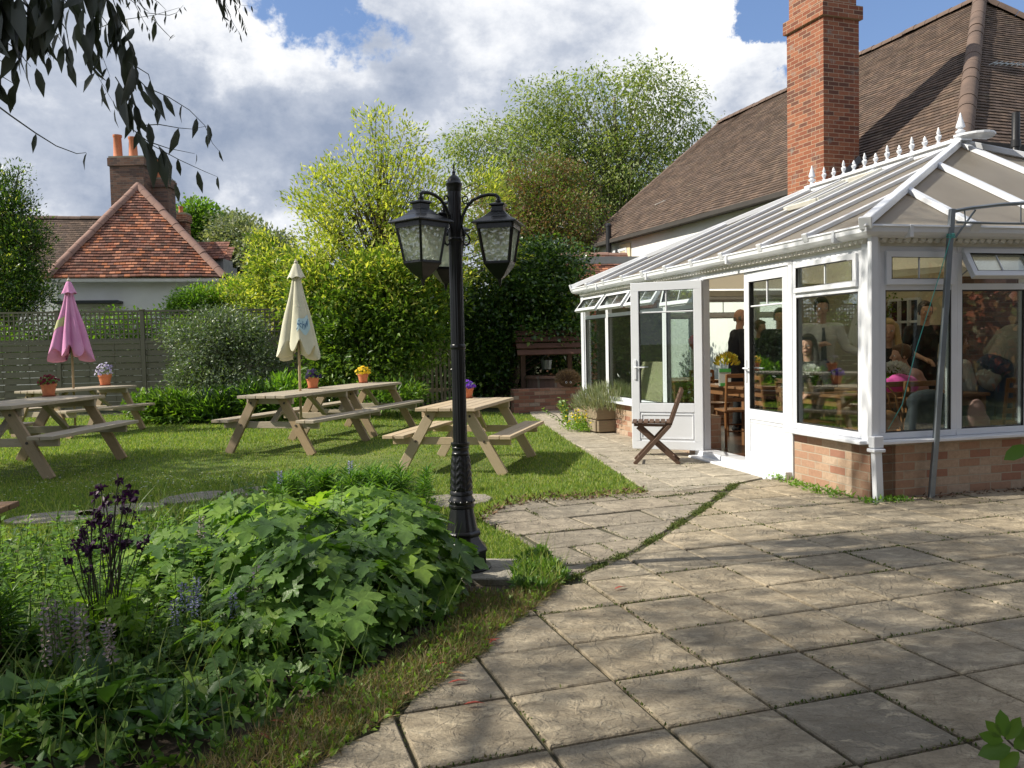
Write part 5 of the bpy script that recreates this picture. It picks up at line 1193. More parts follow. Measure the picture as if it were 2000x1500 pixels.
# ---------------------------------------------------------------- trees and shrubs
def lobe(px, py, Y, rx, rz, ry=None):
    "ellipsoid seen at pixel px, py with half-width rx and half-height rz in pixels"
    c = W(px, py, Y); k = Y/FPX; return (c.x, c.y, c.z, rx*k, (ry*k if ry else rx*k*.8), rz*k)
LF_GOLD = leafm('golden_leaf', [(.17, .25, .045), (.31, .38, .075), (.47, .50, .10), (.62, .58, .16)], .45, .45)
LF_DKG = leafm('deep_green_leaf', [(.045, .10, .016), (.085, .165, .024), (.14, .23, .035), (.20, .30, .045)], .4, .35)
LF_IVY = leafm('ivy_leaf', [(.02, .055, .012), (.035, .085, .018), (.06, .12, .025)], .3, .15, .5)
LF_BIRCH = leafm('birch_leaf', [(.20, .25, .09), (.27, .32, .12), (.35, .39, .18)], .5, .45)
LF_COPPER = leafm('copper_leaf', [(.17, .085, .055), (.26, .15, .085), (.19, .20, .07), (.13, .18, .05)], .45, .3)
LF_GREY = leafm('grey_green_leaf', [(.09, .13, .075), (.15, .20, .12), (.25, .30, .20)], .4, .2, .5)
LF_BRIGHT = leafm('fresh_green_leaf', [(.09, .20, .025), (.15, .29, .035), (.22, .36, .05)], .45, .4)
LF_PALE = leafm('pale_blossom_leaf', [(.18, .22, .11), (.28, .31, .18), (.42, .42, .30)], .6, .3)
# yellow tree
gl = [lobe(740, 250, 18.6, 26, 60), lobe(795, 270, 18.8, 24, 55), lobe(700, 350, 18.5, 85, 75), lobe(790, 370, 18.4, 80, 85), lobe(640, 400, 18.6, 55, 75), lobe(720, 450, 18, 125, 90), lobe(840, 420, 18.2, 50, 90),
      lobe(640, 500, 17.8, 75, 70), lobe(800, 520, 17.6, 90, 80), lobe(945, 400, 18.8, 45, 95), lobe(960, 490, 18.4, 50, 70), lobe(895, 490, 18.2, 70, 80), lobe(600, 400, 18.4, 30, 45)]
gbase = W(725, 800, 18.4); gbase.z = 0
tree('golden_tree', 'tall airy bush-like tree with yellow-green young leaves behind the lamp post', 'tree', gbase, W(745, 300, 18.6), .10, gl, 520, 32, .17, .105, .040, LF_GOLD, nb=260, shell=.5, up=.5, tpl='simple', r1=.32)
# its lower, denser greener bush
bl_ = [lobe(660, 600, 17.4, 90, 65), lobe(780, 610, 17.2, 95, 75), lobe(700, 680, 17.0, 100, 70), lobe(815, 690, 17.1, 60, 60), lobe(620, 680, 17.2, 55, 60), lobe(745, 560, 17.5, 110, 50), lobe(860, 570, 17.5, 40, 55), lobe(585, 560, 17.6, 45, 60), lobe(640, 745, 17, 70, 35)]
b2 = W(735, 795, 17.4); b2.z = 0
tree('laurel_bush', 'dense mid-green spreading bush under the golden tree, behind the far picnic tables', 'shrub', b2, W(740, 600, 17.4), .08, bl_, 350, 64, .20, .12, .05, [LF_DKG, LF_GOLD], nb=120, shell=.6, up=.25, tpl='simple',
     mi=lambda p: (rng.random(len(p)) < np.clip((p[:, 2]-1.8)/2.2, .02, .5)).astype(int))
# ivy covered hedge over the well
iv = [lobe(985, 570, 18.9, 85, 60), lobe(1065, 560, 19.2, 70, 70), lobe(1010, 520, 19.8, 60, 45), lobe(960, 650, 19.0, 55, 60), lobe(1100, 610, 19.0, 45, 55), lobe(955, 730, 19.0, 45, 45), lobe(1040, 620, 19.4, 70, 40), lobe(1115, 690, 19.7, 32, 70), lobe(905, 640, 19.4, 55, 100), lobe(1070, 520, 20, 80, 40), lobe(1060, 640, 18.6, 60, 16), lobe(1110, 640, 18.7, 30, 24), lobe(880, 720, 19.5, 60, 60)]
ib = W(1000, 780, 19.3); ib.z = 0
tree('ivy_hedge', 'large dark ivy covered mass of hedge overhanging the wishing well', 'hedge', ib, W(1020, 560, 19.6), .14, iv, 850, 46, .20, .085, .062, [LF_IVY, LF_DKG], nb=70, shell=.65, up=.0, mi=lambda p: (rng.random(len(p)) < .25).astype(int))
# dark backing growth behind ivy and bush
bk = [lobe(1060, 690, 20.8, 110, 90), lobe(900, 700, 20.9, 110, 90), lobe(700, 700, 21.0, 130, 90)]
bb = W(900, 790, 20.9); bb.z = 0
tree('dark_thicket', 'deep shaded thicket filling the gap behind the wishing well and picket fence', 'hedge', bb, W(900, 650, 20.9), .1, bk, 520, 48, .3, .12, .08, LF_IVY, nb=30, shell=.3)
# birch
bi = [lobe(1060, 210, 38, 75, 60), lobe(1160, 230, 38, 100, 90), lobe(1270, 190, 37, 75, 55), lobe(1310, 260, 37, 65, 75), lobe(1180, 330, 38, 130, 80), lobe(960, 280, 39, 90, 50), lobe(1050, 320, 38, 120, 90), lobe(1240, 330, 37, 90, 90), lobe(900, 330, 39, 50, 60), lobe(1345, 250, 37, 35, 35), lobe(1400, 250, 38, 16, 12), lobe(1130, 430, 38, 150, 60), lobe(960, 400, 38, 80, 70), lobe(1250, 150, 37, 35, 18), lobe(1340, 190, 37, 32, 20)]
bb = W(1210, 640, 38); bb.z = 0
tree('birch_tree', 'tall feathery silver birch with drooping sunlit twigs beyond the brown roof', 'tree', bb, W(1200, 190, 38), .26, bi, 1350, 28, .38, .17, .075, [LF_BIRCH, LF_DKG], BIRCHB, nb=240, shell=.45, up=-.6, mi=lambda p: (rng.random(len(p)) < .18).astype(int), r1=.28, wob=.5)
cp = [lobe(1010, 400, 27, 80, 55), lobe(1090, 430, 26.5, 75, 65), lobe(1050, 350, 27.5, 60, 45), lobe(1130, 470, 26, 40, 40), lobe(1000, 470, 26, 75, 50), lobe(1100, 370, 28, 50, 50)]
cb = W(1060, 600, 27); cb.z = 0
tree('copper_tree', 'bronze and green small-leaved tree between the golden tree and the brown roof', 'tree', cb, W(1055, 380, 27), .16, cp, 620, 42, .24, .085, .05, [LF_COPPER, LF_DKG], nb=160, shell=.5, mi=lambda p: (rng.random(len(p)) < .25).astype(int))
# grey-green shrub before the fence
gs = [lobe(400, 690, 17.2, 65, 60), lobe(450, 650, 17.4, 65, 45), lobe(500, 700, 17.3, 55, 55), lobe(380, 740, 17.0, 45, 40), lobe(440, 750, 16.9, 60, 40), lobe(350, 650, 17.5, 30, 25), lobe(530, 760, 16.9, 40, 30), lobe(420, 620, 17.6, 45, 15)]
sb = W(440, 790, 17.2); sb.z = 0
tree('grey_leaved_shrub', 'loose grey-green shrub in front of the trellis fence between the two parasols', 'shrub', sb, W(440, 660, 17.3), .05, gs, 430, 40, .13, .07, .032, [LF_GREY, LF_DKG], nb=170, shell=.4, up=.3, mi=lambda p: (rng.random(len(p)) < .15).astype(int))
# low plants along the fence foot
for i, (px, py, rx, rz, lf, lb) in enumerate([(285, 798, 40, 24, LF_DKG, 'low leafy clump at the fence foot right of the pink parasol table'), (345, 800, 45, 30, LF_DKG, 'sunlit broad leaved clump at the fence foot under the grey shrub'), (420, 802, 45, 24, LF_IVY, 'dark low foliage beneath the grey-green shrub'),
                                        (565, 775, 45, 34, LF_BRIGHT, 'bright leafy clump behind the cream parasol pole'), (490, 785, 35, 24, LF_IVY, 'dark low clump left of the cream parasol table end'), (760, 770, 70, 22, LF_DKG, 'low dark foliage under the far table beneath the bush')]):
    lo = [lobe(px, py, 16.3, rx, rz), lobe(px+rx*.5, py+8, 16.2, rx*.6, rz*.6)]; b_ = W(px, 830, 16.4); b_.z = 0
    tree('border_plant', lb, 'plant', b_, W(px, py, 16.4), .015, lo, 95, 17, .10, [.10, .16, .22, .12, .18, .11][i], [.05, .035, .03, .05, .03, .04][i], [lf, LF_BRIGHT], leafm('stem_green', [(.10, .16, .04), (.14, .2, .06)]), nb=12, group='plants at the fence foot', up=.5, zmin=.03, mi=lambda p: (rng.random(len(p)) < .3).astype(int))
# hedge greenery behind the trellis
hd = [lobe(px, 672+10*sin(px), 20.6+.4*sin(px*.3), 75, 52) for px in range(-30, 560, 70)]
b_ = W(240, 790, 20.8); b_.z = 0
tree('garden_hedge', 'light green hedge glimpsed through the trellis of the fence', 'hedge', b_, W(250, 640, 20.8), .06, hd, 700, 26, .17, .08, .05, [LF_BRIGHT, LF_DKG], nb=70, up=.3, mi=lambda p: (rng.random(len(p)) < .5).astype(int))
for (lb, lo, lf, base, ll) in [
    ('round bright green bush rising over the trellis in front of the cottage', [lobe(385, 590, 21.8, 42, 30), lobe(360, 610, 21.8, 28, 22)], [LF_BRIGHT, LF_DKG], (385, 780, 21.9), .08),
    ('yellowish green bush with bare twigs above the trellis left of the cream parasol', [lobe(460, 580, 22.0, 48, 30), lobe(500, 600, 21.5, 38, 35)], [LF_GOLD, LF_BRIGHT], (470, 780, 22), .08),
    ('leafy yellow-green shoots climbing over the fence beside the cream parasol', [lobe(530, 540, 20.6, 38, 50), lobe(545, 600, 20.4, 30, 50), lobe(510, 490, 21, 22, 25)], [LF_GOLD, LF_DKG], (535, 780, 20.7), .10)]:
    b_ = W(*base); b_.z = 0; tree('hedge_bush', lb, 'bush', b_, W(base[0], lo[0] and 590, base[2]), .05, lo, 190, 34, .14, ll, ll*.5, lf, nb=60, up=.3, mi=lambda p: (rng.random(len(p)) < .3).astype(int))
# trees by the left edge and behind the cottage
lt_ = [lobe(30, 430, 21.0, 32, 50), lobe(10, 380, 21.2, 26, 45), lobe(45, 480, 20.8, 40, 55), lobe(20, 550, 20.6, 60, 60), lobe(60, 570, 20.5, 38, 40), lobe(-30, 480, 21, 50, 130), lobe(35, 345, 21.2, 6, 18), lobe(72, 460, 20.8, 14, 26)]
b_ = W(20, 790, 21); b_.z = 0
tree('evergreen_tree', 'dark glossy evergreen tree at the left edge beyond the fence', 'tree', b_, W(20, 420, 21), .14, lt_, 700, 36, .17, .085, .035, [LF_IVY, LF_DKG, LF_GOLD], nb=120, up=.4, mi=lambda p: rng.choice(3, len(p), p=[.55, .38, .07]))
for (nm, lb, lo, lf, base, top, dens, br) in [
    ('sycamore_tree', 'bright green leafy tree behind the right end of the cottage roof', [lobe(385, 440, 36, 36, 38), lobe(420, 460, 36, 32, 36), lobe(370, 420, 36, 12, 16)], [LF_BRIGHT, LF_DKG], (400, 640, 36), (400, 430, 36), 230, BARK),
    ('blossom_tree', 'pale grey-green tree in blossom right of the cottage', [lobe(470, 480, 34, 48, 45), lobe(450, 450, 35, 35, 25), lobe(510, 500, 33, 45, 42), lobe(430, 510, 34, 28, 45), lobe(545, 500, 35, 30, 38)], [LF_PALE, LF_GREY], (480, 660, 34), (480, 460, 34), 420, BARK)]:
    b_ = W(*base); b_.z = 0; tree(nm, lb, 'tree', b_, W(*top), .2, lo, dens, 34, .28, .15, .09, lf, br, nb=90, mi=lambda p: (rng.random(len(p)) < .4).astype(int))
# a far wooded skyline so that no gap opens on the horizon
lo = [lobe(px, 668-((px*37) % 23), 70, 90, 42) for px in range(-300, 2300, 95)]
c_, p, ax, no, ii = crown_pts(lo, 900, 40, 1.3, .4, .2)
leaves('distant_woodland', p, ax, no, .9, .6, LF_DKG, None, 'simple', kind='stuff')

# ---------------------------------------------------------------- eucalyptus: trunk and main crown out of frame, hanging sprays at the top left
LF_EUC = leafm('eucalyptus_leaf', [(.045, .055, .045), (.07, .085, .07), (.10, .115, .095)], .42, .12, .5, (1.1, 1.2, .6))
EC = thing('eucalyptus_tree', 'eucalyptus whose long hanging grey leaves fill the top left corner', 'tree', (-6.5, 1.2, 0))
crown = [(-6.0, 1.8, 6.4, 3.6, 1.9, 1.9), (-3.3, 2.6, 6.2, 2.2, 1.7, 1.3), (-8.0, .9, 5.8, 2.2, 2.2, 1.7), (-5.2, -.8, 6.8, 3.2, 1.7, 1.8), (-3.6, .8, 7.3, 2.6, 1.8, 1.4), (-6.2, 3.0, 6.8, 1.8, .9, 1.2)]
c_, p, ax, no, ii = crown_pts(crown, 102, 130, .28, .3, -.9)
leaves('crown', p, ax, no, rng.uniform(.12, .19, len(p)), rng.uniform(.026, .04, len(p)), LF_EUC, EC, 'long')
c2_, p, ax, no, ii = crown_pts([(-4.8, 4.3, 7.0, 3.0, 1.1, 1.0), (-3.8, 6.0, 7.6, 2.8, .9, .8), (-1.6, 4.9, 7.9, 1.8, 1.2, .9)], 60, 90, .28, .3, -.9)
leaves('crown', p, ax, no, rng.uniform(.12, .19, len(p)), rng.uniform(.026, .04, len(p)), LF_EUC, EC, 'long')
c3_, p, ax, no, ii = crown_pts([(1.5, -.5, 7.2, 5.0, 3.6, 1.0), (4.5, -1.5, 6.6, 4.0, 3.6, 1.0)], 420, 34, .5, .2, -.6)  # unseen overhead foliage added to block sky light above the patio
leaves('crown', p, ax, no, rng.uniform(.2, .32, len(p)), rng.uniform(.06, .1, len(p)), LF_EUC, EC, 'long')
c_ = np.concatenate([c_, c2_, c3_]); mb = MB(); branches(mb, (-6.5, 1.2, 0), (-5.0, 2.2, 8.0), .28, c_, 150, .4); mb.build('trunk', BIRCHB, EC, smooth=0, world=True)
def spray(strands, Y, ll, wd, dens, seed, name='hanging_branch', lw=(.5, 1.1)):
    "strands: lists of pixels; leaves hang from each strand"
    r = np.random.default_rng(seed); mb = MB(); P = []; A = []; Nn = []; Ls = []
    for st in strands:
        pts = [W(x, y, Y+d) for (x, y, d) in st['p']]; cum = [0]
        for i in range(len(pts)-1): cum.append(cum[-1]+(pts[i+1]-pts[i]).length)
        n0 = len(pts); r0 = st.get('r', .0022); mb.tube(pts, [r0*(1-.7*i/(n0-1)) for i in range(n0)], 5)
        n = max(2, int(cum[-1]*dens*st.get('k', 1)))
        for j in range(n):
            u = st.get('u0', .1)+(1-st.get('u0', .1))*j/(n-1) if n > 1 else .5; s = u*cum[-1]; i = max(k for k in range(n0) if cum[k] <= s+1e-9); i = min(i, n0-2)
            q = pts[i].lerp(pts[i+1], (s-cum[i])/max(cum[i+1]-cum[i], 1e-6)); P.append(q+Vector(r.normal(0, .004, 3)))
            A.append((r.normal(0, .26), r.normal(0, .26), -1+r.normal(0, .25))); Nn.append((r.normal(0, .8), -1+r.normal(0, .6), r.normal(0, .2))); Ls.append(r.uniform(*lw)*(1.1-.55*u*st.get('tp', 1)))
    o = leaves('foliage', np.array(P), np.array(A), np.array(Nn), np.array(Ls)*ll, np.array(Ls)*wd, LF_EUC, EC, 'long', extra=mb, curl=1.); o.name = name
    return o
S = lambda p, **k: dict(p=[(a, b, (c if False else (i*.02))) for i, (a, b, *c) in enumerate(p)], **k)
spray([S([(-60, -60), (30, -10), (60, 40), (90, 75)], k=2.4, r=.004), S([(-40, -40), (20, 20), (50, 60), (100, 85)], k=2.4), S([(0, -60), (60, 0), (95, 40), (125, 90)], k=2.2), S([(-60, 20), (0, 22), (45, 55), (85, 70)], k=2.4, r=.004), S([(-60, 50), (-5, 70), (30, 95), (60, 130)], k=2.4),
       S([(-60, 100), (-30, 130), (5, 150), (30, 165)], k=2.2), S([(-60, 150), (-30, 180), (-15, 195)], k=1.2), S([(40, -60), (110, -20), (150, 30), (165, 90)], k=2.2), S([(-60, -20), (-10, 10), (20, 30)], k=3), S([(-60, 80), (-30, 100), (20, 130)], k=2.4), S([(-60, -60), (0, -20), (20, 60), (50, 120)], k=2.6), S([(-20, -60), (60, 20), (80, 70), (95, 110)], k=2.4), S([(60, -60), (100, 10), (130, 60), (140, 120)], k=2.)], 2.0, .135, .042, 17, 3, lw=(.6, 1.05))
spray([S([(120, -60), (160, -10), (185, 60), (200, 110), (215, 150)], k=1.5), S([(170, -60), (215, 10), (235, 80), (250, 140), (262, 200), (275, 250)], k=1.7), S([(200, -60), (235, 40), (262, 110), (270, 170)], k=1.4), S([(90, -60), (130, -10), (160, 60), (180, 130), (230, 215)], k=1.4),
       S([(150, -60), (190, 20), (240, 90), (262, 60)], k=1.3), S([(265, 150), (285, 170), (330, 190), (370, 215), (400, 245), (415, 280), (428, 295)], k=.9, tp=1.3), S([(275, 245), (310, 243), (350, 250), (375, 252), (405, 246)], k=.8, tp=1.1), S([(262, 255), (300, 285), (350, 312), (400, 335), (424, 345)], k=.8, tp=1.2),
       S([(285, 265), (300, 300), (320, 325), (345, 362)], k=.7, tp=1.2), S([(300, 280), (330, 290), (380, 300)], k=.7, tp=1.2), S([(250, 120), (290, 145), (300, 180), (310, 200)], k=.9), S([(225, 150), (250, 190), (260, 230), (280, 270)], k=1.5)], 3.1, .15, .042, 20, 5, lw=(.6, 1.1))
spray([S([(-40, 180), (20, 225), (70, 260), (110, 285), (150, 300), (168, 298)], k=.35, r=.003, u0=.55, tp=1.1)], 2.5, .10, .024, 16, 7)
spray([S([(250, -40), (285, 25), (330, 30), (345, 25), (358, 10)], k=1.1), S([(180, 60), (230, 40), (300, 30), (350, 15)], k=.6), S([(297, 35), (320, 60), (335, 75), (342, 70)], k=.8), S([(260, -30), (310, 5), (325, 20)], k=2.2), S([(200, -40), (262, 5), (280, 40), (292, 60)], k=2.2)], 3.8, .085, .02, 20, 9)
spray([S([(425, -60), (440, 10), (455, 45), (470, 68)], k=2.), S([(440, -60), (455, 0), (470, 30), (484, 60)], k=2.), S([(420, -40), (432, 5), (440, 40), (450, 55)], k=2.), S([(455, -60), (470, 10), (490, 12)], k=1.4)], 4.6, .085, .018, 26, 11)

# unseen trees: the left shades the lawn, the others added to darken window reflections
for (lb, base, lo, nn, seed_) in [('shade tree standing left of the lawn outside the picture', (-12.5, 5.6, 0), [(-9.3, 7.4, 4.6, 2.2, .8, .7), (-11.2, 8.6, 4.8, 1.8, .9, .8), (-10.5, 10.6, 4.6, 1.2, .5, .6)], 200, 1),
                                 ('copper coloured tree standing out of frame to the right of the patio', (17, 0, 0), [(14.5, 1.2, 3.4, 2.2, 1.8, 3.0), (18, 0, 4, 2.5, 3, 3.6), (20, -4, 4, 3, 4, 3.8), (15, -2.5, 1.6, 2.5, 2.5, 1.6)], 700, 3),
                                 ('unseen tree standing behind the photographer, reflected in the conservatory glass', (2.0, -7.5, 0), [(2, -8, 5.5, 4, 2.5, 2.5), (9, -7, 3.5, 3.5, 2, 3), (14, -3, 3.2, 2.2, 4, 3.2), (17, -7, 3.5, 2.5, 4, 3.5), (6, -9, 2.5, 4, 2, 2.5)], 900, 2)]:
    c_, p, ax, no, ii = crown_pts(lo, nn, 42, .34, .4, 0)
    t = thing('unseen_tree', lb, 'tree', base, 0); leaves('crown', p, ax, no, .16 if seed_ == 1 else .26, .09 if seed_ == 1 else .16, LF_DKG if seed_ == 1 else leafm('red_leaf', [(.30, .06, .03), (.22, .09, .04), (.10, .12, .03)]), t); mb = MB(); branches(mb, base, (base[0]+.6, base[1]+.5, 5.4), .16, c_, 50); mb.build('trunk', BARK, t, smooth=0, world=True)

# ---------------------------------------------------------------- flower bed plants
LF_ANE = leafm('lobed_leaf', [(.055, .12, .025), (.09, .185, .035), (.14, .26, .05), (.20, .33, .07)], .42, .38, .4, mott=28)
LF_ANE2 = leafm('pale_lobed_leaf', [(.14, .25, .035), (.20, .34, .05), (.28, .42, .07)], .45, .45, .4, mott=28)  # paler green; plants meant to look sunlit get a larger share of it
STEM = leafm('stem_green', [(.10, .16, .04), (.14, .2, .06)])
def lobed_plant(label, x, y, h, rad, n, size, mats=None, share=.25, lo=.10):
    t = thing('lobed_leaf_plant', label, 'plant', (x, y, -.02), 0, 'lobed leaf plants in the flower bed'); mb = MB(); P = []; A = []; Nn = []; Sz = []
    n = int(n*1.35)
    for k in range(n):
        r_ = rad*sqrt(random.random())*1.08; a = random.random()*2*pi; q = r_/rad; z = h*(1-.45*q*q)*random.uniform(.55 if q < .7 else .30, 1.04); z = max(z, lo)
        px, py = x+r_*cos(a), y+r_*sin(a); b = Vector((x+(px-x)*.35+random.gauss(0, .03), y+(py-y)*.35+random.gauss(0, .03), -.02)); tip = Vector((px, py, z))
        o = Vector((cos(a), sin(a), 0))*(.25+.75*q)+Vector((random.gauss(0, .45), random.gauss(0, .45)-.18, 0)); o.normalize(); droop = random.uniform(.15, .75)
        if k % 2 == 0: mb.tube([b, b.lerp(tip, .6)+Vector((0, 0, .04)), tip], .003, 4, cap=False)
        P.append(tip); A.append((o.x, o.y, -droop)); Nn.append((o.x*.6+random.gauss(0, .2), o.y*.6+random.gauss(0, .2), 1.)); Sz.append(size*random.choice([.45, .6, .75, .9, 1.05]))
    m = (rng.random(n) < share).astype(int); mb.mi = [2]*len(mb.f)
    leaves('foliage', np.array(P), np.array(A), np.array(Nn), np.array(Sz), np.array(Sz)*.92, (mats or [LF_ANE, LF_ANE2])+[STEM], t, 'palm', m, True, mb, curl=1.1)
    return t
lobed_plant('large lobed leaf plant arching against the lamp post foot', -.66, 4.55, .52, .36, 150, .155)
lobed_plant('lobed leaf plant in dark shade left of the lamp foot, drooping over the bed edge', -.95, 4.05, .46, .42, 190, .15, share=.08)
lobed_plant('lobed leaf plant in the middle of the bed with broad dark leaves', -1.30, 4.75, .50, .46, 190, .16, share=.2)
lobed_plant('sunlit lobed leaf plant at the back of the bed below the lilies', -1.00, 5.55, .46, .48, 200, .155, share=.55)
lobed_plant('pale lobed leaf plant at the back of the bed behind the stepping stones', -1.75, 5.6, .42, .46, 170, .14, share=.6)
lobed_plant('light green lobed leaf plant around the columbine stems', -1.95, 4.75, .36, .40, 120, .13, share=.5)
lobed_plant('small lobed leaf plant by the bright gap in the bed', -1.15, 3.55, .26, .34, 70, .09, share=.15)
# upright stems with paired leaves
def stems_plant(label, x, y, h, rad, n, ln, wd, mat, tpl='long', rise=.55):
    t = thing('leafy_stem_plant', label, 'plant', (x, y, -.02), 0, 'upright leafy stems in the flower bed'); mb = MB(); P = []; A = []; Sz = []
    for k in range(n):
        r_ = rad*sqrt(random.random()); a = random.random()*2*pi; b = Vector((x+r_*cos(a), y+r_*sin(a), -.02)); hh = h*random.uniform(.55, 1.1); tip = b+Vector((random.gauss(0, .05), random.gauss(0, .05), hh)); mb.tube([b, b.lerp(tip, .5)+Vector((random.gauss(0, .01), 0, 0)), tip], [.004, .003, .002], 4, cap=False); m = int(hh/.035)
        for j in range(m):
            u = .12+.88*j/m; a2 = j*pi/2+random.gauss(0, .3)
            for o_ in (0, pi): P.append(b.lerp(tip, u)); A.append((cos(a2+o_), sin(a2+o_), rise*random.uniform(.2, 1.5)-.2*(1-u))); Sz.append((1.15-.65*u)*random.uniform(.7, 1.2))
    mb.mi = [1]*len(mb.f); n_ = len(P); S_ = np.array(Sz)
    leaves('foliage', np.array(P), np.array(A), rvec(n_)*.35+np.array([0, 0, 1]), ln*S_, wd*S_, [mat, STEM], t, tpl, None, True, mb, curl=1.2); return t
LF_NET = leafm('stem_leaf', [(.07, .15, .03), (.12, .23, .045), (.18, .31, .055), (.27, .40, .08)], .45, .45, .35)
for (lb_, x, y, h, r_, n_, l_, w_) in [('tangled leafy stems filling the far left corner of the bed', -2.75, 4.9, .42, .42, 44, .09, .04), ('tangled leafy stems behind the faded lilac spikes', -2.1, 3.85, .34, .34, 40, .08, .035), ('low leafy stems at the left front of the bed', -1.5, 3.1, .22, .34, 36, .07, .035), ('tall leafy stems at the left edge under the brown table', -2.35, 4.3, .42, .34, 34, .09, .035), ('sunlit leafy stems around the dark columbine', -1.9, 4.25, .36, .34, 34, .08, .035), ('leafy stems between the columbine and the lobed leaves', -1.62, 4.95, .40, .36, 34, .085, .035),
      ('backlit leafy stems at the back left of the bed', -2.3, 5.35, .36, .42, 40, .085, .035), ('small-leaved stems in front of the blue bell spikes', -1.35, 3.9, .28, .32, 30, .065, .028), ('dark leafy stems behind the broad tongue leaves', -1.75, 3.55, .30, .3, 30, .075, .03), ('leafy stems fringing the bed beside the lamp plinth', -.62, 4.2, .24, .22, 26, .06, .028), ('leafy stems among the lobed leaves at the top of the bed', -1.15, 5.2, .56, .5, 26, .09, .035)]:
    stems_plant(lb_, x, y, h, r_, n_, l_, w_, LF_NET)
# spear-leaved lilies
def lily(label, x, y, h, rad, n):
    t = thing('lily_clump', label, 'plant', (x, y, -.02), 0, 'narrow leaved clumps at the back of the bed'); mb = MB(); P = []; A = []
    for k in range(n):
        r_ = rad*sqrt(random.random()); a = random.random()*2*pi; b = Vector((x+r_*cos(a)*.7, y+r_*sin(a)*.7, -.02)); tip = Vector((x+r_*cos(a), y+r_*sin(a), h*random.uniform(.75, 1.05))); mb.tube([b, tip], .004, 4, cap=False)
        for j in range(46):
            u = (j/46)**.7; q = b.lerp(tip, .25+.75*u); a2 = j*2.4; P.append(q); up = .1+.9*u*u; A.append((cos(a2)+0., sin(a2), up))
    mb.mi = [1]*len(mb.f); n = len(P)
    leaves('foliage', np.array(P), np.array(A), np.tile(np.array([0., 0, 1.]), (n, 1)), rng.uniform(.07, .13, n), rng.uniform(.012, .018, n), [leafm('lily_leaf', [(.06, .15, .02), (.10, .22, .03), (.18, .30, .05)], .35, .3), STEM], t, 'long', None, False, mb, curl=1.)
lily('narrow leaved lily clump just left of the lamp post', -.98, 6.55, .40, .34, 42); lily('narrow leaved lily clump below the pale blue spike', -1.62, 6.75, .36, .36, 40); lily('small narrow leaved clump at the back of the bed', -1.3, 7.1, .30, .3, 26)
lily('narrow leaved tuft at the left edge of the bed', -2.35, 3.55, .34, .2, 16)
# dark columbine
def columbine(label, spots, Y, base):
    b0 = W(*base, Y); t = thing('columbine', label, 'flowers', (b0.x, b0.y, -.02), 0, 'dark purple columbines'); mb = MB(); C = []
    for (px, py) in spots:
        q = W(px, py, Y+random.uniform(-.12, .12)); g = Vector((b0.x+random.gauss(0, .05), b0.y+random.gauss(0, .05), 0)); m = g.lerp(q, .6)+Vector((random.gauss(0, .012), 0, .03)); mb.tube([g, m, q+Vector((0, 0, .015)), q], .0025, 4, cap=False); C.append(q)
    mb.build('stems', leafm('columbine_stem', [(.06, .07, .04), (.08, .05, .06)]), t, world=True)
    for q in C:
        k = 15; d = rvec(k)*.8+np.array([0, 0, -.5]); sz = rng.uniform(.7, 1.25)
        leaves('flower', np.array(q)[None]+rng.normal(0, .009, (k, 3)), d, rvec(k), .029*sz, .018*sz, leafm('columbine_petal', [(.018, .005, .018), (.032, .009, .034), (.06, .018, .065)], .5, .15, .3, (1.4, .6, 1.5)), t, 'simple')
    n2 = 90; P = np.column_stack([b0.x+rng.normal(0, .13, n2), b0.y+rng.normal(0, .13, n2), rng.uniform(.08, .30, n2)])
    leaves('foliage', P, rvec(n2)+np.array([0, 0, .2]), rvec(n2)*.5+np.array([0, 0, 1]), .06, .05, LF_ANE2, t, 'palm', smooth=True)
columbine('tall dark purple columbine with clustered blooms standing above the stepping stones', [(186, 965), (205, 980), (190, 1010), (210, 1020), (200, 1045), (165, 1038), (220, 1045), (240, 1060), (240, 970), (262, 968), (250, 955), (228, 968), (243, 995), (262, 1008), (248, 1025), (190, 1000), (175, 1075), (196, 950), (160, 1050), (205, 1065), (215, 1010), (178, 1020)], 3.75, (205, 1330))
columbine('lower columbine with scattered purple blooms in the left of the bed', [(142, 1063), (150, 1065), (175, 1065), (245, 1060), (290, 1050), (275, 1062), (133, 1095), (172, 1112), (232, 938), (160, 1035)], 3.7, (200, 1360))
# spikes gone over
def spikes(label, tops, Y, h, mat, base_dy=.0, thick=.016, blue=.4):
    c = W(sum(p[0] for p in tops)/len(tops), tops[0][1], Y); t = thing('flower_spikes', label, 'flowers', (c.x, c.y, -.02), 0, 'faded bell flower spikes')
    for (px, py) in tops:
        mb = MB(); P = []; A = []; q = W(px, py, Y+random.uniform(-.08, .08)); b = Vector((q.x+random.gauss(0, .02), q.y+random.gauss(0, .02), -.02)); mb.tube([b, q], [.004, .002], 5, cap=False)
        for j in range(46): u = j/46; a = j*2.4; P.append(q+Vector((0, 0, -u*h))+Vector((cos(a), sin(a), 0))*.006); A.append((cos(a), sin(a), -.1+.5*(1-u)))
        mb.mi = [1]*len(mb.f); n = len(P)
        leaves('flower_spike', np.array(P), np.array(A), rvec(n), rng.uniform(.5, 1.3, n)*thick*1.25, thick*.8, [mat, STEM], t, 'simple', None, False, mb)
BEL = leafm('faded_bell', [(.28, .20, .17), (.34, .29, .36), (.38, .31, .24), (.27, .24, .36)], .7, .25, .2, (1, 1, 1)); BLU = leafm('blue_bell', [(.26, .28, .46), (.36, .38, .55), (.28, .25, .38)], .6, .3, .2, (1, 1, 1))
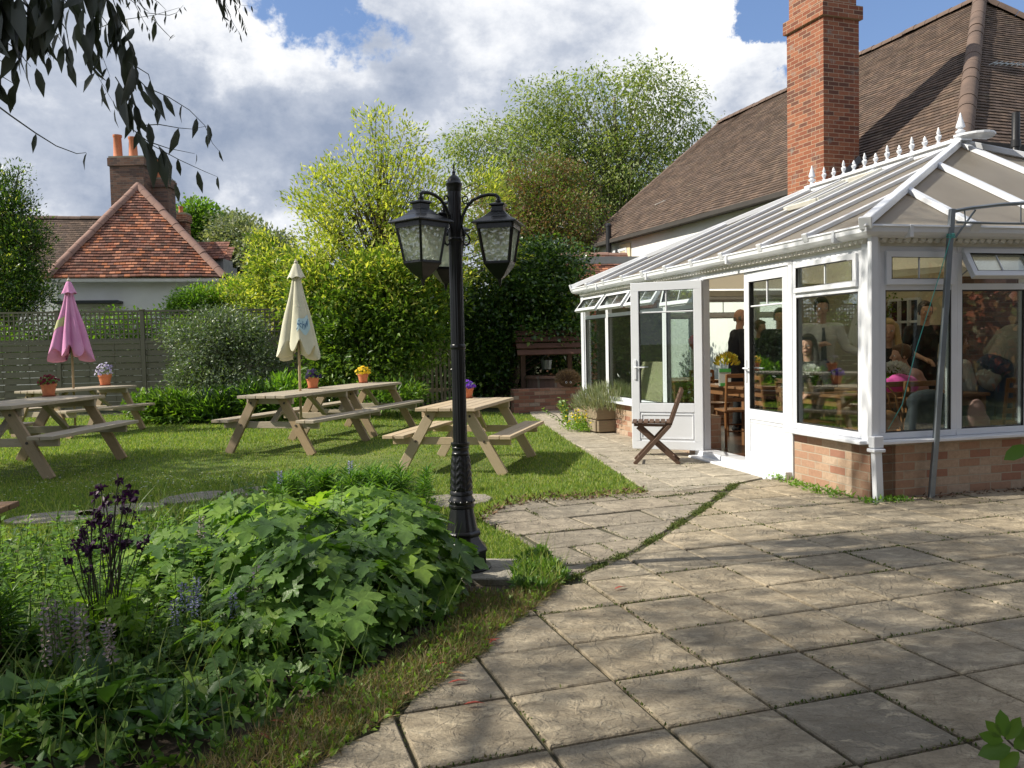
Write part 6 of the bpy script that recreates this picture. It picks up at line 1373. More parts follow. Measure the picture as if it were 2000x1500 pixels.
spikes('pale blue flower spike rising above the lily clump', [(684, 902), (546, 920)], 6.6, .10, BLU); spikes('faded lilac spikes at the left of the bed', [(92, 1170), (100, 1180), (85, 1190), (110, 1175)], 3.2, .22, BEL); spikes('browning seed spikes beside the faded lilac ones', [(145, 1180), (155, 1182), (137, 1195), (160, 1190)], 3.25, .20, BEL)
spikes('single drooping faded spike in the lower left of the bed', [(208, 1210), (215, 1222)], 3.1, .14, BEL); spikes('dry bell spikes in the middle of the bed', [(500, 1105), (515, 1120), (522, 1135), (488, 1125), (505, 1145)], 3.9, .20, BEL); spikes('bluish bell spikes near the sunny gap in the bed', [(383, 1130), (378, 1150), (358, 1140), (455, 1160), (340, 1170)], 3.7, .13, BLU)
spikes('lone lilac spike among the lobed leaves', [(392, 1010)], 4.6, .12, BEL)
# broad tongues of leaves at the front
def tongues(label, x, y, n, ln, wd, h=.0):
    t = thing('broad_leaf_plant', label, 'plant', (x, y, -.02), 0, 'broad leaved plants at the front of the bed'); a = rng.random(n)*2*pi; r_ = rng.random(n)*.16
    P = np.column_stack([x+r_*np.cos(a), y+r_*np.sin(a), .0+rng.random(n)*.08+h]); A = np.column_stack([np.cos(a), np.sin(a), rng.uniform(.25, 1.3, n)])
    leaves('foliage', P, A, np.column_stack([-np.cos(a)*.8, -np.sin(a)*.8, np.ones(n)]), rng.uniform(.6, 1.1, n)*ln, rng.uniform(.7, 1.1, n)*wd, leafm('broad_leaf', [(.035, .09, .022), (.055, .13, .03), (.08, .17, .04)], .45, .25, .4), t, 'long', None, True, curl=1.6)
for i, (px, py, n, ln, wd, lb) in enumerate([(60, 1440, 34, .26, .09, 'broad tongue leaved plant in the bottom left corner'), (190, 1400, 32, .26, .09, 'broad leaved plant with long arching leaves near the bottom left'), (330, 1440, 26, .20, .07, 'smaller broad leaved plant at the bed front'), (250, 1290, 26, .20, .06, 'broad leaved plant under the drooping seed spike'),
                                             (470, 1290, 28, .17, .055, 'shaded leafy plant in the middle of the bed front'), (120, 1260, 28, .22, .06, 'narrow strap leaved plant beneath the faded lilac spikes'), (30, 1310, 28, .2, .07, 'broad leaved plant against the left edge of the picture'), (580, 1260, 20, .14, .05, 'small dark leafy plant beside the drooping lobed leaves'), (400, 1210, 34, .24, .018, 'sunlit strap leaves collapsing in the bright gap of the bed')]):
    g = G(px, py); tongues(lb, g.x, g.y, n, ln, wd)
# ground cover (uncountable)
def cover(name, n, poly, h, ln, wd, mat, tpl='simple', up=.6, hs=None, excl=None):
    P = []; xs = np.array(poly); lo, hi = xs.min(0), xs.max(0); Q = lo+(hi-lo)*rng.random((n*3, 2)); Q = Q[pip(Q, poly)][:n]; m = len(Q)
    hh = h*(.5+.5*np.sin(Q[:, 0]*5.1+np.sin(Q[:, 1]*4)*2)*np.sin(Q[:, 1]*6.3+Q[:, 0]*2))*rng.random(m)+.02
    leaves(name, np.column_stack([Q, hh-.02]), rvec(m)+np.array([0, 0, up]), rvec(m)*.8+np.array([0, 0, 1]), rng.uniform(.6, 1.3, m)*ln, rng.uniform(.7, 1.2, m)*wd, mat, None, tpl, None, tpl == 'palm', kind='stuff')
BEDC = [XY(G(*q)) for q in [(-150, 1500), (0, 1080), (300, 1020), (560, 960), (840, 960), (880, 1130), (900, 1210), (700, 1330), (540, 1420), (380, 1520), (-150, 1560)]]
cover('bed_ground_cover', 9000, BEDC, .20, .055, .030, leafm('ground_cover_leaf', [(.04, .10, .022), (.07, .15, .032), (.12, .22, .045), (.20, .27, .065)], .5, .3))
cover('bed_ground_cover', 1500, BEDC, .16, .07, .065, LF_ANE, 'palm')
cover('bed_grass_blades', 1500, BEDC, .12, .30, .006, leafm('bed_blade', [(.07, .14, .03), (.14, .22, .05), (.24, .26, .10)], .5, .3), 'blade', 1.8)
VERGE = [XY(G(*q)) for q in [(900, 1160), (1000, 1165), (1075, 1110), (1095, 1150), (1030, 1200), (965, 1242), (955, 1272), (885, 1312), (862, 1335), (800, 1372), (770, 1402), (700, 1440), (655, 1478), (560, 1530), (330, 1530), (560, 1400), (720, 1320), (880, 1220)]]
cover('verge_grass', 16000, VERGE, .03, .060, .0035, leafm('dry_verge_blade', [(.06, .10, .02), (.12, .15, .035), (.24, .19, .09), (.20, .13, .07), (.30, .24, .13)], .6, .3), 'blade', .8)
cover('verge_weeds', 2400, VERGE, .05, .032, .02, LF_ANE2)
TUFT = [XY(G(*q)) for q in [(1000, 1120), (1060, 1085), (1090, 1120), (1110, 1130), (1060, 1165), (1005, 1160)]]
cover('weed_tuft', 2200, TUFT, .10, .045, .022, LF_ANE); cover('weed_tuft', 260, TUFT, .05, .16, .004, leafm('grass_blade', [(.1, .2, .03), (.2, .3, .05)]), 'blade', 1.3)
WALLF = [XY(CW(-.30, .1)), XY(CW(-.06, .1)), XY(CW(-.06, 1.3)), XY(CW(-.2, 1.3))]
cover('wall_foot_weeds', 260, WALLF, .05, .05, .022, LF_BRIGHT); cover('wall_foot_weeds', 200, [XY(CW(-.2, -.22)), XY(CW(.25, -.22)), XY(CW(.25, -.06)), XY(CW(-.2, -.06))], .05, .04, .02, LF_BRIGHT)
cover('wall_foot_litter', 500, [XY(CW(.3, -.16)), XY(CW(3, -.16)), XY(CW(3, -.03)), XY(CW(.3, -.03))], .015, .04, .018, leafm('dry_leaf', [(.16, .09, .05), (.10, .06, .04), (.22, .14, .08)], .8, .1), 'simple', 0)
EDG = [XY(G(*q)) for q in [(925, 1012), (985, 978), (1045, 965), (1150, 962), (1265, 955), (1262, 966), (1150, 976), (1045, 980), (985, 992), (940, 1020)]]
cover('edge_litter', 650, EDG, .02, .05, .02, leafm('dry_leaf', [(.3, .16, .10)]), 'simple', .1); cover('edge_litter', 700, EDG, .03, .05, .006, leafm('grass_blade', [(.1, .2, .03)]), 'blade', 1.)
# red fallen eucalyptus leaves
for (px, py, c, rz, lb) in [(875, 1340, 0, .3, 'red leaf lying mid-slab, above the longest red leaf by the slab joint'), (905, 1382, 0, .1, 'long red leaf lying across the dark slab joint near the bottom centre'), (955, 1262, 0, .9, 'upright-pointing red leaf at the paving corner below the lamp post'), (940, 1255, 0, -.3, 'red leaf tilted left, touching the grass verge below the lamp post'), (845, 1305, 0, .2, 'red leaf at the verge edge left of the first dark slab joint'),
    (1200, 1155, 0, .6, 'small red leaf on the slabs right of the weed tuft'), (1020, 1192, 1, .3, 'curled tan leaf at the foot of the weeds right of the lamp plinth'), (500, 1440, 0, -.6, 'red leaf in the dry verge grass farthest left'), (525, 1415, 0, -.3, 'red leaf in the dry verge grass just right of the farthest left one'), (785, 1365, 1, 1., 'tan leaf on the bare soil where verge meets the lowest slabs'), (880, 1320, 1, -.2, 'tan leaf on the slab just above the mid-slab red leaf'), (1085, 1105, 1, .5, 'tan leaf on the weed tuft beside the mossy joint')]:
    g = G(px, py); t = leaves('fallen_leaf', np.array([[0, 0, 0.]]), np.array([[cos(rz), sin(rz), .12]]), np.array([[0, .2, 1.]]), .085 if not c else .06, .022 if not c else .03, leafm('red_fallen_leaf', [(.42, .06, .045), (.50, .10, .07)], .6, .1) if not c else leafm('tan_fallen_leaf', [(.40, .22, .12), (.46, .28, .16)], .7, .1), None, 'long')
    t.location = (g.x, g.y, .012); tag(t, lb, 'fallen leaf', 'fallen leaves on the paving edge')
# twig sprays poking in at the right edge
def twig(label, px, py, Y, pts, n):
    b = W(px, py, Y); t = thing('leafy_twig', label, 'twig', b); mb = MB(); P = [W(*q, Y+.01*i) for i, q in enumerate(pts)]; mb.tube(P, .0022, 5); mb.build('stem', BARK, t, world=True)
    m = len(n); leaves('foliage', np.array([W(q[0], q[1], Y) for q in n]), np.array([(q[2], .1, q[3]) for q in n]), np.array([(random.gauss(0, .25), -1, .45+random.gauss(0, .2)) for q in n]), np.array([q[4] for q in n]), np.array([q[4]*.55 for q in n]), leafm('twig_leaf', [(.05, .12, .025), (.09, .18, .03), (.13, .22, .04)], .3, .3), t, 'oval', None, True, curl=.5)
twig('leafy twig poking in at the bottom right corner', 1960, 1470, 1.5, [(2030, 1490), (1985, 1462), (1962, 1440)], [(1962, 1440, -.1, 1, .05), (1965, 1445, .6, .8, .05), (1960, 1448, -1, .3, .045), (1975, 1460, -.9, -.25, .06), (1980, 1462, .9, .6, .055), (1990, 1468, -.7, -.8, .05), (1955, 1440, -.7, .8, .04), (1985, 1440, .9, .2, .05)])
twig('single green leaf reaching in at the right edge in front of the brick wall', 2000, 870, 1.6, [(2060, 850), (2020, 865), (2004, 872)], [(2006, 870, -.9, -.6, .05), (2015, 865, .9, .5, .05)])
# ---------------------------------------------------------------- inside the conservatory
CRI = YC
DW = CWOOD; LWD = wood('light_table_wood', (.42, .24, .10), (.50, .30, .14), (.36, .20, .08), .35)
def table(label, t_, s_, w, l, mat=DW, h=.75):
    p = CW(t_, s_); t = thing('dining_table', label, 'table', (p.x, p.y, .03), YC, 'dining tables inside the conservatory')
    mb = MB(); mb.box((0, 0, h-.02), (w, l, .035)); mb.build('tabletop', mat, t, bevel=.006)
    mb = MB(); mb.box((0, 0, h-.085), (w-.12, l-.12, .09)); mb.build('apron', mat, t)
    for sx in (-1, 1):
        for sy in (-1, 1): mb = MB(); mb.box((sx*(w/2-.06), sy*(l/2-.06), (h-.04)/2), (.065, .065, h-.04)); mb.build('leg', mat, t, bevel=.005)
    return t
def dchair(label, t_, s_, rz, mat=DW):
    "ladder back chair, back at -y"
    p = CW(t_, s_); t = thing('dining_chair', label, 'chair', (p.x, p.y, .03), YC+rz, 'wooden dining chairs inside the conservatory')
    for s in (-1, 1):
        mb = MB(); mb.tube([(s*.18, -.20, 0), (s*.18, -.19, .45), (s*.18, -.25, .92)], .017, 8); mb.build('leg', mat, t); mb = MB(); mb.tube([(s*.18, .18, 0), (s*.18, .17, .44)], .018, 8); mb.build('leg', mat, t)
    mb = MB(); mb.box((0, 0, .455), (.42, .42, .03)); mb.build('seat', mat, t, bevel=.01)
    for z, y in ((.60, -.213), (.70, -.225), (.80, -.238), (.90, -.25)): mb = MB(); mb.bar((-.18, y, z), (.18, y, z), .016, .05); mb.build('back_slat', mat, t, bevel=.003)
    for y, z in ((-.19, .2), (.18, .25)): mb = MB(); mb.tube([(-.18, y, z), (.18, y, z)], .010, 6); mb.build('stretcher', mat, t)
    return t
table('brown dining table standing just inside the open doorway', 1.15, 4.0, .8, 1.2)
table('light wooden table behind the right hand door leaf', 1.55, 2.9, .75, .9, LWD)
table('dining table with the white flowers behind the window left of the corner', 1.15, 2.0, .8, 1.1)
table('dining table with the white bouquet behind the front windows', 1.75, 1.45, 1.0, .8)
table('long table at the right behind the front windows', 3.3, 1.6, 1.3, .8)
table('dining table at the far left end of the conservatory', 1.2, 6.1, .8, 1.2)
for lb, t_, s_, rz in [('ladder back chair nearest the open doorway', .72, 3.55, -.2), ('ladder back chair behind the one nearest the doorway', 1.0, 4.75, pi), ('ladder back chair seen through the right hand door leaf', .75, 2.75, -pi/2), ('ladder back chair with its back to the window left of the corner', .55, 1.75, -pi/2),
                       ('chair with the dark coat behind the front windows', 1.0, .82, 0), ('chair with the brown handbag behind the front window by the corner', .70, .85, .2), ('ladder back chair with the pale pink bag behind the right front window', 2.15, .80, 0), ('ladder back chair beside the far left table', .62, 5.9, -pi/2)]:
    dchair(lb, t_, s_, rz)
# vases of white flowers
def vase(label, t_, s_, z, h=.12):
    p = CW(t_, s_, z); t = thing('flower_vase', label, 'vase', p); mb = MB(); mb.lathe([(.04, 0), (.05, .04), (.045, h), (.04, h), (.035, .01)], n=18); mb.build('vase', plain('brass_pot', (.45, .36, .2), None, .35, metal=.6), t, smooth=50)
    n = 60; d = rvec(n); d[:, 2] = abs(d[:, 2]); P = np.array(p)+np.array([0, 0, h+.02])+d*.08; leaves('foliage', P, d, rvec(n), .07, .03, LF_DKG, t)
    n = 260; d = rvec(n); d[:, 2] = abs(d[:, 2]); P = np.array(p)+np.array([0, 0, h+.08])+d*np.array([.11, .11, .09]); leaves('flowers', P, nrm(d+rvec(n)*.6), rvec(n), .045, .045, leafm('white_petal', [(.7, .7, .66), (.85, .84, .8)], .6, .25, .2, (1, 1, 1)), t)
vase('small vase of white flowers behind the window left of the corner', .66, 1.87, .78); vase('brass pot of white blooms in front of the blonde woman', 1.36, 1.38, .78, .14)
# bags, coat, sign, balloon
def lump(name, label, cat, pos, rz, parts_, mat, vox=.012, extra=None):
    t = thing(name, label, cat, pos, rz); mb = MB()
    for c, r in parts_: mb.ell(c, r, 14)
    o = mb.build('body', mat, t, smooth=0); remesh(o, vox, 6)
    if extra: extra(t)
    return t
def remesh(o, vox, sm=4):
    m = o.modifiers.new('r', 'REMESH'); m.mode = 'VOXEL'; m.voxel_size = vox; m.use_smooth_shade = True
    if sm: s = o.modifiers.new('s', 'SMOOTH'); s.iterations = sm; s.factor = .5
    dg = bpy.context.evaluated_depsgraph_get(); me = bpy.data.meshes.new_from_object(o.evaluated_get(dg)); old = o.data; o.modifiers.clear(); o.data = me; me.name = old.name; bpy.data.meshes.remove(old)
    me.polygons.foreach_set('use_smooth', [True]*len(me.polygons)); return o
PNK = plain('magenta_fabric', (.75, .10, .42), (.65, .07, .35), .5, 8); TAN = plain('tan_leather', (.28, .13, .05), (.2, .09, .035), .4, 12)
def strap_(t):
    mb = MB()
    for s in (-.05, .05): mb.tube([(-.12, s, .16), (-.09, s, .32), (0, s, .40), (.09, s, .32), (.12, s, .16)], .009, 6)
    mb.build('handle', TAN, t, smooth=0)
lump('handbag', 'brown leather handbag with tall handles by the corner window', 'handbag', CW(.46, .42, .53), YC, [((0, 0, .09), (.17, .07, .10)), ((-.08, 0, .06), (.10, .07, .07)), ((.08, 0, .06), (.10, .07, .07))], TAN, extra=strap_)
lump('pink_bag', 'bright pink rounded bag resting on the chair back behind the front window', 'bag', CW(.98, .85, .86), YC, [((0, 0, .06), (.13, .10, .10)), ((-.20, 0, -.02), (.06, .04, .13)), ((.10, .02, .04), (.12, .10, .10)), ((-.1, 0, .04), (.13, .07, .08))], PNK)
lump('dark_coat', 'dark coat hung over a chair back behind the front window', 'coat', CW(1.02, .52, .06), YC, [((0, 0, .70), (.24, .08, .12)), ((0, 0, .45), (.26, .09, .30)), ((.06, 0, .20), (.22, .08, .22)), ((-.16, -.02, .4), (.10, .07, .32))], plain('charcoal_cloth', (.02, .024, .03), (.035, .04, .048), .9))
lump('pink_handbag', 'pale pink bag hanging low behind the right front window', 'bag', CW(1.48, .42, .50), YC, [((0, 0, .12), (.10, .05, .16)), ((.05, 0, .05), (.10, .05, .10))], plain('dusty_pink', (.45, .25, .24), None, .7))
bp = CW(.28, 5.0, .70); BD = thing('easel_board', 'cream board standing inside behind the left window panes', 'board', (bp.x, bp.y, .47), YC-1.2)
for s in (-1, 1): mb = MB(); mb.bar((0, s*.13, .0), (0, s*.015, .62), .48, .012, (0, 1, 0)); mb.build('panel', plain('cream_board', (.62, .54, .34), None, .7), BD, bevel=.003)
sp_ = CW(.62, 3.62, .79); SG = thing('menu_holder', 'small white and green menu holder with yellow flowers on the table inside the doorway', 'menu', sp_, YC-.3)
mb = MB(); mb.box((0, 0, .11), (.15, .02, .22)); mb.build('card', plain('menu_white', (.75, .75, .72), None, .5), SG); mb = MB(); mb.box((0, -.012, .20), (.15, .004, .045)); mb.box((0, -.012, .02), (.12, .004, .04)); mb.build('green_band', plain('menu_green', (.10, .45, .10), None, .5), SG)
vp = CW(.80, 3.9, .78); n = 120; t = thing('flower_vase', 'dark vase of yellow tulips on the table inside the doorway', 'vase', vp); mb = MB(); mb.lathe([(.05, 0), (.06, .12), (.05, .2), (.045, .19)], n=16); mb.build('vase', BLACK, t, smooth=50)
d = rvec(n); d[:, 2] = abs(d[:, 2]); leaves('flowers', np.array(vp)+np.array([0, 0, .26])+d*.12, d+np.array([0, 0, .7]), rvec(n), .08, .035, leafm('tulip', [(.75, .6, .05), (.8, .65, .1), (.2, .35, .05)], .5, .3, .3, (1, 1, 1)), t)
q = CW(1.35, 5.9, 1.35); BL = thing('red_balloon', 'small red balloon seen through the open doorway', 'balloon', q); mb = MB(); mb.lathe([(.001, -.15), (.02, -.13), (.07, -.07), (.10, 0), (.10, .05), (.07, .10), (.02, .125), (.001, .127)], n=20); mb.build('balloon', plain('red_rubber', (.6, .03, .03), None, .25), BL, smooth=0); mb = MB(); mb.tube([(0, 0, -.15), (.02, .01, -.5), (0, 0, -1.3)], .002, 4); mb.build('string', WHITE2, BL)
# French window on the house wall behind, wall lining and garland
FWp = hA; 
def on_house(px, py, inset_=.03):
    "point on the house side wall seen behind a pixel"
    d = Vector(pray(px, py)); n_ = hx; t_ = ((wA-hx*inset_)-Vector((0, 0, HC))).dot(n_)/d.dot(n_); return Vector((0, 0, HC))+d*t_
IN = plain('cream_interior', (.62, .56, .42), (.55, .50, .38), .8, 2)
ca = wA-hx*.02-hdir*.0; cb_ = CW(0, LS); mb = MB(); e_ = ca+hdir*4.2; mb.bar(Vector((ca.x, ca.y, 1.2)), Vector((e_.x, e_.y, 1.2)), .02, 2.4); mb.build('interior_wall', IN, PH, world=True)
# solid cream piers at the far end of the conservatory between its windows
mb = MB(); e2_ = wA+(wR-wA)*.9-hdir*.03; a2_ = wA-hdir*.03; mb.bar(Vector((a2_.x, a2_.y, 1.15)), Vector((e2_.x, e2_.y, 1.15)), .03, 2.3); mb.build('added_brick_panel', BR3, PH, world=True)  # brick panel added to darken the right front pane, standing in for its reflection
mb = MB(); mb.box((LT_-1.0, LS-.12, 1.2), (1.9, .08, 2.3)); mb.build('inner_wall', IN, CR)
mb = MB(); mb.box((.85, LS-.14, 1.0), (1.3, .05, 1.9)); mb.build('added_dark_panel', plain('dark_sage', (.16, .19, .15), (.12, .14, .11), .8), CR)  # dark panel added inside the far windows to darken the view through them
g0, g1 = on_house(1742, 608), on_house(1800, 605); mb = MB(); zt_, zb_ = 2.0, .1
for f in (0, .333, .666, 1): q = g0.lerp(g1, f)-hx*.05; mb.bar((q.x, q.y, zb_), (q.x, q.y, zt_), .05, .05, (1, 0, 0))
for k in range(6): z = zb_+(zt_-zb_)*k/5; a_ = g0-hx*.05; b_ = g1-hx*.05; mb.bar((a_.x, a_.y, z), (b_.x, b_.y, z), .045, .04)
FW_ = mb.build('french_window', WHITE, PH, world=True); mb = MB(); a_ = g0-hx*.03; b_ = g1-hx*.03; mb.bar((a_.x, a_.y, 1.05), (b_.x, b_.y, 1.05), .01, 1.9); mb.build('pane', plain('dark_window_glass', (.02, .025, .03)), FW_, world=True)
gq = on_house(1716, 640, .25); GD = thing('dried_tree', 'bare ornamental branch with leaves standing behind the blonde woman', 'plant', (gq.x, gq.y, .03)); mb = MB(); mb.tube([(0, 0, 0), (.02, 0, .8), (0, 0, 1.5)], [.04, .035, .03], 8); E_ = []
for k in range(14): a = k*2.4; e_ = Vector((.42*cos(a)*random.uniform(.5, 1), .3*sin(a), 1.5+random.uniform(.1, .6))); mb.tube([(0, 0, 1.1+.03*k), e_*.6+Vector((0, 0, .65)), e_], [.018, .012, .006], 5, cap=False); E_.append(e_)
mb.build('branches', plain('dry_branch', (.22, .15, .10), None, .9), GD); E_ = np.array(E_); ii = rng.integers(0, len(E_), 260); leaves('foliage', E_[ii]+rng.normal(0, .09, (260, 3))+np.array([gq.x, gq.y, .03]), rvec(260), rvec(260), .07, .035, LF_DKG, GD)

# ---------------------------------------------------------------- people
SKIN = plain('skin', (.60, .36, .26), (.54, .30, .21), .55, 5, .05)
HAIRS = {'grey': plain('grey_hair', (.25, .23, .21), None, .8), 'dark': plain('dark_hair', (.02, .014, .01), None, .6), 'blonde': plain('blonde_hair', (.50, .36, .17), (.40, .27, .12), .6, 30), 'brown': plain('brown_hair', (.12, .06, .03), None, .6)}
CL = {k: plain(k+'_cloth', v, None, .85) for k, v in {'black': (.012, .012, .014), 'suit': (.018, .02, .028), 'white': (.72, .72, .70), 'grey': (.40, .39, .35), 'pink': (.55, .30, .26), 'denim': (.05, .08, .14), 'navy': (.02, .03, .06)}.items()}
def person(label, t_, s_, face, top, bottom, hair, pose='stand', h=1.75, arms='rest', long_hair=False, jacket=False, lean=0., turn=0., tie=False, short=False, bald=False, z0=.03, hipz=None):
    "face: world angle the body looks towards; figure is built looking along -y"
    p = CW(t_, s_); k = h/1.75; t = thing('person', label, 'person', (p.x, p.y, z0), face+pi/2, scale=k)
    hz = hipz or (.93 if pose == 'stand' else .50); ly = -sin(lean); lz = cos(lean)
    def up(d, x=0., y=0.): return Vector((x, ly*d+y, hz+lz*d))
    pel, wst, chs, nk, hd = up(0), up(.17), up(.37), up(.55), up(.72, 0, -.02)
    shl = [up(.49, s*.185) for s in (-1, 1)]
    if pose == 'stand': kn = [Vector((s*.10, -.01, .49)) for s in (-1, 1)]; an = [Vector((s*.11, .02, .08)) for s in (-1, 1)]
    else: kn = [Vector((s*.11, -.43, .50)) for s in (-1, 1)]; an = [Vector((s*.12, -.42, .08)) for s in (-1, 1)]
    hip = [pel+Vector((s*.09, 0, -.02)) for s in (-1, 1)]
    if arms == 'rest': el = [up(.20, s*.245, .03) for s in (-1, 1)]; wr = [up(-.04, s*.25, -.07) for s in (-1, 1)]
    elif arms == 'table': el = [up(.24, s*.25, -.06) for s in (-1, 1)]; wr = [up(.20, s*.13, -.32) for s in (-1, 1)]
    elif arms == 'glass': el = [up(.24, -.27, -.02), up(.26, .27, -.02)]; wr = [up(.30, -.06, -.22), up(.17, .46, -.14)]
    elif arms == 'serve': el = [up(.25, s*.26, -.10) for s in (-1, 1)]; wr = [up(.14, s*.10, -.33) for s in (-1, 1)]
    mb = MB()
    # head with brow, cheeks, nose, jaw, ears
    Rt = Matrix.Rotation(turn, 3, 'Z'); H = lambda x, y, z: hd+Rt @ Vector((x, y, z))
    mb.ell(hd+Vector((0, .005, .03)), (.077, .098, .105), 18, Rt); mb.ell(H(0, -.035, -.045), (.055, .055, .062), 14, Rt); mb.ell(H(0, -.062, -.088), (.026, .022, .02), 10); mb.capsule(H(0, -.095, .02), H(0, -.112, -.022), .008, .014, 8)
    for s in (-1, 1): mb.ell(H(s*.078, .01, -.005), (.012, .02, .032), 8, Rt); mb.ell(H(s*.035, -.07, -.02), (.024, .02, .024), 8)
    mb.ell(H(0, -.088, -.055), (.024, .010, .008), 8, Rt)
    mb.capsule(nk+Vector((0, .01, -.06)), hd+Vector((0, .01, -.05)), .058, .052)
    mb.capsule(pel, wst, .145, .125, 16); mb.capsule(wst, chs, .125, .14, 16); mb.ell(chs+Vector((0, 0, .03)), (.165, .105, .15), 16); mb.capsule(shl[0], shl[1], .062, .062); mb.capsule(nk+Vector((0, .01, -.09)), nk, .09, .055)
    for i, s in enumerate((-1, 1)):
        mb.capsule(shl[i], el[i], .050, .038); mb.capsule(el[i], wr[i], .038, .026)
        d = (wr[i]-el[i]).normalized(); sd = d.cross(Vector((0, 0, 1))); sd = sd.normalized() if sd.length > .2 else Vector((0, 1, 0)); nn2 = sd.cross(d)
        pm = wr[i]+d*.05; mb.capsule(wr[i], pm+d*.03, .026, .030)
        for f in range(4):
            b = wr[i]+d*.085+sd*(.026*(f-1.5)/1.5); L = [.060, .072, .068, .052][f]; m_ = b+d*L*.5-nn2*.008; mb.capsule(b, m_, .0095, .009, 8); mb.capsule(m_, m_+d*L*.42-nn2*.028, .009, .0075, 8)
        tb = wr[i]+d*.03-sd*.026*s; mb.capsule(tb, tb+d*.035-sd*.028*s, .012, .010, 8); mb.capsule(tb+d*.035-sd*.028*s, tb+d*.06-sd*.030*s-nn2*.012, .010, .008, 8)
        mb.capsule(hip[i], kn[i], .080, .054, 14); mb.capsule(kn[i], an[i], .052, .034, 12); mb.capsule(an[i], an[i]+Vector((0, -.15, -.045)), .036, .028)
    body = mb.build('body', SKIN, t, smooth=0); remesh(body, .0075/1.0, 5)
    # clothes follow the body
    mb = MB(); th = .014 if not jacket else .026
    mb.capsule(pel+Vector((0, 0, -.06 if not jacket else -.12)), wst, .150+th, .125+th, 18); mb.capsule(wst, chs, .125+th, .143+th, 18); mb.ell(chs+Vector((0, 0, .03)), (.168+th, .108+th, .15+th), 18); mb.capsule(shl[0], shl[1], .062+th*.7, .062+th*.7); mb.capsule(nk+Vector((0, .012, -.09)), nk+Vector((0, .015, -.035)), .09+th*.6, .058)
    for i in (0, 1):
        if short: mb.capsule(shl[i], shl[i].lerp(el[i], .6), .052+th, .046+th)
        else: mb.capsule(shl[i], el[i], .052+th, .040+th); mb.capsule(el[i], wr[i].lerp(el[i], .06), .040+th, .030+th)
    sh_ = mb.build('jacket' if jacket else 'top', CL[top], t, smooth=0); remesh(sh_, .010, 3)
    mb = MB()
    for i in (0, 1): mb.capsule(hip[i]+Vector((0, 0, .03)), kn[i], .098, .072, 14); mb.capsule(kn[i], an[i]+Vector((0, 0, .03)), .070, .058, 12)
    mb.capsule(pel+Vector((-.03, 0, 0)), pel+Vector((.03, 0, .02)), .148, .146); tr_ = mb.build('trousers', CL[bottom], t, smooth=0); remesh(tr_, .012, 3)
    mb = MB()
    for i in (0, 1): mb.capsule(an[i]+Vector((0, .03, -.045)), an[i]+Vector((0, -.17, -.055)), .040, .036, 10)
    mb.build('shoe', CL['black'], t, smooth=0)
    if jacket:
        mb = MB(); mb.face([H(0, 0, 0)*0+up(.52, -.05, -.10), up(.52, .05, -.10), up(.22, .0, -.175)]); 
        f_ = [up(.53, -.055, -.085), up(.53, .055, -.085), up(.40, .045, -.148), up(.25, 0, -.168), up(.40, -.045, -.148)]; mb = MB(); mb.face(f_); mb.face([q+Vector((0, .012, 0)) for q in f_][::-1]); mb.build('shirt_front', CL['white'], t)
    if tie or jacket:
        mb = MB(); y_ = -.012 if not jacket else -.014; mb.grid([[up(z, x, yy+y_) for x, yy in ((-w_, 0), (0, -.008), (w_, 0))] for z, w_, yy0 in () ] or [[up(.50, -.018, -.115+y_), up(.50, .018, -.115+y_)], [up(.46, -.014, -.145+y_), up(.46, .014, -.145+y_)], [up(.30, -.028, -.160+y_), up(.30, .028, -.160+y_)], [up(.12, -.034, -.150+y_), up(.12, .034, -.150+y_)], [up(.06, -.004, -.150+y_), up(.06, .004, -.150+y_)]]); mb.build('tie', CL['navy'], t)
    # eyes, brows and hair
    for s in (-1, 1):
        mb = MB(); mb.ell(H(s*.030, -.082, .005), (.013, .008, .008), 10, Rt); ey = mb.build('eye', WHITE, t, smooth=0); mb = MB(); mb.ell(H(s*.030, -.0895, .005), (.006, .003, .006), 8); mb.build('iris', BLACK, ey); 
    mb = MB(); mb.ell(H(0, -.094, -.056), (.022, .006, .005), 8, Rt); mb.build('mouth', plain('lip', (.38, .13, .11), None, .5), t, smooth=0)
    if not bald:
        mb = MB(); mb.ell(H(0, .022, .048), (.088, .102, .100), 18, Rt); mb.ell(H(0, -.035, .092), (.07, .055, .035), 12, Rt)
        for s in (-1, 1): mb.ell(H(s*.070, .02, .02), (.02, .05, .06), 10, Rt)
        if long_hair:
            for s in (-1, 1): mb.capsule(H(s*.075, -.005, .06), H(s*.105, -.02, -.15), .032, .038); mb.capsule(H(s*.105, -.02, -.15), H(s*.095, -.055, -.30), .038, .022)
            mb.capsule(H(0, .07, .03), H(0, .085, -.25), .08, .075, 14)
        hr = mb.build('hair', HAIRS[hair], t, smooth=0); remesh(hr, .009, 3)
    else:
        mb = MB(); 
        for s in (-1, 1): mb.ell(H(s*.072, .03, .0), (.012, .045, .035), 10, Rt)
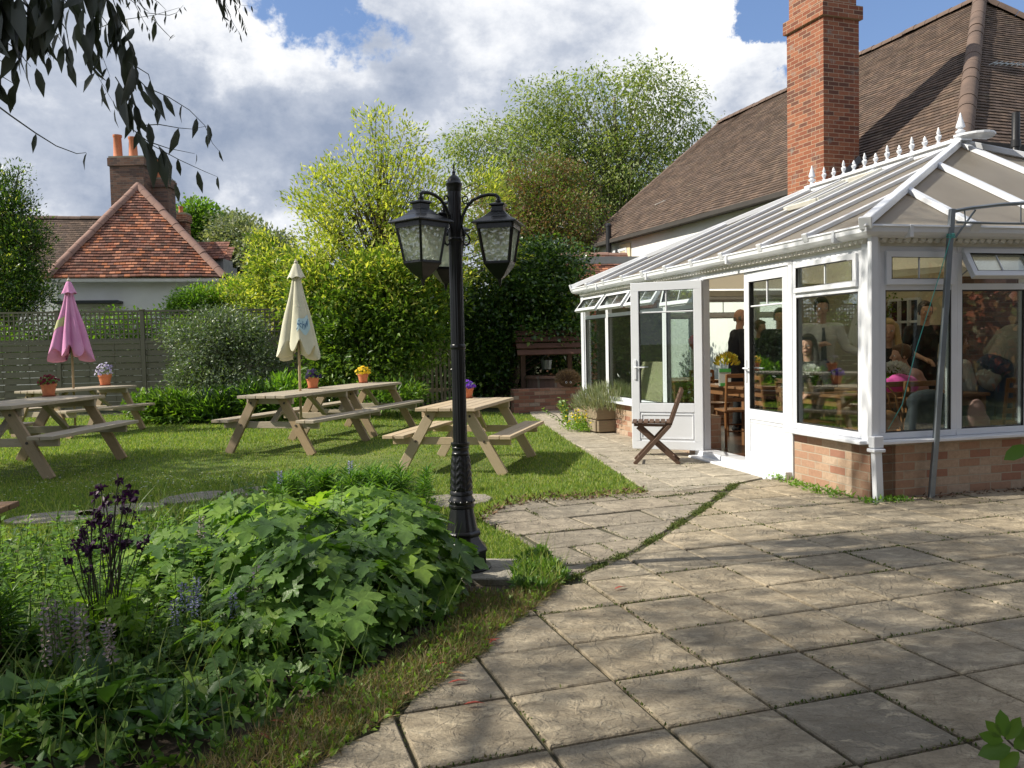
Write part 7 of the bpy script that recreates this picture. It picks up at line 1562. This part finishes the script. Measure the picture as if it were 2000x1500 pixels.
        mb.ell(H(0, .088, -.01), (.05, .02, .035), 10, Rt); hr = mb.build('hair', HAIRS['grey'], t, smooth=0); remesh(hr, .008, 3)
    return t
CAMD = lambda t_, s_: atan2(-CW(t_, s_).y, -CW(t_, s_).x)          # towards the photographer
person('bald man in a dark suit standing in the doorway, facing right', 1.60, 4.97, 0.1, 'suit', 'black', 'grey', 'stand', 1.76, 'rest', jacket=True, bald=True)
person('man in white shirt and dark tie standing behind the window left of the corner', 1.50, 2.85, CAMD(1.5, 2.85)+.15, 'white', 'black', 'dark', 'stand', 1.80, 'glass', tie=True)
person('dark haired man in a suit seen through the right hand door leaf', 1.84, 4.3, CAMD(1.84, 4.3), 'suit', 'black', 'dark', 'stand', 1.74, 'rest', jacket=True)
person('shorter dark suited man at the left of the right hand door leaf', 2.0, 5.1, CAMD(2, 5.1)+.8, 'suit', 'black', 'brown', 'stand', 1.60, 'rest', jacket=True)
person('seated dark haired woman in black below the man in the white shirt', .98, 2.35, CAMD(.98, 2.35)-.3, 'black', 'black', 'dark', 'sit', 1.76, 'table', long_hair=True, hipz=.53)
person('woman with long blonde hair in a black dress behind the white bouquet', 1.92, 2.2, CAMD(1.92, 2.2)+.1, 'black', 'black', 'blonde', 'sit', 1.92, 'table', long_hair=True, short=True, hipz=.56)
person('standing person in a black short-sleeved top behind the gazebo leg', 2.90, 2.75, CAMD(2.9, 2.75)+.3, 'black', 'black', 'dark', 'stand', 1.74, 'serve', short=True)
person('brown haired person in a pink top leaning forward at the front table', 2.00, 1.72, CAMD(2.2, 1.72)-1.1, 'pink', 'denim', 'brown', 'sit', 1.68, 'table', lean=.35, short=True)
person('broad person in a pale grey shirt bending over behind the right front window', 2.46, 1.22, CAMD(2.7, 1.2)+2.5, 'grey', 'denim', 'brown', 'stand', 1.84, 'table', lean=.8)
person('person in a white shirt half hidden behind the front window mullion', 2.55, 1.85, CAMD(2.6, 2.1)+2.0, 'white', 'black', 'brown', 'sit', 1.78, 'table')
